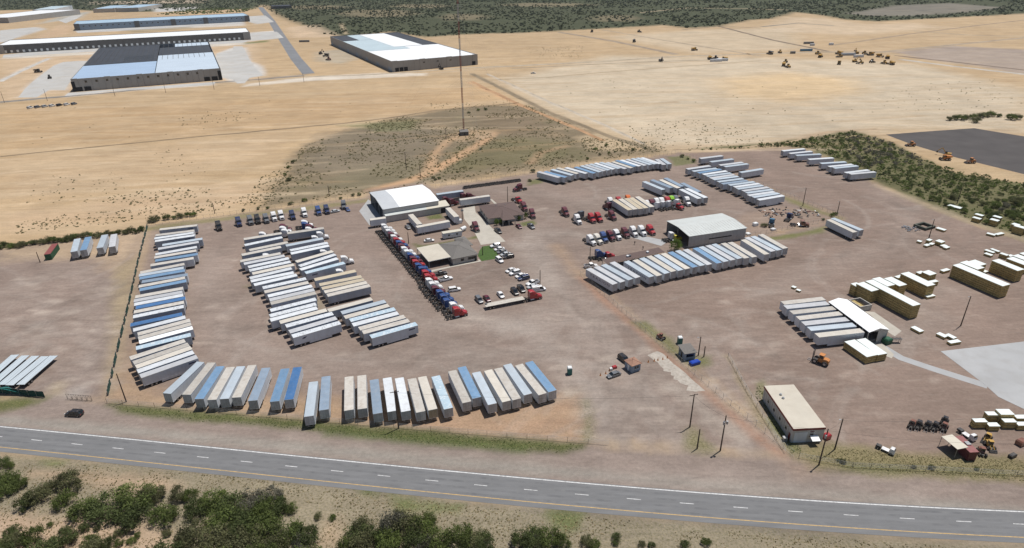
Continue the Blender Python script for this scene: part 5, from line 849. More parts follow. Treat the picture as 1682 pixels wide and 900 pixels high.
for x, y, kd, c, lab in ((1496, 238, 'loader', 'orange', 'orange loader at the left edge of the asphalt pad'), (1555, 254, 'excavator', 'yellow', 'yellow excavator with raised boom below the asphalt pad'), (1549, 261, 'dump', 'orange', 'orange dump truck beside the yellow excavator'), (1594, 266, 'loader', 'orange', 'orange backhoe loader right of the excavator')):
    spawn(dict(dump='dump_truck', loader='wheel_loader', excavator='excavator')[kd], loader_t(c, kd), px(x, y + 2), random.uniform(2.5, 3.6), lab, kd, sc_=(0.95, 0.95, 0.95))
# containers and far trailers
def container_t(c, rf, L):
    k = ('ct', c, rf, L)
    if k in CACHE: return CACHE[k]
    b = MB(); h = L / 2; n = int(L / 0.6)
    b.box(-h, h, -1.2, 1.2, 0.1, 2.75)
    for i in range(n):
        x = -h + (i + 0.5) * L / n
        for s in (-1, 1): b.box(x - 0.1, x + 0.1, s * 1.215 - 0.015, s * 1.215 + 0.015, 0.25, 2.6)
    T = [('body', b.mesh('body', c), None)]; b = MB(); b.box(-h, h, -1.22, 1.22, 2.76, 2.85); T.append(('roof', b.mesh('roof', rf), None))
    for s in (-1, 1): b = MB(); y0, y1 = sorted((s * 0.02, s * 1.12)); b.box(h + 0.001, h + 0.05, y0, y1, 0.2, 2.65); T.append(('door', b.mesh('door', c), None))
    CACHE[k] = T; return T
M['cont_green'] = mat('cont_green', (0.012, 0.085, 0.04), 0.6, var=0.15); M['cont_red'] = mat('cont_red', (0.22, 0.06, 0.055), 0.7, var=0.15)
a, b_ = px(77, 418, 2.8), px(90.5, 400, 2.8); d = (a - b_).normalized(); spawn('shipping_container', container_t('cont_green', 'cont_red', 12.2), (a + b_) / 2, math.atan2(d.y, d.x), 'green shipping container with faded red roof in left lot', 'container')
for i, (x, y, L, c) in enumerate(((1328, 72, 14, 'paint_grey'), (1324, 84, 16, 'paint_teal'), (1393, 91, 18, 'van_grey'), (1410, 94, 12, 'van_white'), (1302, 88, 6, 'paint_grey'), (1176, 101, 14, 'van_white'), (1186, 100, 14, 'van_white'), (500, 69, 16, 'paint_grey'), (1365, 74, 6, 'van_white'), (1334, 75, 6, 'van_white'))):
    spawn('site_container', container_t(c, c, L), px(x, y), 0.05, 'far site container, %s from the left on the graded land' % ordn(1 + sum(1 for q in ((1328,), (1324,), (1393,), (1410,), (1302,), (1176,), (1186,), (500,), (1365,), (1334,)) if q[0] < x)), 'container', 'far site containers')
for i in range(7):
    x, y = 50 + i * 12, 178 - i * 1.05; spawn('parked_suv', car_t('suv', ('white', 'grey', 'silver', 'white', 'black', 'white', 'grey')[i]), px(x, y), 1.4, 'far parked car, %s from left in the sand below the grey warehouse' % ordn(i + 1), 'car', 'far cars in the sand', sc_=(1.2, 1.2, 1.2))
spawn('pickup_truck', car_t('pickup', 'white'), px(876, 121), 0.2, 'lone white pickup on the distant dirt road', 'pickup')
# ------------------------------------------------------------------ buildings
def frame(name, label, cat, c, yaw, group=None):
    r = bpy.data.objects.new(name, None); C.objects.link(r); r.location = (c[0], c[1], 0); r.rotation_euler = (0, 0, yaw); tag(r, label, cat, group); return r
def part(parent, name, m, fn, *mats):
    b = MB(); fn(b); return link(name, b.mesh(name, m, *mats), parent)
def bx(parent, name, m, *a): return part(parent, name, m, lambda b: b.box(*a))
def walls(parent, l, w_, h, m, z0=0.0, t=0.2, open_left=False):
    ws = []
    ws.append(bx(parent, 'wall', m, -l, l, -w_, -w_ + t, z0, h)); ws.append(bx(parent, 'wall', m, -l, l, w_ - t, w_, z0, h)); ws.append(bx(parent, 'wall', m, l - t, l, -w_ + t, w_ - t, z0, h))
    if not open_left: ws.append(bx(parent, 'wall', m, -l, -l + t, -w_ + t, w_ - t, z0, h))
    return ws
def gable(parent, l, w_, h, rise, m, oh=0.3, t=0.15, split=None, m2=None):     # ridge along x
    for s in (-1, 1):
        segs = [(-l - oh, l + oh, m)] if split is None else [(-l - oh, split, m2), (split, l + oh, m)]
        for x0, x1, mm in segs:
            b = MB(); b.slab([(x0, s * (w_ + oh), h - 0.0), (x1, s * (w_ + oh), h), (x1, 0, h + rise), (x0, 0, h + rise)], t); link('roof_slope', b.mesh('roof_slope', mm), parent)
def hip(parent, l, w_, h, rise, m, oh=0.5, ridge=None):
    L, Wd = l + oh, w_ + oh; rl = max(0.2, L - Wd) if ridge is None else ridge
    A = [(-L, -Wd, h), (L, -Wd, h), (L, Wd, h), (-L, Wd, h)]; R0, R1 = (-rl, 0, h + rise), (rl, 0, h + rise)
    for f in ([A[0], A[1], R1, R0], [A[1], A[2], R1], [A[2], A[3], R0, R1], [A[3], A[0], R0]):
        b = MB(); b.slab(f, 0.12); link('roof_slope', b.mesh('roof_slope', m), parent)
    part(parent, 'ridge_cap', m, lambda b: (b.tube((-rl, 0, h + rise), (rl, 0, h + rise), 0.09, n=5), [b.tube(c, r, 0.08, n=5) for c, r in ((A[0], R0), (A[3], R0), (A[1], R1), (A[2], R1))]))
# workshop with the white roof
c, y, l, w_, s = fit_rect(6.2, Zt(305, 425), Zt(1040, 320), Zt(825, 100), Zt(145, 215)); l /= 2; w_ /= 2
r = frame('workshop', 'large workshop with brilliant white roof and open grey bay', 'building', c, y)
walls(r, l, w_, 6.2, 'wall_metal', open_left=True); gable(r, l, w_, 6.2, 1.2, 'roof_metal_white', split=-l * 0.42, m2='roof_metal_grey')
part(r, 'gable_end', 'wall_metal', lambda b: b.add([(l - 0.1, -w_, 6.2), (l - 0.1, w_, 6.2), (l - 0.1, 0, 7.3)], [(0, 1, 2)])); part(r, 'gable_trim', 'trim_dark', lambda b: [b.tube((-l - 0.3, s * (w_ + 0.3), 6.15), (-l - 0.3, 0, 7.35), 0.14, n=5) for s in (-1, 1)])
for yy in np.linspace(-w_ + 0.2, w_ - 0.2, 4): bx(r, 'column', 'steel', -l, -l + 0.3, yy - 0.15, yy + 0.15, 0, 6.3)
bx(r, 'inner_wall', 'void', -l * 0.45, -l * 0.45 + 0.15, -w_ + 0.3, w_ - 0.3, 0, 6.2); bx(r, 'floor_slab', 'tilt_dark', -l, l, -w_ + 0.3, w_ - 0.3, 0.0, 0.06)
c, y, l, w_, s = fit_rect(3.7, Zt(342, 512), Zt(1185, 375), Zt(1130, 322), Zt(312, 462)); l /= 2; w_ /= 2; d = 2 * w_
r2 = frame('shop_annex', 'long low grey annex with lean-to roof on the workshop front', 'building', c, y)
walls(r2, l, w_ - 0.1, 3.3, 'wall_metal'); b = MB(); b.slab([(-l - 0.2, -w_ - 0.2, 3.45), (l * 0.28, -w_ - 0.2, 3.45), (l * 0.28, w_ - 0.1, 4.4), (-l - 0.2, w_ - 0.1, 4.4)], 0.1); link('roof_panel', b.mesh('roof_panel', 'roof_metal_pale'), r2)
b = MB(); b.slab([(l * 0.28, -w_ - 0.2, 3.45), (l + 0.2, -w_ - 0.2, 3.45), (l + 0.2, w_ - 0.1, 4.4), (l * 0.28, w_ - 0.1, 4.4)], 0.1); link('roof_panel', b.mesh('roof_panel', 'roof_metal_cream'), r2)
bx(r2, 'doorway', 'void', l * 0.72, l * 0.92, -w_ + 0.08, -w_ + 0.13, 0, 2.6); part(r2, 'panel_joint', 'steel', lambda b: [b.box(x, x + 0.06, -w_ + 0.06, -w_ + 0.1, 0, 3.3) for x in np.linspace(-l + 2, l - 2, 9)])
# pale shop on the right
c, y, l, w_, s = fit_rect(5.6, Zn(612, 890), Zn(1172, 803), Zn(938, 664), Zn(400, 735)); l /= 2; w_ /= 2
r = frame('repair_shop', 'pale grey metal repair shop with open left end', 'building', c, y); walls(r, l, w_, 5.6, 'wall_metal', open_left=True); gable(r, l, w_, 5.6, 0.8, 'roof_metal_pale')
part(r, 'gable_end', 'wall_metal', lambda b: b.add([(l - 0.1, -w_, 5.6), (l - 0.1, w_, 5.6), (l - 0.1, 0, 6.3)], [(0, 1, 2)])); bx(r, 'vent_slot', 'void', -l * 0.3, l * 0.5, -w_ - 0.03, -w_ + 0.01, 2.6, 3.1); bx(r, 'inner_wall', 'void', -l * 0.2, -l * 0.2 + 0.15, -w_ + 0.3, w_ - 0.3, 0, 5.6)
part(r, 'wall_rib', 'steel', lambda b: [b.box(x, x + 0.08, -w_ - 0.02, -w_ + 0.01, 0, 5.5) for x in np.linspace(-l + 1, l - 1, 16)]); part(r, 'roof_seam', 'roof_metal_pale', lambda b: [b.tube((x, -w_ - 0.25, 5.63), (x, 0, 6.44), 0.035, n=4) for x in np.linspace(-l, l, 20)])
for yy in (-w_ + 0.2, 0, w_ - 0.2): bx(r, 'column', 'steel', -l, -l + 0.25, yy - 0.12, yy + 0.12, 0, 5.6)
# long brown shed along the fence
c, y, l, w_, s = fit_rect(2.9, Zj(375, 418), Zj(1180, 245), Zj(1010, 232), Zj(318, 368)); l /= 2; w_ = max(2.2, w_ / 2)
r = frame('fence_shed', 'long low shed with brown roof against the yard fence', 'shed', c, y); b = MB(); b.slab([(-l, -w_, 2.7), (l, -w_, 2.7), (l, w_, 3.0), (-l, w_, 3.0)], 0.1); link('roof_panel', b.mesh('roof_panel', 'shingle_brown'), r)
for x in np.linspace(-l + 0.2, l - 0.2, 8):
    for yy in (-w_ + 0.15, w_ - 0.15): bx(r, 'post', 'steel', x - 0.07, x + 0.07, yy - 0.07, yy + 0.07, 0, 2.75)
for x, c_ in ((-l * 0.25, 'plastic_white'), (-l * 0.18, 'paint_grey'), (l * 0.45, 'plastic_white')): bx(r, 'roof_unit', c_, x, x + 0.9, -0.6, 0.3, 2.88, 3.5)
# brown-roofed house
c, y, l, w_, s = fit_rect(3.0, Zu(545, 560), Zu(1005, 482), Zu(800, 340), Zu(320, 378)); l /= 2; w_ /= 2
r = frame('house', 'low house with brown hipped shingle roof beside the driveway', 'house', c, y); walls(r, l - 0.5, w_ - 0.5, 3.0, 'wall_stucco'); hip(r, l - 0.5, w_ - 0.5, 3.0, 2.0, 'shingle_brown')
b = MB(); b.slab([(-0.35 * l, -w_ - 4.2, 2.9), (0.35 * l, -w_ - 4.2, 2.9), (0.0, -w_ * 0.3, 4.5)], 0.12); link('porch_roof', b.mesh('porch_roof', 'shingle_brown'), r)
b = MB(); b.slab([(-0.35 * l, -w_ - 4.2, 2.9), (0.0, -w_ * 0.3, 4.5), (-0.35 * l, -w_ + 0.4, 2.9)], 0.12); b.slab([(0.35 * l, -w_ - 4.2, 2.9), (0.35 * l, -w_ + 0.4, 2.9), (0.0, -w_ * 0.3, 4.5)], 0.12); link('porch_roof', b.mesh('porch_roof', 'shingle_brown'), r)
for x in (-0.33 * l, 0, 0.33 * l): bx(r, 'porch_post', 'wall_stucco', x - 0.15, x + 0.15, -w_ - 4.0, -w_ - 3.7, 0, 2.85)
for yy in (-w_ * 0.55, 0.0, w_ * 0.5):
    wn = bx(r, 'window', 'glass_dark', -l + 0.46, -l + 0.49, yy - 0.7, yy + 0.7, 1.0, 2.2); bx(wn, 'window_frame', 'plastic_white', -l + 0.44, -l + 0.458, yy - 0.8, yy + 0.8, 0.9, 1.0)
bx(r, 'door', 'trim_dark', -0.6, 0.6, -w_ + 0.46, -w_ + 0.49, 0, 2.2)
for x, yy in ((-l * 0.2, w_ * 0.3), (l * 0.3, w_ * 0.25)): part(r, 'roof_vent', 'galv', lambda b: b.tube((x, yy, 3.9), (x, yy, 4.8), 0.18, n=8))
# office with grey roof and carport
c, y, l, w_, s = fit_rect(3.0, Zv(1115, 612), Zv(1492, 540), Zv(1290, 345), Zv(985, 408)); l /= 2; w_ /= 2
r = frame('office', 'tan office house with grey hipped shingle roof', 'house', c, y); walls(r, l - 0.5, w_ - 0.5, 3.0, 'wall_stucco'); hip(r, l - 0.5, w_ - 0.5, 3.0, 1.9, 'shingle_grey')
bx(r, 'wing_wall', 'wall_stucco', l * 0.45, l + 1.2, w_ * 0.35, w_ + 3.0, 0, 2.9); b = MB(); X0, X1, Y0, Y1 = l * 0.4, l + 1.7, w_ * 0.15, w_ + 3.5; xm, ym = (X0 + X1) / 2, (Y0 + Y1) / 2
for f in ([(X0, Y0, 2.95), (X1, Y0, 2.95), (xm, ym, 4.4)], [(X1, Y0, 2.95), (X1, Y1, 2.95), (xm, ym, 4.4)], [(X1, Y1, 2.95), (X0, Y1, 2.95), (xm, ym, 4.4)], [(X0, Y1, 2.95), (X0, Y0, 2.95), (xm, ym, 4.4)]): b.slab(f, 0.1)
link('wing_roof', b.mesh('wing_roof', 'shingle_grey'), r)
for x in (-l * 0.2, l * 0.35, l * 0.6):
    wn = bx(r, 'window', 'glass_dark', x - 0.7, x + 0.7, -w_ + 0.46, -w_ + 0.49, 1.0, 2.2); bx(wn, 'sill', 'plastic_white', x - 0.8, x + 0.8, -w_ + 0.42, -w_ + 0.455, 0.9, 1.0)
bx(r, 'door', 'trim_dark', l * 0.72, l * 0.72 + 1.0, -w_ + 0.46, -w_ + 0.49, 0, 2.2); part(r, 'roof_vent', 'galv', lambda b: [b.tube((x, 1.2, 4.0), (x, 1.2, 4.7), 0.12, n=6) for x in (-1, 0.6)])
c, y, l, w_, s = fit_rect(3.1, Zv(830, 640), Zv(1120, 576), Zv(965, 402), Zv(680, 455)); l /= 2; w_ /= 2
r = frame('carport', 'flat tan carport roof on posts beside the grey-roofed office', 'carport', c, y); bx(r, 'roof_panel', 'roof_tanflat', -l, l, -w_, w_, 3.0, 3.15); part(r, 'fascia', 'plastic_white', lambda b: (b.box(-l, l, -w_ - 0.04, -w_ - 0.005, 2.9, 3.14), b.box(-l - 0.04, -l - 0.005, -w_, w_, 2.9, 3.14)))
for x in (-l + 0.2, l - 0.2):
    for yy in (-w_ + 0.2, 0, w_ - 0.2): bx(r, 'post', 'steel', x - 0.08, x + 0.08, yy - 0.08, yy + 0.08, 0, 3.0)
# metal building at the lower right
Zab = Z(1230, 610)
c, y, l, w_, s = fit_rect(4.6, Zab(575, 762), Zab(1005, 738), Zab(600, 175), Zab(215, 190)); l /= 2; w_ /= 2
r = frame('metal_building', 'tan-roofed metal building with dark red fascia near the road', 'building', c, y); walls(r, l - 0.1, w_ - 0.1, 4.3, 'wall_metal'); bx(r, 'roof_panel', 'roof_tanflat', -l, l, -w_, w_, 4.55, 4.68)
for a in ((-l - 0.03, l + 0.03, -w_ - 0.05, -w_ - 0.002), (-l - 0.03, l + 0.03, w_ + 0.002, w_ + 0.05)): bx(r, 'fascia', 'trim_red', *a, 4.0, 4.64)
for a in ((-l - 0.05, -l - 0.002, -w_, w_), (l + 0.002, l + 0.05, -w_, w_)): bx(r, 'fascia', 'trim_red', *a, 4.0, 4.64)
wn = bx(r, 'window', 'glass_dark', l * 0.12, l * 0.32, -w_ + 0.04, -w_ + 0.09, 1.9, 3.4); part(wn, 'window_frame', 'trim_red', lambda b: [b.box(l * 0.12 + a, l * 0.32 + a2, -w_ + 0.0, -w_ + 0.035, z0, z1) for a, a2, z0, z1 in ((-0.1, 0.1, 3.4, 3.55), (-0.1, 0.1, 1.75, 1.9))])
bx(r, 'roll_door', 'van_white', -l * 0.85, -l * 0.05, -w_ + 0.05, -w_ + 0.09, 0, 3.3); bx(r, 'door', 'trim_red', -l + 0.04, -l + 0.09, -w_ * 0.9, -w_ * 0.8, 0, 2.2)
for yy in (-w_ * 0.6, -w_ * 0.2, w_ * 0.2, w_ * 0.6): bx(r, 'window', 'glass_dark', -l + 0.05, -l + 0.09, yy - 0.4, yy + 0.4, 1.6, 2.4)
for yy in (w_ * 0.52, w_ * 0.35): part(r, 'roof_vent', 'galv', lambda b: (b.tube((-l * 0.35, yy, 4.68), (-l * 0.35, yy, 5.0), 0.4, n=8), b.tube((-l * 0.35, yy, 5.0), (-l * 0.35, yy, 5.2), 0.25, n=8)))
part(r, 'awning', 'plastic_white', lambda b: b.slab([(l * 0.1, -w_ - 1.8, 1.8), (l * 0.6, -w_ - 1.8, 1.8), (l * 0.6, -w_ - 0.06, 2.3), (l * 0.1, -w_ - 0.06, 2.3)], 0.06)); part(r, 'wall_rib', 'steel', lambda b: [b.box(-l + 0.06, -l + 0.09, yy, yy + 0.06, 0, 4.0) for yy in np.linspace(-w_ + 1, w_ - 1, 14)])
bx(r, 'condenser', 'galv', -l - 1.6, -l - 0.6, -w_ + 0.6, -w_ + 1.6, 0, 1.1)
# dock building
c, y, l, w_, s = fit_rect(4.6, Zs(1240, 605), Zs(1492, 572), Zs(1000, 178), Zs(762, 205)); l /= 2; w_ /= 2
r = frame('dock_shed', 'narrow white gabled loading shed at the dock trailers', 'building', c, y); h = 4.6
for s in (-1, 1): b = MB(); b.slab([(s * (l + 0.2), -w_ - 0.3, h), (s * (l + 0.2), w_ + 0.3, h), (0, w_ + 0.3, h + 1.1), (0, -w_ - 0.3, h + 1.1)], 0.1); link('roof_slope', b.mesh('roof_slope', 'roof_metal_white'), r)
bx(r, 'wall', 'wall_metal', l - 0.15, l, -w_, w_, 0, h - 0.15); bx(r, 'wall', 'wall_metal', -l, l - 0.2, w_ - 0.15, w_, 0, h - 0.15); part(r, 'gable_end', 'wall_metal', lambda b: b.add([(-l, -w_, h - 0.1), (l, -w_, h - 0.1), (0, -w_, h + 0.95)], [(0, 1, 2)])); bx(r, 'front_wall', 'wall_metal', 0.0, l - 0.2, -w_, -w_ + 0.12, 0, h - 0.15)
for yy in np.linspace(-w_ + 0.2, w_ - 0.4, 8): bx(r, 'dock_pillar', 'steel', -l, -l + 0.25, yy, yy + 0.25, 0, h)
bx(r, 'dock_floor', 'tilt_dark', -l + 0.3, l - 0.3, -w_ + 0.3, w_ - 0.3, 0, 1.15)
c, y, l, w_, s = fit_rect(2.2, Zs(1130, 268), Zs(1310, 250), Zs(1140, 140), Zs(1010, 180)); l /= 2; w_ /= 2
r = frame('timber_bunker', 'open concrete bunker behind the white loading shed', 'bunker', c, y); walls(r, l, w_, 2.2, 'concrete', t=0.3); bx(r, 'timber_fill', 'lumber', -l + 0.35, -0.1, -w_ + 0.35, w_ - 0.35, 0, 1.7); bx(r, 'divider', 'lumber_dark', 0, 0.2, -w_ + 0.35, w_ - 0.35, 0, 1.9)
# guard booths, red shed
c, y, l, w_, s = fit_rect(2.7, Zad(462, 588), Zad(602, 522), Zad(492, 455), Zad(360, 482)); l /= 2; w_ /= 2
r = frame('guard_booth', 'small blue-grey guard booth with rusty brown roof at the gate', 'booth', c, y); walls(r, l - 0.3, w_ - 0.3, 2.7, 'wall_blue'); hip(r, l - 0.3, w_ - 0.3, 2.7, 0.7, 'shingle_rust', 0.3, 0.2)
for x in (-0.3, 0.6): wn = bx(r, 'window', 'glass_dark', x - 0.3, x + 0.3, -w_ + 0.25, -w_ + 0.29, 1.1, 2.0); bx(wn, 'sill', 'plastic_white', x - 0.38, x + 0.38, -w_ + 0.2, -w_ + 0.245, 1.0, 1.1)
bx(r, 'door', 'plastic_white', -l + 0.25, -l + 0.29, -0.5, 0.4, 0, 2.1); bx(r, 'air_conditioner', 'plastic_white', l - 0.28, l + 0.1, -0.3, 0.3, 1.4, 1.9); part(r, 'roof_vent', 'trim_dark', lambda b: b.tube((0, 0.3, 3.1), (0, 0.3, 3.7), 0.08, n=6))
c, y, l, w_, s = fit_rect(2.9, Zad(1165, 412), Zad(1345, 382), Zad(1215, 278), Zad(1058, 295)); l /= 2; w_ /= 2
r = frame('guard_house', 'blue-grey guard house with flat grey roof beyond the fence', 'booth', c, y); walls(r, l - 0.4, w_ - 0.4, 2.8, 'wall_blue'); b = MB(); b.slab([(-l, -w_, 2.8), (l, -w_, 2.8), (l, w_, 3.1), (-l, w_, 3.1)], 0.15); link('roof_panel', b.mesh('roof_panel', 'shingle_grey'), r)
bx(r, 'window', 'glass_dark', -l * 0.6, l * 0.55, -w_ + 0.35, -w_ + 0.39, 1.2, 2.3); bx(r, 'door', 'trim_dark', -l + 0.35, -l + 0.39, -0.5, 0.4, 0, 2.1); bx(r, 'window', 'glass_dark', -l + 0.35, -l + 0.39, 0.9, 1.6, 1.1, 2.0)
c, y, l, w_, s = fit_rect(2.9, Zae(935, 822), Zae(1078, 816), Zae(880, 606), Zae(800, 612)); l /= 2; w_ /= 2
r = frame('red_shed', 'dark red shed with low roof by the roadside fence', 'shed', c, y); M['shed_red'] = mat('shed_red', (0.13, 0.03, 0.03), 0.6, var=0.15); M['shed_roof'] = mat('shed_roof', (0.24, 0.085, 0.08), 0.6, var=0.12)
walls(r, l, w_, 2.7, 'shed_red'); bx(r, 'roof_panel', 'shed_roof', -l - 0.1, l + 0.1, -w_ - 0.1, w_ + 0.1, 2.72, 2.86); bx(r, 'roof_unit', 'galv', -0.2, 0.9, -0.6, 0.6, 2.87, 3.2)
c, y, l, w_, s = fit_rect(2.9, Zae(785, 797), Zae(915, 765), Zae(770, 588), Zae(615, 612)); l /= 2; w_ /= 2
r = frame('shade_canopy', 'cream shade canopy on posts leaning on the red shed', 'canopy', c, y); bx(r, 'roof_panel', 'roof_metal_cream', -l, l, -w_, w_, 2.9, 3.0)
for x in (-l + 0.1, l - 0.1):
    for yy in (-w_ + 0.1, w_ - 0.1): bx(r, 'post', 'steel', x - 0.05, x + 0.05, yy - 0.05, yy + 0.05, 0, 2.9)
# ------------------------------------------------------------------ far warehouses
def warehouse(name, label, z, nl, nr, fr, fl, wallm, npan, roofs, parapet=0.6):
    c, y, L, W_, s = fit_rect(z, nl, nr, fr, fl); l = L / 2; w_ = W_ / 2
    r = frame(name, label, 'warehouse', c, y); pw = L / npan
    for i in range(npan):
        x0 = -l + i * pw; t = 0.0 if i % 5 else 0.25
        bx(r, 'wall_panel', wallm, x0 + 0.06, x0 + pw - 0.06, -w_ - t, -w_ + 0.4, 0, z + (parapet * 0.6 if i % 5 in (0,) else 0))
    ns = max(4, int(W_ / 12)); sw = W_ / ns
    for sx_ in (-1, 1):
        for i in range(ns):
            y0 = -w_ + 0.4 + i * (W_ - 0.8) / ns; bx(r, 'wall_panel', wallm, sx_ * (l - 0.2) - 0.2, sx_ * (l - 0.2) + 0.2, y0 + 0.06, y0 + (W_ - 0.8) / ns - 0.06, 0, z)
    bx(r, 'wall_panel', wallm, -l, l, w_ - 0.4, w_, 0, z)
    bx(r, 'floor_slab', 'joist', -l + 0.4, l - 0.4, -w_ + 0.4, w_ - 0.4, 0.0, 0.3)
    for (x0, x1, y0, y1, m) in roofs: bx(r, 'roof_panel', m, -l + 0.42 + x0 * (L - 0.84), -l + 0.42 + x1 * (L - 0.84), -w_ + 0.42 + y0 * (W_ - 0.84), -w_ + 0.42 + y1 * (W_ - 0.84), z - 0.9, z - 0.6)
    return r, l, w_
A_ = Z(0, 0, 6); G_ = Z(190, 0, 6); H_ = Z(520, 30, 6)
r, l, w_ = warehouse('warehouse', 'unfinished grey tilt-wall warehouse with half its roof decked', 12.5, (102.5, 130.8), (349.5, 113), (352, 67), (172, 78), 'tiltwall', 24, [(0.0, 0.54, 0.0, 0.36, 'deck_blue'), (0.545, 0.995, 0.0, 0.545, 'deck_pale'), (0.68, 0.99, 0.86, 0.99, 'deck_pale'), (0.0, 0.54, 0.37, 1.0, 'joist'), (0.545, 0.99, 0.55, 0.85, 'joist')])
for i in range(12): x = -l * 0.82 + i * l * 1.48 / 11; bx(r, 'window', 'glass_dark', x - 1.0, x + 1.0, -w_ - 0.3, -w_ - 0.26, 8.2, 10.2)
for x in (-l * 0.93, -l * 0.82, l * 0.78, l * 0.89): bx(r, 'dock_door', 'void', x - 3.0, x + 3.0, -w_ - 0.3, -w_ - 0.26, 0.2, 4.4)
for x in (-l * 0.985, l * 0.97): bx(r, 'entrance', 'void', x - 1.6, x + 1.6, -w_ - 0.32, -w_ - 0.28, 0.2, 10.0)
for i in range(9): yy = -w_ + (0.42 + i * 0.02) * 2 * w_; bx(r, 'joist', 'steel', -l * 0.45, l * 0.02, yy, yy + 0.5, 11.95, 12.15)
for i in range(22): xx = -l * 0.95 + i * l * 0.085; bx(r, 'joist', 'chassis', xx, xx + 0.4, -w_ * 0.2, w_ * 0.97, 11.95, 12.1)
r, l, w_ = warehouse('warehouse', 'grey warehouse with white roof alone beside the far road', 12.0, (625, 101.5), (771, 91), (663, 51.5), (556, 59), 'tiltwall', 16, [(0.0, 0.55, 0.0, 0.34, 'roof_metal_white'), (0.55, 1.0, 0.0, 0.42, 'roof_metal_white'), (0.0, 0.42, 0.345, 0.76, 'roof_paleblue'), (0.425, 0.80, 0.43, 1.0, 'roof_metal_white'), (0.42, 0.55, 0.345, 0.425, 'roof_paleblue'), (0.24, 0.42, 0.765, 1.0, 'roof_paleblue'), (0.0, 0.235, 0.765, 1.0, 'joist'), (0.805, 1.0, 0.425, 1.0, 'joist')])
for x in (-l * 0.9, -l * 0.8, -l * 0.7, l * 0.9): bx(r, 'dock_door', 'void', x - 2.2, x + 2.2, -w_ - 0.3, -w_ - 0.26, 0.2, 4.6)
for x in (-l * 0.28, 0.04 * l, 0.34 * l): bx(r, 'window', 'glass_dark', x - 1.2, x + 1.2, -w_ - 0.3, -w_ - 0.26, 7.6, 8.8)
for i in range(7): yy = -w_ + 10 + i * (2 * w_ - 20) / 6; bx(r, 'dock_door', 'wall_blue', -l - 0.06, -l - 0.02, yy - 6, yy + 6, 0.3, 4.6)
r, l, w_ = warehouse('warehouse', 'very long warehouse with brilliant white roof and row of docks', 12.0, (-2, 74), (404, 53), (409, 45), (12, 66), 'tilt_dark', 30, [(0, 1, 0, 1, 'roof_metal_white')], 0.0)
for i in range(44): x = -l * 0.95 + i * l * 1.85 / 43; bx(r, 'dock_door', 'plastic_white', x - 1.5, x + 1.5, -w_ - 0.3, -w_ - 0.26, 1.2, 4.4)
bx(r, 'corner_block', 'tiltwall', l * 0.94, l + 0.5, -w_ - 1.0, -w_ - 0.32, 0, 12.4); bx(r, 'corner_block', 'tiltwall', -l - 0.5, -l * 0.955, -w_ - 1.0, -w_ - 0.32, 0, 12.4)
r, l, w_ = warehouse('warehouse', 'long warehouse with light blue roof, furthest of the three', 12.0, (119, 40), (405.5, 25.5), (403, 21.3), (127, 34), 'wall_blue', 22, [(0, 1, 0, 1, 'roof_lightblue')], 0.0)
for i in range(30): x = -l * 0.9 + i * l * 1.8 / 29; bx(r, 'window', 'glass_dark', x - 1.2, x + 1.2, -w_ - 0.3, -w_ - 0.26, 6.6, 8.2)
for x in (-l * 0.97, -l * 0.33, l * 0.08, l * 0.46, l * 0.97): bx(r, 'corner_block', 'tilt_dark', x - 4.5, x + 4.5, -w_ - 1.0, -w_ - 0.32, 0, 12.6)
warehouse('warehouse', 'grey-walled warehouse with white roof at the left edge', 12.0, (-10, 29.4), (52, 27.5), (96, 16.3), (22, 16.5), 'tiltwall', 8, [(0, 1, 0, 1, 'roof_metal_white')])
warehouse('warehouse', 'small tan warehouse with slate blue roof, left of a pair', 10.0, (164, 14.2), (201, 13), (203, 8.2), (171, 9), 'wall_stucco', 5, [(0, 1, 0, 1, 'roof_lightblue')])
warehouse('warehouse', 'small tan warehouse with slate blue roof, right of a pair', 10.0, (202, 13), (244, 12), (250, 6.7), (213, 7.4), 'wall_stucco', 6, [(0, 1, 0, 1, 'roof_lightblue')])
warehouse('warehouse', 'white warehouse with pale blue roof behind the left one', 10.0, (66, 15.8), (103, 14.5), (105, 9.3), (74, 10.2), 'van_white', 5, [(0, 1, 0, 1, 'roof_paleblue')])
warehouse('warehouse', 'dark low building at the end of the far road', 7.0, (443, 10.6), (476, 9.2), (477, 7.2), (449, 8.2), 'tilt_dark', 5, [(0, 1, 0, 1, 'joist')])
b = MB()
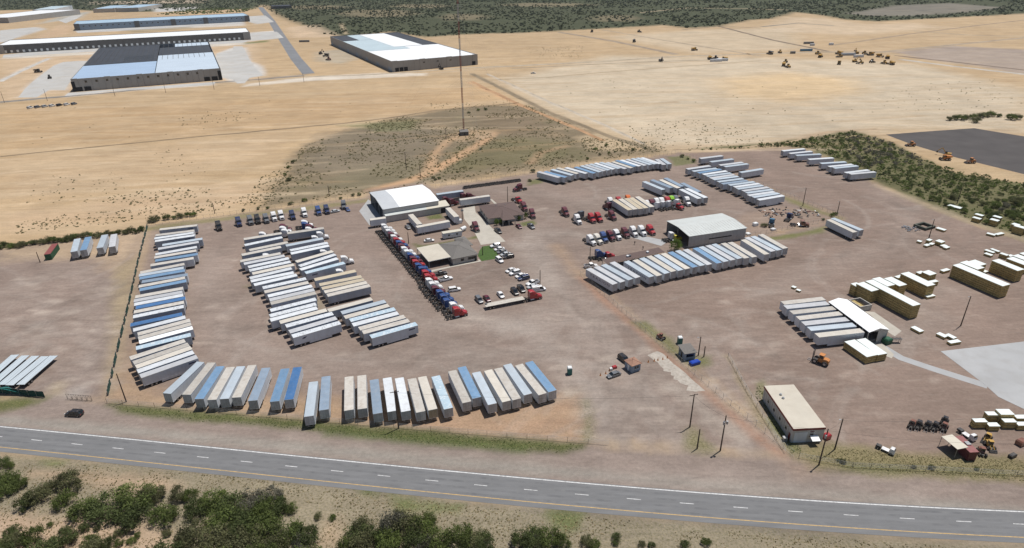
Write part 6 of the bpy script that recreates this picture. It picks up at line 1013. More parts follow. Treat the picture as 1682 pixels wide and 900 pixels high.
# ------------------------------------------------------------------ lumber stacks
def stack(A, B, C_, D, h, label, layers=None, cover=True, npk=None, group='lumber stacks'):
    c, y, W_, L, s = fit_rect(h, A, B, C_, D); layers = layers or max(1, round(h / 0.88)); lh = h / layers; L = max(L, 1.6); W_ = max(W_, 1.1)
    n = npk or max(1, round(L / 4.9)); m_ = max(1, round(W_ / 2.6)); r = frame('lumber_stack' if layers > 1 else 'lumber_pack', label, 'lumber', c, y, group)
    pl, pw = L / n, W_ / m_
    b = MB(); b.box(-pw / 2 + 0.03, pw / 2 - 0.03, -pl / 2 + 0.04, pl / 2 - 0.04, 0.13, lh - 0.01, 0)
    for q in (-0.38, 0.0, 0.38): b.box(-pw / 2 + 0.06, pw / 2 - 0.06, q * pl - 0.06, q * pl + 0.06, 0.0, 0.13, 1)
    me = b.mesh('pack', 'lumber', 'lumber_dark'); b = MB(); b.box(-pw / 2 - 0.0, pw / 2 + 0.0, -pl / 2 + 0.01, pl / 2 - 0.01, lh, lh + 0.04); b.box(-pw / 2 - 0.01, -pw / 2 + 0.02, -pl / 2 + 0.01, pl / 2 - 0.01, lh - 0.10, lh); b.box(pw / 2 - 0.02, pw / 2 + 0.01, -pl / 2 + 0.01, pl / 2 - 0.01, lh - 0.10, lh); wr = b.mesh('wrap', 'wrap_white')
    for k in range(layers):
        for i in range(n):
            for j in range(m_):
                o = link('pack', me, r, (-W_ / 2 + (j + 0.5) * pw + random.uniform(-0.02, 0.02), -L / 2 + (i + 0.5) * pl, k * lh))
                if k == layers - 1 and cover: link('wrap', wr, o)
    return r
QA = lambda z, *p: [z(p[i], p[i + 1]) for i in range(0, 8, 2)]
for z, q, h, lab in (
    (Zba, (425, 577, 510, 548, 1145, 884, 1025, 900), 5.3, 'longest lumber stack in the left cluster, nearest the camera'), (Zba, (300, 607, 402, 580, 582, 690, 485, 713), 4.9, 'short lumber stack at the left front of the left cluster'), (Zba, (505, 545, 607, 515, 797, 627, 700, 642), 4.6, 'lumber stack just behind the longest left one'), (Zba, (665, 536, 765, 515, 950, 622, 850, 645), 4.4, 'lumber stack right of the gap in the left cluster'),
    (Zba, (885, 472, 990, 449, 1326, 622, 1220, 646), 4.9, 'long lumber stack on the right of the left cluster'), (Zba, (1150, 456, 1245, 426, 1352, 476, 1265, 497), 3.4, 'square three-high lumber stack behind the left cluster'), (Zba, (220, 606, 300, 590, 360, 625, 285, 645), 4.2, 'low step of lumber at the left end of the cluster'), (Zba, (1075, 457, 1145, 437, 1200, 462, 1130, 478), 1.9, 'two-high lumber stack beside the square stack'), (Zba, (797, 516, 872, 490, 920, 510, 838, 532), 1.8, 'small lumber stack behind the left cluster middle'), (Zba, (1245, 580, 1345, 560, 1366, 572, 1262, 593), 1.8, 'small lumber stack right of the square stack'), (Zba, (1200, 768, 1300, 745, 1328, 760, 1215, 783), 0.9, 'single lumber pack at the foot of the long stack'), (Zba, (868, 566, 910, 550, 938, 562, 895, 580), 0.9, 'single lumber pack between the left stacks'),
    (Zbb, (740, 365, 842, 340, 1502, 617, 1405, 642), 5.0, 'longest lumber stack of all, far right front'), (Zbb, (848, 326, 945, 300, 1150, 402, 1060, 426), 4.0, 'lumber stack behind the longest far right one'), (Zbb, (950, 316, 1035, 290, 1195, 352, 1105, 372), 4.0, 'rearmost lumber stack behind the longest far right one'), (Zbb, (1253, 302, 1347, 285, 1692, 417, 1605, 441), 4.9, 'long lumber stack at the right edge, front'), (Zbb, (1465, 272, 1550, 250, 1760, 345, 1675, 368), 4.2, 'long lumber stack at the right edge, second row'), (Zbb, (1545, 236, 1612, 217, 1780, 290, 1700, 312), 3.6, 'long lumber stack at the right edge, third row'), (Zbb, (1622, 206, 1690, 192, 1820, 245, 1750, 260), 3.4, 'long lumber stack at the right edge, last row'),
    (Zbb, (590, 432, 680, 408, 700, 420, 612, 445), 1.0, 'loose lumber pack left of the longest far right stack'), (Zbb, (1165, 162, 1195, 152, 1302, 195, 1270, 208), 0.9, 'loose lumber pack, front of the right trio'), (Zbb, (1240, 148, 1270, 140, 1370, 182, 1338, 192), 0.9, 'loose lumber pack, middle of the right trio'), (Zbb, (1158, 208, 1190, 195, 1278, 230, 1245, 243), 0.9, 'loose lumber pack, left of the right trio'), (Zbb, (1370, 205, 1400, 193, 1480, 232, 1445, 245), 1.8, 'small lumber stack beyond the right trio'), (Zbb, (1470, 238, 1520, 226, 1545, 236, 1490, 250), 1.0, 'loose lumber pack beside the right edge rows'), (Zbb, (1135, 445, 1180, 430, 1198, 440, 1150, 455), 0.9, 'single lumber pack in the gap between right stacks'),
    (Zbc, (262, 690, 285, 677, 352, 683, 335, 698), 0.9, 'loose lumber pack, left of the pole group'), (Zbc, (392, 672, 430, 656, 482, 668, 442, 685), 1.8, 'two-high lumber stack in the pole group'), (Zbc, (362, 738, 410, 722, 450, 738, 402, 755), 0.9, 'loose lumber pack, front of the pole group'), (Zbc, (432, 722, 470, 708, 505, 720, 465, 736), 0.9, 'loose lumber pack touching the pole group front'), (Zbc, (520, 680, 575, 664, 640, 695, 590, 715), 1.8, 'wide two-high lumber stack right in the pole group'), (Zbc, (585, 745, 640, 732, 668, 745, 610, 760), 0.9, 'loose lumber pack below the wide pole group stack'), (Zbc, (628, 768, 680, 752, 702, 765, 645, 782), 0.9, 'rightmost loose lumber pack of the pole group'),
    (Zbc, (530, 512, 560, 500, 658, 540, 625, 555), 0.9, 'loose lumber pack right of the dark crib'), (Zbc, (680, 215, 715, 200, 870, 250, 835, 268), 0.9, 'long lumber pack beside the brush belt'), (Zbc, (1005, 372, 1035, 360, 1125, 395, 1092, 408), 2.0, 'two-high lumber stack near the brush belt, front'), (Zbc, (1030, 332, 1062, 320, 1160, 350, 1128, 362), 2.6, 'three-high lumber stack near the brush belt, rear'), (Zbc, (1228, 402, 1260, 386, 1368, 415, 1335, 430), 2.8, 'left tall lumber stack near the brush belt'), (Zbc, (1270, 358, 1302, 345, 1398, 376, 1365, 390), 3.0, 'left tall lumber stack near the brush belt, back row'), (Zbc, (1545, 485, 1585, 470, 1720, 510, 1680, 528), 3.4, 'right tall lumber stack near the brush belt'), (Zbc, (1515, 462, 1550, 447, 1640, 472, 1600, 490), 3.0, 'right tall lumber stack near the brush belt, back row'), (Zbc, (1180, 590, 1200, 577, 1322, 598, 1300, 613), 0.9, 'loose lumber pack, left of the facing pair'), (Zbc, (1300, 592, 1395, 573, 1418, 585, 1325, 606), 0.9, 'loose lumber pack, right of the facing pair')):
    stack(*QA(z, *q), h, lab)
Z5 = Z(1260, 450, 3.986)
for q, h, lab in (((510, 442, 575, 428, 722, 530, 650, 545), 2.6, 'lumber stack with white tops before the dock trailers, left'), ((588, 430, 640, 420, 792, 520, 722, 532), 2.6, 'lumber stack with white tops before the dock trailers, right'), ((940, 348, 965, 340, 1032, 372, 1000, 380), 0.9, 'pair of lumber packs right of the dock'), ((1112, 388, 1135, 378, 1182, 408, 1158, 418), 0.9, 'left lumber pack of three near the concrete pad'), ((1170, 395, 1192, 387, 1240, 418, 1215, 426), 0.9, 'middle lumber pack of three near the concrete pad'), ((1182, 440, 1250, 428, 1270, 442, 1200, 454), 0.9, 'right lumber pack of three near the concrete pad'), ((162, 80, 175, 72, 190, 88, 178, 95), 0.7, 'small pale block, left of two on open ground'), ((195, 100, 205, 93, 220, 110, 208, 116), 0.7, 'small pale block, right of two on open ground')):
    stack(*QA(Z5, *q), h, lab)
for x0, x1, y0, y1, h, lab in ((1003, 1170, 380, 425, 2.2, 'front left lumber stack beside the yard truck'), (1190, 1335, 440, 475, 1.6, 'front low lumber stack beside the yellow loaders'), (1392, 1555, 385, 425, 2.2, 'front lumber stack right of the low one'), (1570, 1740, 430, 465, 1.6, 'front low lumber stack at the right edge'), (1172, 1345, 290, 335, 2.6, 'rear lumber stack left of the tallest'), (1330, 1510, 255, 330, 3.3, 'tallest lumber stack at the lower right'), (1550, 1740, 335, 375, 2.0, 'rear lumber stack at the right edge')):
    stack(Zae(x0, y0), Zae(x1, y0), Zae(x1 + 28, y1), Zae(x0 + 28, y1), h, lab)
# dark timber frame on the ground
c, y, l, w_, s = fit_rect(1.2, Zbc(385, 525), Zbc(515, 490), Zbc(365, 430), Zbc(240, 462)); l /= 2; w_ /= 2
r = frame('timber_crib', 'dark square timber crib lying in the lumber yard', 'crib', c, y); M['timber_dark'] = mat('timber_dark', (0.07, 0.075, 0.06), 0.9, var=0.2)
for a in ((-l, l, -w_, -w_ + 0.9), (-l, l, w_ - 0.9, w_), (-l, -l + 0.9, -w_ + 0.9, w_ - 0.9), (l - 0.9, l, -w_ + 0.9, w_ - 0.9)): bx(r, 'beam', 'timber_dark', *a, 0, 1.2)
b = MB()
for i in range(26): x, yy = random.uniform(-4, 4), random.uniform(-3, 3); s_ = random.uniform(0.3, 1.0); b.slab([(x, yy, s_), (x + s_, yy + 0.2, s_ * 0.8), (x + s_ * 0.8, yy + s_, s_ * 0.5), (x - 0.2, yy + s_ * 0.9, s_)], s_ * 0.6)
o = link('plastic_wrap_heap', b.mesh('plastic_wrap_heap', 'plastic_white')); q = px(*Zbc(205, 530)); o.location = (q.x, q.y, 0); tag(o, 'heap of crumpled white plastic beside the dark timber crib', 'heap')
# ------------------------------------------------------------------ poles and wires
def pole_h(base, top):
    g = px(*base); dx, dy, dz = ray(*top); return g, CAM_H + g.y / dy * dz
PL = []
for base, top, arms, lamp, xf, lab in (
    ((1133, 701.4), (1136.8, 648.7), 1, False, 0, 'utility pole with crossarm beside the gate drive'), ((1183, 740.5), (1193, 683), 0, False, 2, 'utility pole carrying transformers at the drive corner'), ((1371, 738), (1383, 687.5), 0, True, 0, 'utility pole with lamp right of the metal building'), ((1345, 763.6), (1361, 704), 0, False, 1, 'utility pole at the roadside fence corner'), ((1145, 737), (1150.5, 705), 0, False, 0, 'short broken post between the two drive poles'), ((207.5, 660), (193.5, 613), 0, False, 0, 'leaning dark pole at the left front corner'), ((654.8, 703.6), (650.4, 643), 1, False, 0, 'utility pole standing among the roadside row trailers'),
    ((1578, 535), (1590.5, 487), 0, True, 0, 'lamp pole in the open lumber yard'), ((1525.7, 391), (1535.7, 360), 0, True, 0, 'lamp pole beside the dark timber crib'), ((1318.5, 338), (1321.2, 309), 0, True, 0, 'lamp pole behind the far right row'), ((1375.4, 349.3), (1377.6, 330), 0, True, 0, 'lamp pole at the yard corner'), ((887, 476), (887, 443), 0, False, 0, 'tall pole beside the white van'), ((833.9, 333), (834.3, 306), 0, False, 0, 'thin pole behind the brown-roofed house'), ((759.8, 363.7), (759.8, 339), 1, False, 3, 'utility pole with transformers by the driveway'), ((1147, 583.7), (1152, 553), 0, True, 0, 'lamp pole beside the far guard house'), ((1156, 586), (1164, 567.5), 0, False, 0, 'thin leaning post beside the far guard house'), ((968.5, 436), (968.7, 405.6), 0, True, 0, 'lamp pole at the left end of the brown shed'),
    ((667.5, 279), (667, 250), 1, False, 0, 'utility pole on the dry hill, left one'), ((690.7, 292), (690.5, 272), 0, False, 0, 'utility pole just behind the workshop'), ((541, 322), (540.7, 305), 0, False, 0, 'pole at the back fence left of the workshop'), ((733, 229), (732.5, 211), 1, False, 0, 'utility pole near the mast hut'), ((353, 351), (350.7, 332.5), 0, False, 0, 'pole at the back fence behind the dark tractors'), ((66, 431), (62, 414), 0, False, 0, 'thin pole in the left lot beside the container'), ((1572, 334), (1578, 308), 0, False, 0, 'pole at the brush belt edge'), ((793, 418.7), (793.4, 405), 0, True, 0, 'small lamp post on the green lawn'), ((671.4, 400), (671, 381), 0, False, 0, 'thin pole above the bobtail row'),
    ((7.5, 168.7), (0, 150), 0, False, 0, 'far roadside pole, first from left'), ((78, 165.5), (71, 146), 0, False, 0, 'far roadside pole, second from left'), ((189, 158), (185, 141), 0, False, 0, 'far roadside pole, third from left'), ((272.5, 152.5), (269.5, 136), 0, False, 0, 'far roadside pole, fourth from left'), ((352, 147), (350.5, 132), 0, False, 0, 'far roadside pole, fifth from left'), ((427, 141), (425.5, 126), 0, False, 0, 'far roadside pole, sixth from left'), ((499.5, 135), (499, 120), 0, False, 0, 'far roadside pole, seventh from left')):
    g, h = pole_h(base, top); h = min(max(h, 3.0), 13.5); PL.append((g, h))
    spawn('utility_pole', pole_t(round(h * 2) / 2, arms, lamp, xf), g, 0.25, lab, 'pole')
def wire(a, b_, za, zb, lab, sag=0.6):
    b = MB(); n = 14; P = []
    for i in range(n + 1):
        t = i / n; P.append((a.x + (b_.x - a.x) * t, a.y + (b_.y - a.y) * t, za + (zb - za) * t - sag * 4 * t * (1 - t)))
    for i in range(n): b.tube(P[i], P[i + 1], 0.018, n=4)
    tag(link('power_line', b.mesh('power_line', 'wire')), lab, 'wire', 'power lines')
wire(PL[0][0], PL[1][0], PL[0][1] - 0.3, PL[1][1] - 0.3, 'thin wire between the two drive poles'); wire(PL[1][0], PL[3][0], PL[1][1] - 0.3, PL[3][1] - 0.3, 'thin wire from the transformer pole to the fence corner pole'); wire(PL[3][0], PL[2][0], PL[3][1] - 0.3, PL[2][1] - 0.3, 'short wire between the fence corner pole and lamp pole'); wire(PL[6][0], PL[0][0], PL[6][1] - 0.3, PL[0][1] - 0.3, 'long wire over the roadside row to the gate', 1.4); wire(PL[2][0], px(1700, 720), PL[2][1] - 0.6, 9, 'long wire running right above the lumber yard', 1.5); wire(PL[3][0], px(1720, 775), PL[3][1] - 0.6, 9, 'long wire running right along the roadside fence', 1.5)
# ------------------------------------------------------------------ mast and hut
g = px(762, 219); r = frame('radio_mast', 'tall slender red and white lattice radio mast on the dry hill', 'mast', g, 0.3); M['mast_red'] = mat('mast_red', (0.28, 0.09, 0.07), 0.6); M['mast_white'] = mat('mast_white', (0.42, 0.41, 0.40), 0.6)
for k in range(10):
    b = MB(); z0, z1 = k * 11.0, (k + 1) * 11.0; R = 0.5
    for i in range(3):
        a0 = 2.09 * i; p = (R * math.cos(a0), R * math.sin(a0)); b.tube((*p, z0), (*p, z1), 0.15, n=5)
        a1 = 2.09 * (i + 1); q = (R * math.cos(a1), R * math.sin(a1))
        for j in range(6): zz = z0 + j * 11 / 6; b.tube((*p, zz), (*q, zz + 11 / 6), 0.06, n=4)
    link('mast_section', b.mesh('mast_section', 'mast_red' if k % 2 == 0 else 'mast_white'), r)
b = MB()
for i in range(3):
    a0 = 2.09 * i + 0.5
    for zt in (40, 75, 105): b.tube((0, 0, zt), (55 * math.cos(a0), 55 * math.sin(a0), 0), 0.02, n=3)
link('guy_wire', b.mesh('guy_wire', 'galv'), r)
c, y, l, w_, s = fit_rect(2.6, (755.5, 217.5), (769, 216.5), (768, 212.5), (755, 213.2)); r = frame('mast_hut', 'small grey equipment hut at the foot of the mast', 'hut', c, y); walls(r, l / 2, w_ / 2, 2.6, 'tilt_dark'); bx(r, 'roof_panel', 'shingle_grey', -l / 2 - 0.2, l / 2 + 0.2, -w_ / 2 - 0.2, w_ / 2 + 0.2, 2.62, 2.8); bx(r, 'door', 'trim_dark', -0.4, 0.5, -w_ / 2 - 0.04, -w_ / 2 - 0.005, 0, 2.1)
# ------------------------------------------------------------------ fences
def fence(name, label, pts, kind, step=3.0, h=2.1, cat='fence', skip=None):
    P = [px(*q) for q in pts]; r = frame(name, label, cat, P[0], 0.0); o0 = P[0]; k = 0
    if kind == 'panel': b = MB(); b.box(0.03, step - 0.03, -0.05, 0.05, 0.05, h); pm = b.mesh('panel', 'tan_wall')
    if kind == 'mesh':
        b = MB(); n = 5
        for i in range(n): b.quad((step * i / n, 0.06 * math.sin(i * 2), 0.1), (step * (i + 1) / n, 0.06 * math.sin(i * 2 + 2), 0.1), (step * (i + 1) / n, 0.1 * math.cos(i * 1.7 + 1.7), h - 0.1), (step * i / n, 0.1 * math.cos(i * 1.7), h - 0.1))
        pm = b.mesh('panel', 'mesh_green')
    b = MB(); b.tube((0, 0, -0.1), (0, 0, h + 0.1), 0.06 if kind == 'panel' else 0.045, n=6); post = b.mesh('post', 'galv' if kind != 'wire' else 'wood_pole')
    wr = MB()
    for a, c_ in zip(P[:-1], P[1:]):
        d = c_ - a; L = d.length; n = max(1, int(L / step)); u = d / L; yaw = math.atan2(u.y, u.x)
        for i in range(n):
            q = a + u * (i * L / n) - o0; o = link('post', post, r, (q.x, q.y, 0)); k += 1
            if kind in ('panel', 'mesh') and not (skip and skip(k)):
                p = link('panel', pm, r, (q.x, q.y, 0), yaw); p.scale = (L / n / step, 1, 1)
        if kind != 'panel':
            for z in ((0.5, 0.9, 1.3, 1.6) if kind == 'wire' else (0.1, h)):
                A_ = a - o0; B_ = c_ - o0; wr.tube((A_.x, A_.y, z), (B_.x, B_.y, z), 0.02, n=4)
            if kind == 'link':
                m = int(L / 1.2)
                for i in range(m):
                    q0 = a + u * (i * L / m) - o0; q1 = a + u * ((i + 1) * L / m) - o0; wr.tube((q0.x, q0.y, 0.1), (q1.x, q1.y, h), 0.008, n=3); wr.tube((q0.x, q0.y, h), (q1.x, q1.y, 0.1), 0.008, n=3)
    if wr.v: link('wire', wr.mesh('wire', 'galv'), r)
    return r
fence('mesh_fence', 'dark green screened fence between left lot and yard', [(243, 373), (228, 430), (213, 500), (196, 570), (176, 660)], 'mesh', skip=lambda k: (k * 37) % 11 < 4)
fence('chain_fence', 'chain link fence along the right side of the drive', [(953, 452), (1000, 493), (1060, 545), (1130, 606), (1200, 666), (1303, 750)], 'link', 3.0, 1.9)
fence('chain_fence', 'chain link fence between shop yard and right row', [(1384, 358.5), (1240, 388), (1100, 417), (955, 447)], 'link', 3.0, 1.9); fence('chain_fence', 'chain link fence behind the far right row', [(1118, 252), (1200, 285), (1290, 320), (1384, 357.5)], 'link', 3.0, 1.9)
fence('chain_fence', 'chain link fence along the back, left of the workshop', [(244, 371), (400, 350.5), (600, 324)], 'link'); fence('chain_fence', 'chain link fence along the back, right of the workshop', [(716, 307), (900, 281), (1116, 251)], 'link')
fence('wire_fence', 'low wire fence along the grass verge by the road', [(176, 662), (500, 690), (800, 715), (1000, 731)], 'wire', 5.0, 1.4); fence('wire_fence', 'low wire fence at the right roadside', [(1312, 752), (1400, 768), (1550, 775), (1700, 783)], 'wire', 4.0, 1.5); fence('wire_fence', 'low wire fence along the strip left of the metal building', [(1196, 586), (1225, 640), (1262, 700), (1290, 745)], 'wire', 4.0, 1.4)
fence('torn_fence', 'torn dark green screen fence at the left edge', [Zai(-60, 130), Zai(150, 140), Zai(380, 165), Zai(600, 185)], 'mesh', 2.5, 2.3)
b = MB()
for i in range(24):
    t = i / 23; x = -9 + 17 * t; zz = 1.6 + 0.7 * math.sin(t * 5) - 0.9 * t; b.quad((x, -0.2, zz), (x + 0.75, -0.2, 1.6 + 0.7 * math.sin((t + 0.043) * 5) - 0.9 * t), (x + 0.75, 1.2 + 0.3 * math.sin(i), zz - 0.4), (x, 1.2 + 0.3 * math.sin(i - 1), zz - 0.35))
q = px(*Zai(180, 150)); o = link('loose_tarp', b.mesh('loose_tarp', 'plastic_green')); o.location = (q.x, q.y, 0.2); o.rotation_euler = (0, 0, -0.1); tag(o, 'teal tarp sagging over the torn screen fence', 'tarp')
a, c_ = px(*Zai(890, 205)), px(*Zai(1215, 232)); d = c_ - a; b = MB(); L = d.length
for z in (0.15, 1.9): b.tube((0, 0, z), (L, 0, z), 0.05, n=5)
for i in range(6): b.tube((L * i / 5, 0, 0.1), (L * i / 5, 0, 1.95), 0.05, n=5)
for i in range(5): b.tube((L * i / 5, 0, 0.15), (L * (i + 0.5) / 5, 0, 1.9), 0.03, n=4); b.tube((L * (i + 0.5) / 5, 0, 1.9), (L * (i + 1) / 5, 0, 0.15), 0.03, n=4)
o = link('sliding_gate', b.mesh('sliding_gate', 'chassis')); o.location = (a.x, a.y, 0); o.rotation_euler = (0, 0, math.atan2(d.y, d.x)); tag(o, 'dark tubular sliding gate across the left lot entrance', 'gate')
# ------------------------------------------------------------------ small things
def potty_t():
    if 'po' in CACHE: return CACHE['po']
    T = []; b = MB(); b.box(-0.6, 0.6, -0.6, 0.6, 0.0, 2.1); T.append(('cabin', b.mesh('cabin', 'plastic_green'), None))
    b = MB(); b.loft([[(-0.64, -0.64, 2.1), (0.64, -0.64, 2.1), (0.64, 0.64, 2.1), (-0.64, 0.64, 2.1)], [(-0.5, -0.5, 2.4), (0.5, -0.5, 2.4), (0.5, 0.5, 2.4), (-0.5, 0.5, 2.4)]]); T.append(('roof', b.mesh('roof', 'plastic_white'), None))
    b = MB(); b.box(-0.42, 0.42, -0.64, -0.602, 0.15, 1.95); T.append(('door', b.mesh('door', 'plastic_green'), None)); b = MB(); b.tube((0.45, 0.45, 2.2), (0.45, 0.45, 2.75), 0.06, n=6); T.append(('vent_pipe', b.mesh('vent_pipe', 'plastic_white'), None)); CACHE['po'] = T; return T
spawn('portable_toilet', potty_t(), px(935.5, 614), 0.1, 'green portable toilet with white roof near the roadside row', 'toilet', sc_=(1.15, 1.15, 1.1)); spawn('portable_toilet', potty_t(), px(1116.3, 564), 0.1, 'green portable toilet with white roof behind the far guard house', 'toilet', sc_=(1.15, 1.15, 1.1))
b = MB(); b.box(-0.25, 0.25, -0.25, 0.25, 0, 0.06); b.tube((0, 0, 0.05), (0, 0, 1.0), 0.2, 0.05, 8); CONE = b.mesh('traffic_cone', 'mach_orange')
for i, (x, y) in enumerate(((680, 520), (758, 505), (805, 495), (870, 482), (930, 465), (50, 695), (120, 670), (168, 632), (560, 560))):
    q = px(*Zad(x, y)); o = link('traffic_cone', CONE, None, (q.x, q.y, 0)); tag(o, 'orange traffic cone, %s along the gate line' % ordn(i + 1), 'cone', 'cones along the gate line')
for zz, x, y, s_, m, nm, lab, cat in ((Zad, 235, 585, (1.4, 0.9, 0.9), 'paint_red', 'red_barrier', 'small red barrier behind the waiting sedan', 'barrier'), (Zad, 188, 612, (0.9, 0.7, 0.9), 'plastic_white', 'white_drum', 'small white drum behind the waiting sedan', 'drum'), (Zad, 1290, 530, (3.2, 1.6, 1.2), 'plastic_blue', 'blue_skip', 'blue plastic bin before the far guard house', 'bin'), (Zs, 1495, 735, (2.4, 2.0, 2.0), 'cont_green', 'green_skip', 'green waste bin at the loading shed corner', 'bin'), (Zt, 1310, 600, (3.0, 2.0, 2.0), 'plastic_white', 'generator', 'white generator box at the cream trailer end', 'generator'), (Zae, 1640, 705, (2.2, 1.6, 1.6), 'paint_rust', 'red_tank', 'dark red tank at the right edge', 'tank'), (Zl, 245, 395, (2.2, 1.6, 1.6), 'plastic_white', 'white_drum', 'white drum left of the wrecked cabs', 'drum'), (Zl, 480, 455, (2.0, 1.6, 1.0), 'paint_white', 'cab_hood', 'white loose hood below the faded blue cab', 'hood'), (Zl, 150, 510, (1.8, 1.8, 0.8), 'plastic_white', 'white_drum', 'white drum beside the pale shop corner', 'drum'), (Zae, 1530, 870, (2.0, 1.0, 1.0), 'chassis', 'scrap_engine', 'dark scrap engine at the lower right fence', 'scrap'), (Zac, 545, 385, (1.6, 1.4, 1.6), 'paint_red', 'red_machine', 'red and grey machine beside the metal building', 'machine')):
    b = MB(); a0, a1, a2 = s_[0] / 2, s_[1] / 2, s_[2]; b.loft([[(-a0, -a1, 0.05), (a0, -a1, 0.05), (a0, a1, 0.05), (-a0, a1, 0.05)], [(-a0 * 1.05, -a1 * 1.05, a2 * 0.8), (a0 * 1.05, -a1 * 1.05, a2 * 0.8), (a0 * 1.05, a1 * 1.05, a2 * 0.8), (-a0 * 1.05, a1 * 1.05, a2 * 0.8)], [(-a0 * 0.8, -a1 * 0.8, a2), (a0 * 0.8, -a1 * 0.8, a2), (a0 * 0.8, a1 * 0.8, a2), (-a0 * 0.8, a1 * 0.8, a2)]])
    for s in (-1, 1): b.box(s * a0 * 0.7 - 0.1, s * a0 * 0.7 + 0.1, -a1 * 0.9, a1 * 0.9, 0, 0.06)
    q = px(*zz(x, y), 0.4); o = link(nm, b.mesh(nm, m), None, (q.x, q.y, 0)); o.rotation_euler = (0, 0, 0.4); tag(o, lab, cat)
q = px(*Zt(1365, 690), 1.0); b = MB(); b.tube((-1.5, 0, 1.2), (1.5, 0, 1.2), 1.0, n=14)
for x in (-1, 1): b.box(x - 0.15, x + 0.15, -0.8, 0.8, 0, 0.5)
o = link('storage_tank', b.mesh('storage_tank', 'plastic_white'), None, (q.x, q.y, 0)); o.rotation_euler = (0, 0, 0.9); tag(o, 'white horizontal storage tank at the office trailer', 'tank')
# conveyor at the dock
a, c_ = px(*Zs(1480, 690), 1.5), px(*Zs(1690, 690), 1.5); d = c_ - a; L = d.length; r = frame('conveyor', 'steel lattice conveyor beside the loading shed', 'conveyor', a, math.atan2(d.y, d.x))
for yy in (-0.5, 0.5):
    part(r, 'side_truss', 'steel', lambda b: (b.tube((0, yy, 1.2), (L, yy, 1.2), 0.06, n=4), b.tube((0, yy, 1.8), (L, yy, 1.8), 0.06, n=4), [b.tube((L * i / 8, yy, 1.2 if i % 2 else 1.8), (L * (i + 1) / 8, yy, 1.8 if i % 2 else 1.2), 0.04, n=4) for i in range(8)]))
bx(r, 'belt', 'rubber', 0, L, -0.42, 0.42, 1.45, 1.5)
for x in (0.4, L - 0.4):
    for yy in (-0.5, 0.5): bx(r, 'leg', 'steel', x - 0.05, x + 0.05, yy - 0.05, yy + 0.05, 0, 1.2)
# tyres: along the back fence and in the wreck corner
TY = wheel_mesh(0.5, 0.3, 'tyre')
P0_, P1_ = px(*Zu(170, 165)), px(*Zu(925, 65)); nT = 0
for i in range(70):
    for k in range(3):
        t = (i + random.uniform(-0.2, 0.2)) / 70; q = P0_.lerp(P1_, t) + Vector((random.uniform(-0.3, 0.3), k * 1.5 + random.uniform(-0.2, 0.2)))
        o = link('tyre', TY, None, (q.x, q.y, 0.44)); o.rotation_euler = (random.uniform(-0.2, 0.2), random.uniform(0.5, 0.9), random.uniform(-0.4, 0.4)); tag(o, 'used black tyre in the long pile along the back fence', 'tyre', 'tyres piled along the back fence')
for i in range(34):
    q = px(*Zl(random.uniform(380, 950), random.uniform(165, 300))); o = link('tyre', TY, None, (q.x, q.y, 0.16)); o.rotation_euler = (math.pi / 2, random.uniform(0, 3), 0); tag(o, 'loose part or tyre scattered in the wreck corner', 'tyre', 'tyres scattered in the wreck corner')
q = px(*Zw(948, 475), 1.52); o = link('tyre', TY, None, (q.x, q.y, 1.66)); o.rotation_euler = (math.pi / 2, 0, 0); tag(o, 'spare tyre lying on the pale flatbed tail', 'tyre')
b = MB()
for i in range(55):
    x, y = random.uniform(-14, 14), random.uniform(-6, 6); a0 = random.uniform(0, 3.1); l_, w2, h_ = random.uniform(0.3, 1.3), random.uniform(0.12, 0.35), random.uniform(0.1, 0.5); ca, sa = math.cos(a0), math.sin(a0)
    b.slab([(x + ca * l_ - sa * w2, y + sa * l_ + ca * w2, h_), (x - ca * l_ - sa * w2, y - sa * l_ + ca * w2, h_ * 0.8), (x - ca * l_ + sa * w2, y - sa * l_ - ca * w2, h_), (x + ca * l_ + sa * w2, y + sa * l_ - ca * w2, h_ * 0.7)], h_ * 0.65, random.choice((0, 0, 0, 1, 2, 2, 3)))
q = px(*Zl(700, 250)); o = link('scrap_parts', b.mesh('scrap_parts', 'chassis', 'steel', 'paint_rust', 'plastic_white'), None, (q.x, q.y, 0)); tag(o, None, None, None, 'stuff')
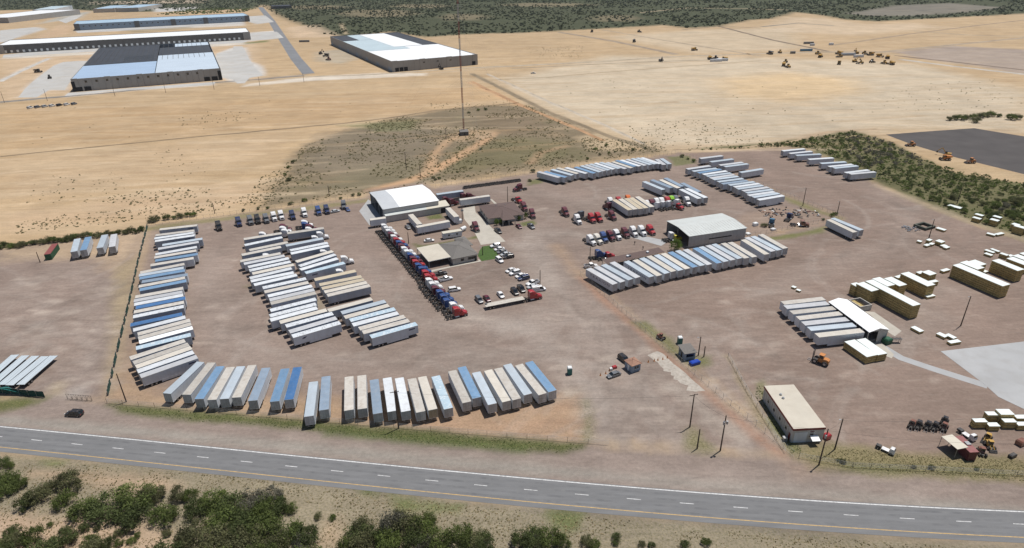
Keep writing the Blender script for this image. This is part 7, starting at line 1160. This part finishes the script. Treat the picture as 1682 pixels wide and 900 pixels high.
# people
def person_mesh():
    J = {'pel': (0, 0, 0.95), 'ch': (0, 0, 1.35), 'nk': (0, 0, 1.50), 'hd': (0.02, 0, 1.62), 'tp': (0.01, 0, 1.74)}
    E = [('pel', 'ch'), ('ch', 'nk'), ('nk', 'hd'), ('hd', 'tp')]; R = {'pel': 0.16, 'ch': 0.17, 'nk': 0.06, 'hd': 0.10, 'tp': 0.07}
    for s, n in ((-1, 'l'), (1, 'r')):
        J.update({n + 'sh': (0, s * 0.2, 1.43), n + 'el': (-0.02, s * 0.27, 1.14), n + 'wr': (0.08, s * 0.27, 0.9), n + 'ha': (0.1, s * 0.27, 0.8), n + 'hp': (0, s * 0.1, 0.9), n + 'kn': (0.03, s * 0.11, 0.5), n + 'an': (-0.02, s * 0.12, 0.09), n + 'to': (0.16, s * 0.13, 0.05)})
        R.update({n + 'sh': 0.075, n + 'el': 0.05, n + 'wr': 0.035, n + 'ha': 0.04, n + 'hp': 0.1, n + 'kn': 0.07, n + 'an': 0.05, n + 'to': 0.045}); E += [('ch', n + 'sh'), (n + 'sh', n + 'el'), (n + 'el', n + 'wr'), (n + 'wr', n + 'ha'), ('pel', n + 'hp'), (n + 'hp', n + 'kn'), (n + 'kn', n + 'an'), (n + 'an', n + 'to')]
    K = list(J); me = bpy.data.meshes.new('p'); me.from_pydata([J[k] for k in K], [(K.index(a), K.index(b)) for a, b in E], []); o = bpy.data.objects.new('p', me); C.objects.link(o)
    m = o.modifiers.new('s', 'SKIN'); 
    for i, k in enumerate(K): me.skin_vertices[0].data[i].radius = (R[k], R[k]); me.skin_vertices[0].data[i].use_root = (k == 'pel')
    o.modifiers.new('u', 'SUBSURF').levels = 1; dg = bpy.context.evaluated_depsgraph_get(); out = bpy.data.meshes.new_from_object(o.evaluated_get(dg)); bpy.data.objects.remove(o)
    for k in ('cloth_dark', 'cloth_denim', 'skin', 'hair'): out.materials.append(M[k])
    for p in out.polygons:
        c = p.center; p.material_index = 3 if (c.z > 1.66 or (c.z > 1.56 and c.x < -0.02)) else 2 if c.z > 1.47 or (abs(c.y) > 0.2 and c.z < 1.1 and c.z > 0.7) else 0 if c.z > 0.97 else 1
    out.name = 'person'; return out
PM = person_mesh()
for x, y, lab in ((740, 172, 'person in dark shirt standing in the shop yard, further one'), (849, 238, 'person in dark clothes walking by the brown shed')):
    q = px(*Zj(x, y)); o = link('person', PM, None, (q.x, q.y, 0), 1.0); tag(o, lab, 'person', 'people in the shop yard')
# ------------------------------------------------------------------ vegetation
def leafmat(name, c0, c1, rnd=0.18):
    m = mat(name, tuple((a + b) / 2 for a, b in zip(c0, c1)), 0.75, var=0.4, scale=1.1, spec=0.25, rnd=rnd); n = m.node_tree.nodes; p = n['Principled BSDF']; l = m.node_tree.links
    tr = n.new('ShaderNodeBsdfTranslucent'); mx = n.new('ShaderNodeMixShader'); mx.inputs[0].default_value = 0.4; l.new(p.inputs['Base Color'].links[0].from_socket, tr.inputs[0]); l.new(p.outputs[0], mx.inputs[1]); l.new(tr.outputs[0], mx.inputs[2]); l.new(mx.outputs[0], n['Material Output'].inputs[0]); M[name] = m
leafmat('leaf_green', (0.10, 0.135, 0.035), (0.17, 0.205, 0.065)); leafmat('leaf_olive', (0.125, 0.13, 0.06), (0.20, 0.20, 0.10)); leafmat('leaf_grey', (0.14, 0.135, 0.10), (0.22, 0.21, 0.16)); leafmat('leaf_dark', (0.075, 0.10, 0.032), (0.13, 0.155, 0.06)); leafmat('leaf_bright', (0.10, 0.16, 0.03), (0.18, 0.24, 0.06))
leafmat('leaf_far', (0.048, 0.062, 0.034), (0.085, 0.10, 0.055)); leafmat('turf', (0.075, 0.105, 0.03), (0.13, 0.16, 0.055), 0.0); leafmat('turf_dry', (0.16, 0.145, 0.07), (0.26, 0.225, 0.11), 0.0)
leafmat('grass_dry', (0.30, 0.24, 0.13), (0.46, 0.37, 0.21), 0.0); leafmat('grass_olive', (0.16, 0.145, 0.065), (0.24, 0.21, 0.10), 0.0)
def leaf_cloud(n, R, H, seed, lsz, clumps=9):
    g = np.random.default_rng(seed); a = g.uniform(0, 2 * math.pi, clumps); rr = R * np.sqrt(g.uniform(0, 1, clumps)) * 0.78
    cc = np.stack([rr * np.cos(a), rr * np.sin(a), H * g.uniform(0.25, 0.8, clumps) * (1 - 0.4 * rr / R)], 1); cr = R * g.uniform(0.16, 0.38, clumps)
    i = g.integers(clumps, size=n); d = g.normal(size=(n, 3)); d /= np.linalg.norm(d, axis=1)[:, None]; d[:, 2] = np.where(g.random(n) < 0.75, np.abs(d[:, 2]), d[:, 2])
    r = cr[i] * np.clip(g.normal(0.85, 0.28, n), 0.2, 1.7); p = cc[i] + d * r[:, None] * np.array([1, 1, 0.9]); p[:, 2] = np.maximum(p[:, 2], 0.04)
    nr = d + g.normal(size=(n, 3)) * 0.8; nr /= np.linalg.norm(nr, axis=1)[:, None]; u = np.cross(nr, g.normal(size=(n, 3))); u /= np.linalg.norm(u, axis=1)[:, None]; v = np.cross(nr, u); s = (lsz * g.uniform(0.5, 1.5, n))[:, None]
    return np.stack([p - u * s - v * s * 0.4, p + u * s * 0.9 - v * s * 0.5, p + u * s + v * s * 0.4, p - u * s * 0.8 + v * s * 0.5], 1).reshape(-1, 3).astype(np.float32)
def quadmesh(name, V, m):
    me = bpy.data.meshes.new(name); n = len(V) // 4; me.vertices.add(len(V)); me.vertices.foreach_set('co', V.astype(np.float32).ravel()); me.loops.add(n * 4); me.loops.foreach_set('vertex_index', np.arange(n * 4, dtype=np.int32)); me.polygons.add(n); me.polygons.foreach_set('loop_start', np.arange(0, n * 4, 4, dtype=np.int32)); me.update(); me.materials.append(M[m]); return me
PROTO = {}
def shrub_t(kind, v):
    k = (kind, v)
    if k in PROTO: return PROTO[k]
    H = 1.15 if v % 2 else 0.95; me = quadmesh('crown', leaf_cloud(3000, 1.0, H, 50 + v * 7 + hash(kind) % 5 if False else 50 + v * 7 + len(kind), 0.036, 20 + v * 4), 'leaf_' + kind)
    b = MB()
    for i in range(5): a = i * 1.26 + v; b.tube((0.05 * math.cos(a), 0.05 * math.sin(a), -0.02), (0.4 * math.cos(a), 0.4 * math.sin(a), 0.55), 0.035, 0.012, 5)
    T = [('trunk', b.mesh('trunk', 'bark'), None), ('crown', me, None)]; PROTO[k] = T; return T
KW = dict(green='green', olive='olive', grey='grey-brown', dark='dark green', bright='bright green')
def shrub(q, R, H, kind, label, group, name='bush'):
    v = random.randrange(4); return spawn(name, shrub_t(kind, v), q, random.uniform(0, 6.3), label, 'bush' if name == 'bush' else 'tree', group, sc_=(R, R * random.uniform(0.85, 1.1), H))
FG = []
for ox, L in ((0, [(60, 440, 90), (430, 480, 110), (250, 560, 100), (420, 590, 80), (560, 650, 120), (720, 640, 150), (870, 580, 160), (1000, 560, 90), (880, 690, 140), (1080, 690, 110), (1170, 550, 70), (1250, 560, 60), (1290, 650, 90), (1400, 600, 120), (1530, 640, 130), (1640, 600, 100), (1450, 720, 130), (1600, 760, 140), (1250, 820, 120), (1400, 840, 140), (1550, 850, 140), (1650, 830, 120), (80, 790, 60), (220, 830, 90), (100, 860, 80), (420, 800, 45), (550, 770, 48), (460, 850, 80), (600, 870, 80), (700, 880, 70), (780, 800, 38), (340, 880, 70), (30, 880, 70), (30, 520, 90), (120, 480, 60), (330, 500, 50), (170, 600, 80), (330, 750, 25), (10, 340, 60), (60, 360, 40), (860, 860, 40), (1100, 800, 40), (900, 820, 30), (780, 870, 40), (640, 770, 30)]),
              (420, [(100, 560, 90), (60, 650, 110), (150, 640, 90), (230, 640, 60), (80, 780, 140), (220, 800, 120), (320, 830, 100), (150, 860, 110), (300, 880, 90), (410, 690, 34), (500, 700, 32), (660, 800, 90), (720, 760, 90), (820, 790, 90), (900, 740, 110), (940, 690, 60), (1000, 760, 110), (1080, 790, 110), (1150, 700, 60), (880, 850, 120), (1050, 860, 110), (1200, 850, 110), (1330, 840, 120), (1430, 830, 90), (1500, 860, 90), (1100, 880, 80), (700, 870, 100), (0, 720, 110), (600, 860, 70)]),
              (840, [(60, 870, 90), (150, 830, 90), (250, 830, 100), (330, 870, 70), (500, 860, 60), (540, 880, 50), (690, 830, 42), (860, 880, 32), (1140, 880, 42), (1280, 860, 44), (920, 880, 32), (680, 870, 30)])):
    for x, y, r in L: FG.append((ox + x / 4, 675 + y / 4, r / 4))
for x in range(0, 700, 70): FG.append((x + random.uniform(-10, 10), 915 + random.uniform(-3, 12), random.uniform(26, 40)))
FG.sort(); random.seed(21)
for i, (x, y, r) in enumerate(FG):
    sc1 = 6.0 + (y - 700) * 0.0078; R = r / sc1 * 0.98; H = min(R * 1.25, 4.6) * random.uniform(0.85, 1.1); k = random.choices(['green', 'olive', 'dark', 'grey'], [5, 3, 3, 1.2])[0]
    if y > 905: vis = 'at the bottom edge'
    shrub(px(x, y, H * 0.35), max(R, 0.8), max(H, 0.9), k, '%s thorn bush, %s from the left in the roadside thicket' % (KW[k], ordn(i + 1)), 'bushes in the roadside thicket')
# right brush belt
BELT = [tuple(px(*q)) for q in [(1120, 248), (1290, 235), (1400, 217), (1440, 227), (1500, 252), (1545, 275), (1600, 288), (1760, 315), (1760, 412), (1610, 366), (1540, 338), (1440, 294), (1400, 270), (1330, 244), (1290, 241)]]
bxs = [p[0] for p in BELT]; bys = [p[1] for p in BELT]; cand = rng.uniform((min(bxs), min(bys)), (max(bxs), max(bys)), (9000, 2)); ins = sdist(BELT, cand[:, 0], cand[:, 1]) > 1.0; cand = cand[ins]
kept = []
for c in cand:
    if all((c[0] - k[0]) ** 2 + (c[1] - k[1]) ** 2 > 6.2 for k in kept): kept.append(c)
    if len(kept) >= 420: break
kept.sort(key=lambda c: c[1]); rest = np.array(kept[95:]); kept = kept[:95]
kept.sort(key=lambda c: c[0] / c[1])
def topx(x, y, z=0.0):
    d = y * math.cos(PITCH) + (CAM_H - z) * math.sin(PITCH); return CX + x / d * F_PX, CY - (y * math.sin(PITCH) + (z - CAM_H) * math.cos(PITCH)) / d * F_PX
for i, c in enumerate(kept):
    X, Y = topx(*c); gr = (1390 < X < 1520 and Y < 285); k = random.choices(['grey', 'olive', 'dark', 'green'], [5, 3, 1, 0.5] if gr else [0.8, 2, 3, 5])[0]; R = random.choice((1.2, 1.6, 2.1, 2.6, 3.2)) * random.uniform(0.85, 1.15) if X > 1300 else random.uniform(0.9, 1.9)
    shrub(c, R, R * random.uniform(0.9, 1.25), k, '%s bush, %s from the left in the brush belt' % (KW[k], ordn(i + 1)), 'bushes in the brush belt')
# hedge line behind the left lot, back fence bushes, odd trees
HL = [(x, 409 - x * 0.118 + random.uniform(-2, 2)) for x in range(-10, 236, 9)] + [(250, 366), (256, 364), (275, 362), (285, 361), (296, 359), (308, 357), (318, 356), (400, 348), (425, 345), (440, 344)]
for i, (x, y) in enumerate(HL):
    R = random.uniform(1.6, 2.7) if x < 320 else 1.2; shrub(px(x, y - 1), R, R * random.uniform(1.0, 1.4), random.choice(('dark', 'green', 'dark', 'olive')), 'dense bush, %s from the left along the back hedge line' % ordn(i + 1), 'bushes of the back hedge line')
BF = [(478, 336), (500, 331), (580, 322), (715, 296), (721, 294), (712, 293), (590, 321), (560, 327), (875, 283), (965, 262), (985, 255), (1000, 252), (1040, 247), (1060, 245), (978, 246), (996, 240), (1010, 250), (1130, 262), (1120, 258), (1140, 266), (786, 182), (770, 186), (798, 181), (482, 268), (474, 276), (468, 288), (476, 296), (790, 246), (1560, 198), (1568, 197), (1578, 197), (1588, 196), (1598, 195), (1608, 193), (1618, 192), (1628, 191), (1640, 192), (1600, 201), (1660, 197), (1670, 196), (870, 298), (1352, 362), (1366, 356), (1372, 353), (1255, 372), (1378, 757), (1384, 760), (1500, 768), (1530, 770), (1605, 772)]
BF.sort()
for i, (x, y) in enumerate(BF):
    R = random.uniform(3.0, 4.6) if (x > 1540 and y < 205) else random.uniform(1.1, 2.0) if y < 700 else random.uniform(0.6, 1.0)
    shrub(px(x, y), R, R * random.uniform(0.9, 1.3), random.choice(('dark', 'green', 'olive')), 'scattered bush, %s from the left among the open-ground ones' % ordn(i + 1), 'scattered bushes')
for q, R, H, k, lab in ((px(*Zj(1275, 250)), 3.1, 5.2, 'bright', 'leafy bright green tree beside the pale shop'), (px(*Zu(605, 640)), 1.4, 3.2, 'bright', 'small tree at the left front of the brown house'), (px(*Zu(665, 630)), 1.1, 3.4, 'bright', 'slim tree by the brown house porch'), (px(*Zu(905, 575)), 1.3, 3.0, 'bright', 'small tree right of the brown house porch'), (px(*Zu(985, 555)), 1.3, 3.3, 'bright', 'small tree at the right corner of the brown house')):
    shrub(q, R, H, k, lab, 'yard trees', 'tree')
# ---- uncountable growth: far scrub, weeds, grass
def inpoly(pts, n, seed, world=False):
    P = pts if world else [tuple(px(*q)) for q in pts]; g = np.random.default_rng(seed); xs = [p[0] for p in P]; ys = [p[1] for p in P]
    c = g.uniform((min(xs), min(ys)), (max(xs), max(ys)), (n, 2)); return c[sdist(P, c[:, 0], c[:, 1]) > 0]
def clumps(pts, smin, smax, k, leaf, seed, flat=0.8):
    g = np.random.default_rng(seed); n = len(pts); S = g.uniform(smin, smax, n); tot = n * k; idx = np.repeat(np.arange(n), k)
    d = g.normal(size=(tot, 3)); d /= np.linalg.norm(d, axis=1)[:, None]; d[:, 2] = np.abs(d[:, 2]); s = S[idx][:, None]
    ctr = np.zeros((tot, 3)); ctr[:, :2] = pts[idx]; ctr += d * s * np.array([0.9, 0.9, flat]) * g.uniform(0.6, 1.05, (tot, 1)); nrm = d + g.normal(size=(tot, 3)) * 0.5; nrm /= np.linalg.norm(nrm, axis=1)[:, None]
    u = np.cross(nrm, g.normal(size=(tot, 3))); u /= np.linalg.norm(u, axis=1)[:, None]; v = np.cross(nrm, u); ls = s * leaf
    V = np.stack([ctr - u * ls - v * ls * 0.7, ctr + u * ls - v * ls * 0.5, ctr + u * ls * 0.8 + v * ls * 0.7, ctr - u * ls * 0.9 + v * ls * 0.6], 1); V[..., 2] = np.maximum(V[..., 2], 0.0); return V.reshape(-1, 3)
def stuff(name, V, m): o = link(name, quadmesh(name, V, m)); o['kind'] = 'stuff'; return o
SC = [(455, 24), (480, 34), (530, 56), (565, 60), (640, 52), (700, 61), (770, 56), (850, 54), (990, 47), (1090, 41), (1130, 46), (1180, 43), (1230, 33), (1270, 30), (1305, 20), (1345, 24), (1390, 32), (1440, 35), (1520, 31), (1690, 22), (1900, 5), (1900, -12), (440, -12), (420, 4)]
pts = inpoly(SC, 34000, 5); keep = (vnoise(pts[:, 0], pts[:, 1], 70.0) + 0.6 * vnoise(pts[:, 0], pts[:, 1], 24.0)) > -0.28
clear = [tuple(px(*q)) for q in [(1390, 22), (1470, 9), (1560, 5), (1650, 12), (1590, 20), (1500, 26), (1430, 26)]]; pts = pts[keep & (sdist(clear, pts[:, 0], pts[:, 1]) < 0)]
stuff('scrub_brush', clumps(pts[::2], 1.5, 3.4, 8, 0.5, 6), 'leaf_far'); stuff('scrub_brush', clumps(pts[1::2], 1.4, 3.2, 8, 0.5, 7), 'leaf_far'); 
p2 = inpoly([(-60, 18), (0, 16), (100, 14), (200, 18), (310, 17), (420, 13), (440, 2), (430, -12), (-60, -12)], 9000, 8); stuff('scrub_brush', clumps(p2, 2.0, 4.5, 7, 0.5, 9), 'leaf_far')
p3 = inpoly([(300, 16), (340, 14), (420, 14), (400, 20), (330, 23), (255, 25)], 500, 10); stuff('scrub_brush', clumps(p3, 1.6, 3.2, 9, 0.5, 11), 'leaf_green')
W_ = []
for P, n, sd in (([(90, 355), (200, 345), (330, 330), (420, 320), (425, 335), (330, 350), (150, 372), (20, 385), (20, 368)], 900, 12), ([(150, 330), (230, 315), (340, 305), (350, 320), (240, 340)], 260, 13), ([(250, 250), (330, 240), (340, 290), (260, 300)], 70, 14), ([(430, 290), (480, 270), (475, 330), (430, 340), (400, 330)], 420, 15), ([(290, 195), (400, 180), (420, 195), (300, 210)], 120, 16), ([(1030, 205), (1130, 195), (1230, 210), (1260, 232), (1100, 240), (1040, 232)], 260, 17), ([(1480, 140), (1640, 130), (1680, 170), (1560, 185), (1440, 180)], 200, 18), ([(950, 225), (1080, 235), (1100, 248), (960, 250)], 600, 19), ([(600, 200), (690, 192), (690, 215), (600, 215)], 260, 20), ([(860, 80), (960, 75), (960, 95), (880, 98)], 200, 21), ([(700, 170), (860, 165), (850, 174), (720, 182)], 120, 22), ([(1150, 225), (1260, 240), (1350, 220), (1280, 236), (1130, 246)], 200, 23), ([(60, 290), (200, 280), (210, 330), (40, 340)], 120, 24), ([(0, 180), (400, 160), (800, 130), (850, 165), (0, 250)], 70, 25), ([(900, 130), (1300, 130), (1500, 200), (1000, 205)], 60, 26)):
    W_.append(inpoly(P, n, sd))
stuff('weeds', clumps(np.concatenate(W_), 0.25, 0.8, 10, 0.32, 30), 'leaf_olive')
hp0 = inpoly(HILL, 1500, 61); hp0 = hp0[vnoise(hp0[:, 0], hp0[:, 1], 40) + 0.6 * vnoise(hp0[:, 0], hp0[:, 1], 12) > 0.12]; stuff('weeds', clumps(hp0, 0.3, 1.0, 10, 0.34, 62), 'leaf_olive')
hp = inpoly(HILL, 9000, 31); kh = vnoise(hp[:, 0], hp[:, 1], 25) + 0.7 * vnoise(hp[:, 0], hp[:, 1], 8) > 0.02; stuff('dry_grass', clumps(hp[kh], 0.3, 0.9, 9, 0.35, 32, 0.6), 'grass_olive')
bp_ = inpoly([(-60, 748), (400, 785), (800, 834), (1300, 880), (1760, 912), (1760, 960), (-60, 960)], 26000, 33); kb = vnoise(bp_[:, 0], bp_[:, 1], 12) + vnoise(bp_[:, 0], bp_[:, 1], 4) * 0.6 > -0.3; bp_ = bp_[kb]
stuff('dry_grass', clumps(bp_[::2], 0.09, 0.22, 5, 0.55, 34, 0.9), 'grass_dry'); stuff('dry_grass', clumps(bp_[1::2], 0.09, 0.22, 5, 0.55, 35, 0.9), 'grass_olive')
vg = inpoly([(180, 666), (420, 684), (600, 700), (960, 731), (955, 737), (920, 744), (820, 738), (700, 728), (560, 712), (440, 700), (300, 690), (200, 676)], 9000, 36); vg2 = inpoly([(1318, 750), (1400, 738), (1500, 748), (1700, 758), (1700, 792), (1600, 784), (1480, 776), (1390, 768)], 3600, 37); vg3 = inpoly([(1245, 630), (1300, 715), (1320, 745), (1300, 745), (1270, 700), (1240, 650)], 900, 38)
stuff('grass', clumps(np.concatenate([vg, vg3]), 0.07, 0.16, 6, 0.6, 39, 0.8), 'turf'); stuff('grass', clumps(vg2, 0.07, 0.16, 5, 0.6, 40, 0.8), 'turf_dry')
rest_v = [leaf_cloud(320, random.uniform(1.3, 2.6), random.uniform(1.6, 3.0), 900 + i, 0.17, 10) + np.array([c[0], c[1], 0], np.float32) for i, c in enumerate(rest)]
gi = [i for i, c in enumerate(rest) if 1395 < topx(*c)[0] < 1525 and topx(*c)[1] < 285 and i % 5 < 3]; oi_ = [i for i in range(len(rest)) if i not in gi]
for k, ix in (('leaf_grey', gi), ('leaf_green', oi_[::2]), ('leaf_dark', oi_[1::2])): stuff('brush_mass', np.concatenate([rest_v[i] for i in ix]), k)
bl = inpoly(BELT, 5000, 41, True); stuff('undergrowth', clumps(bl, 0.35, 0.95, 9, 0.4, 42), 'leaf_green')
# ------------------------------------------------------------------ the air
hz = MB(); hz.box(-9500, 9500, -600, 14500, -1.0, 122.0); hm = bpy.data.materials.new('haze'); hm.use_nodes = True; hn = hm.node_tree.nodes; hn.remove(hn['Principled BSDF'])
pv = hn.new('ShaderNodeVolumePrincipled'); pv.inputs['Color'].default_value = (0.86, 0.91, 1.0, 1); pv.inputs['Density'].default_value = 0.00003; pv.inputs['Anisotropy'].default_value = 0.2
hm.node_tree.links.new(pv.outputs[0], hn['Material Output'].inputs['Volume']); ho = link('haze', hz.mesh('haze', hm)); ho['kind'] = 'stuff'; hm.cycles.homogeneous_volume = True
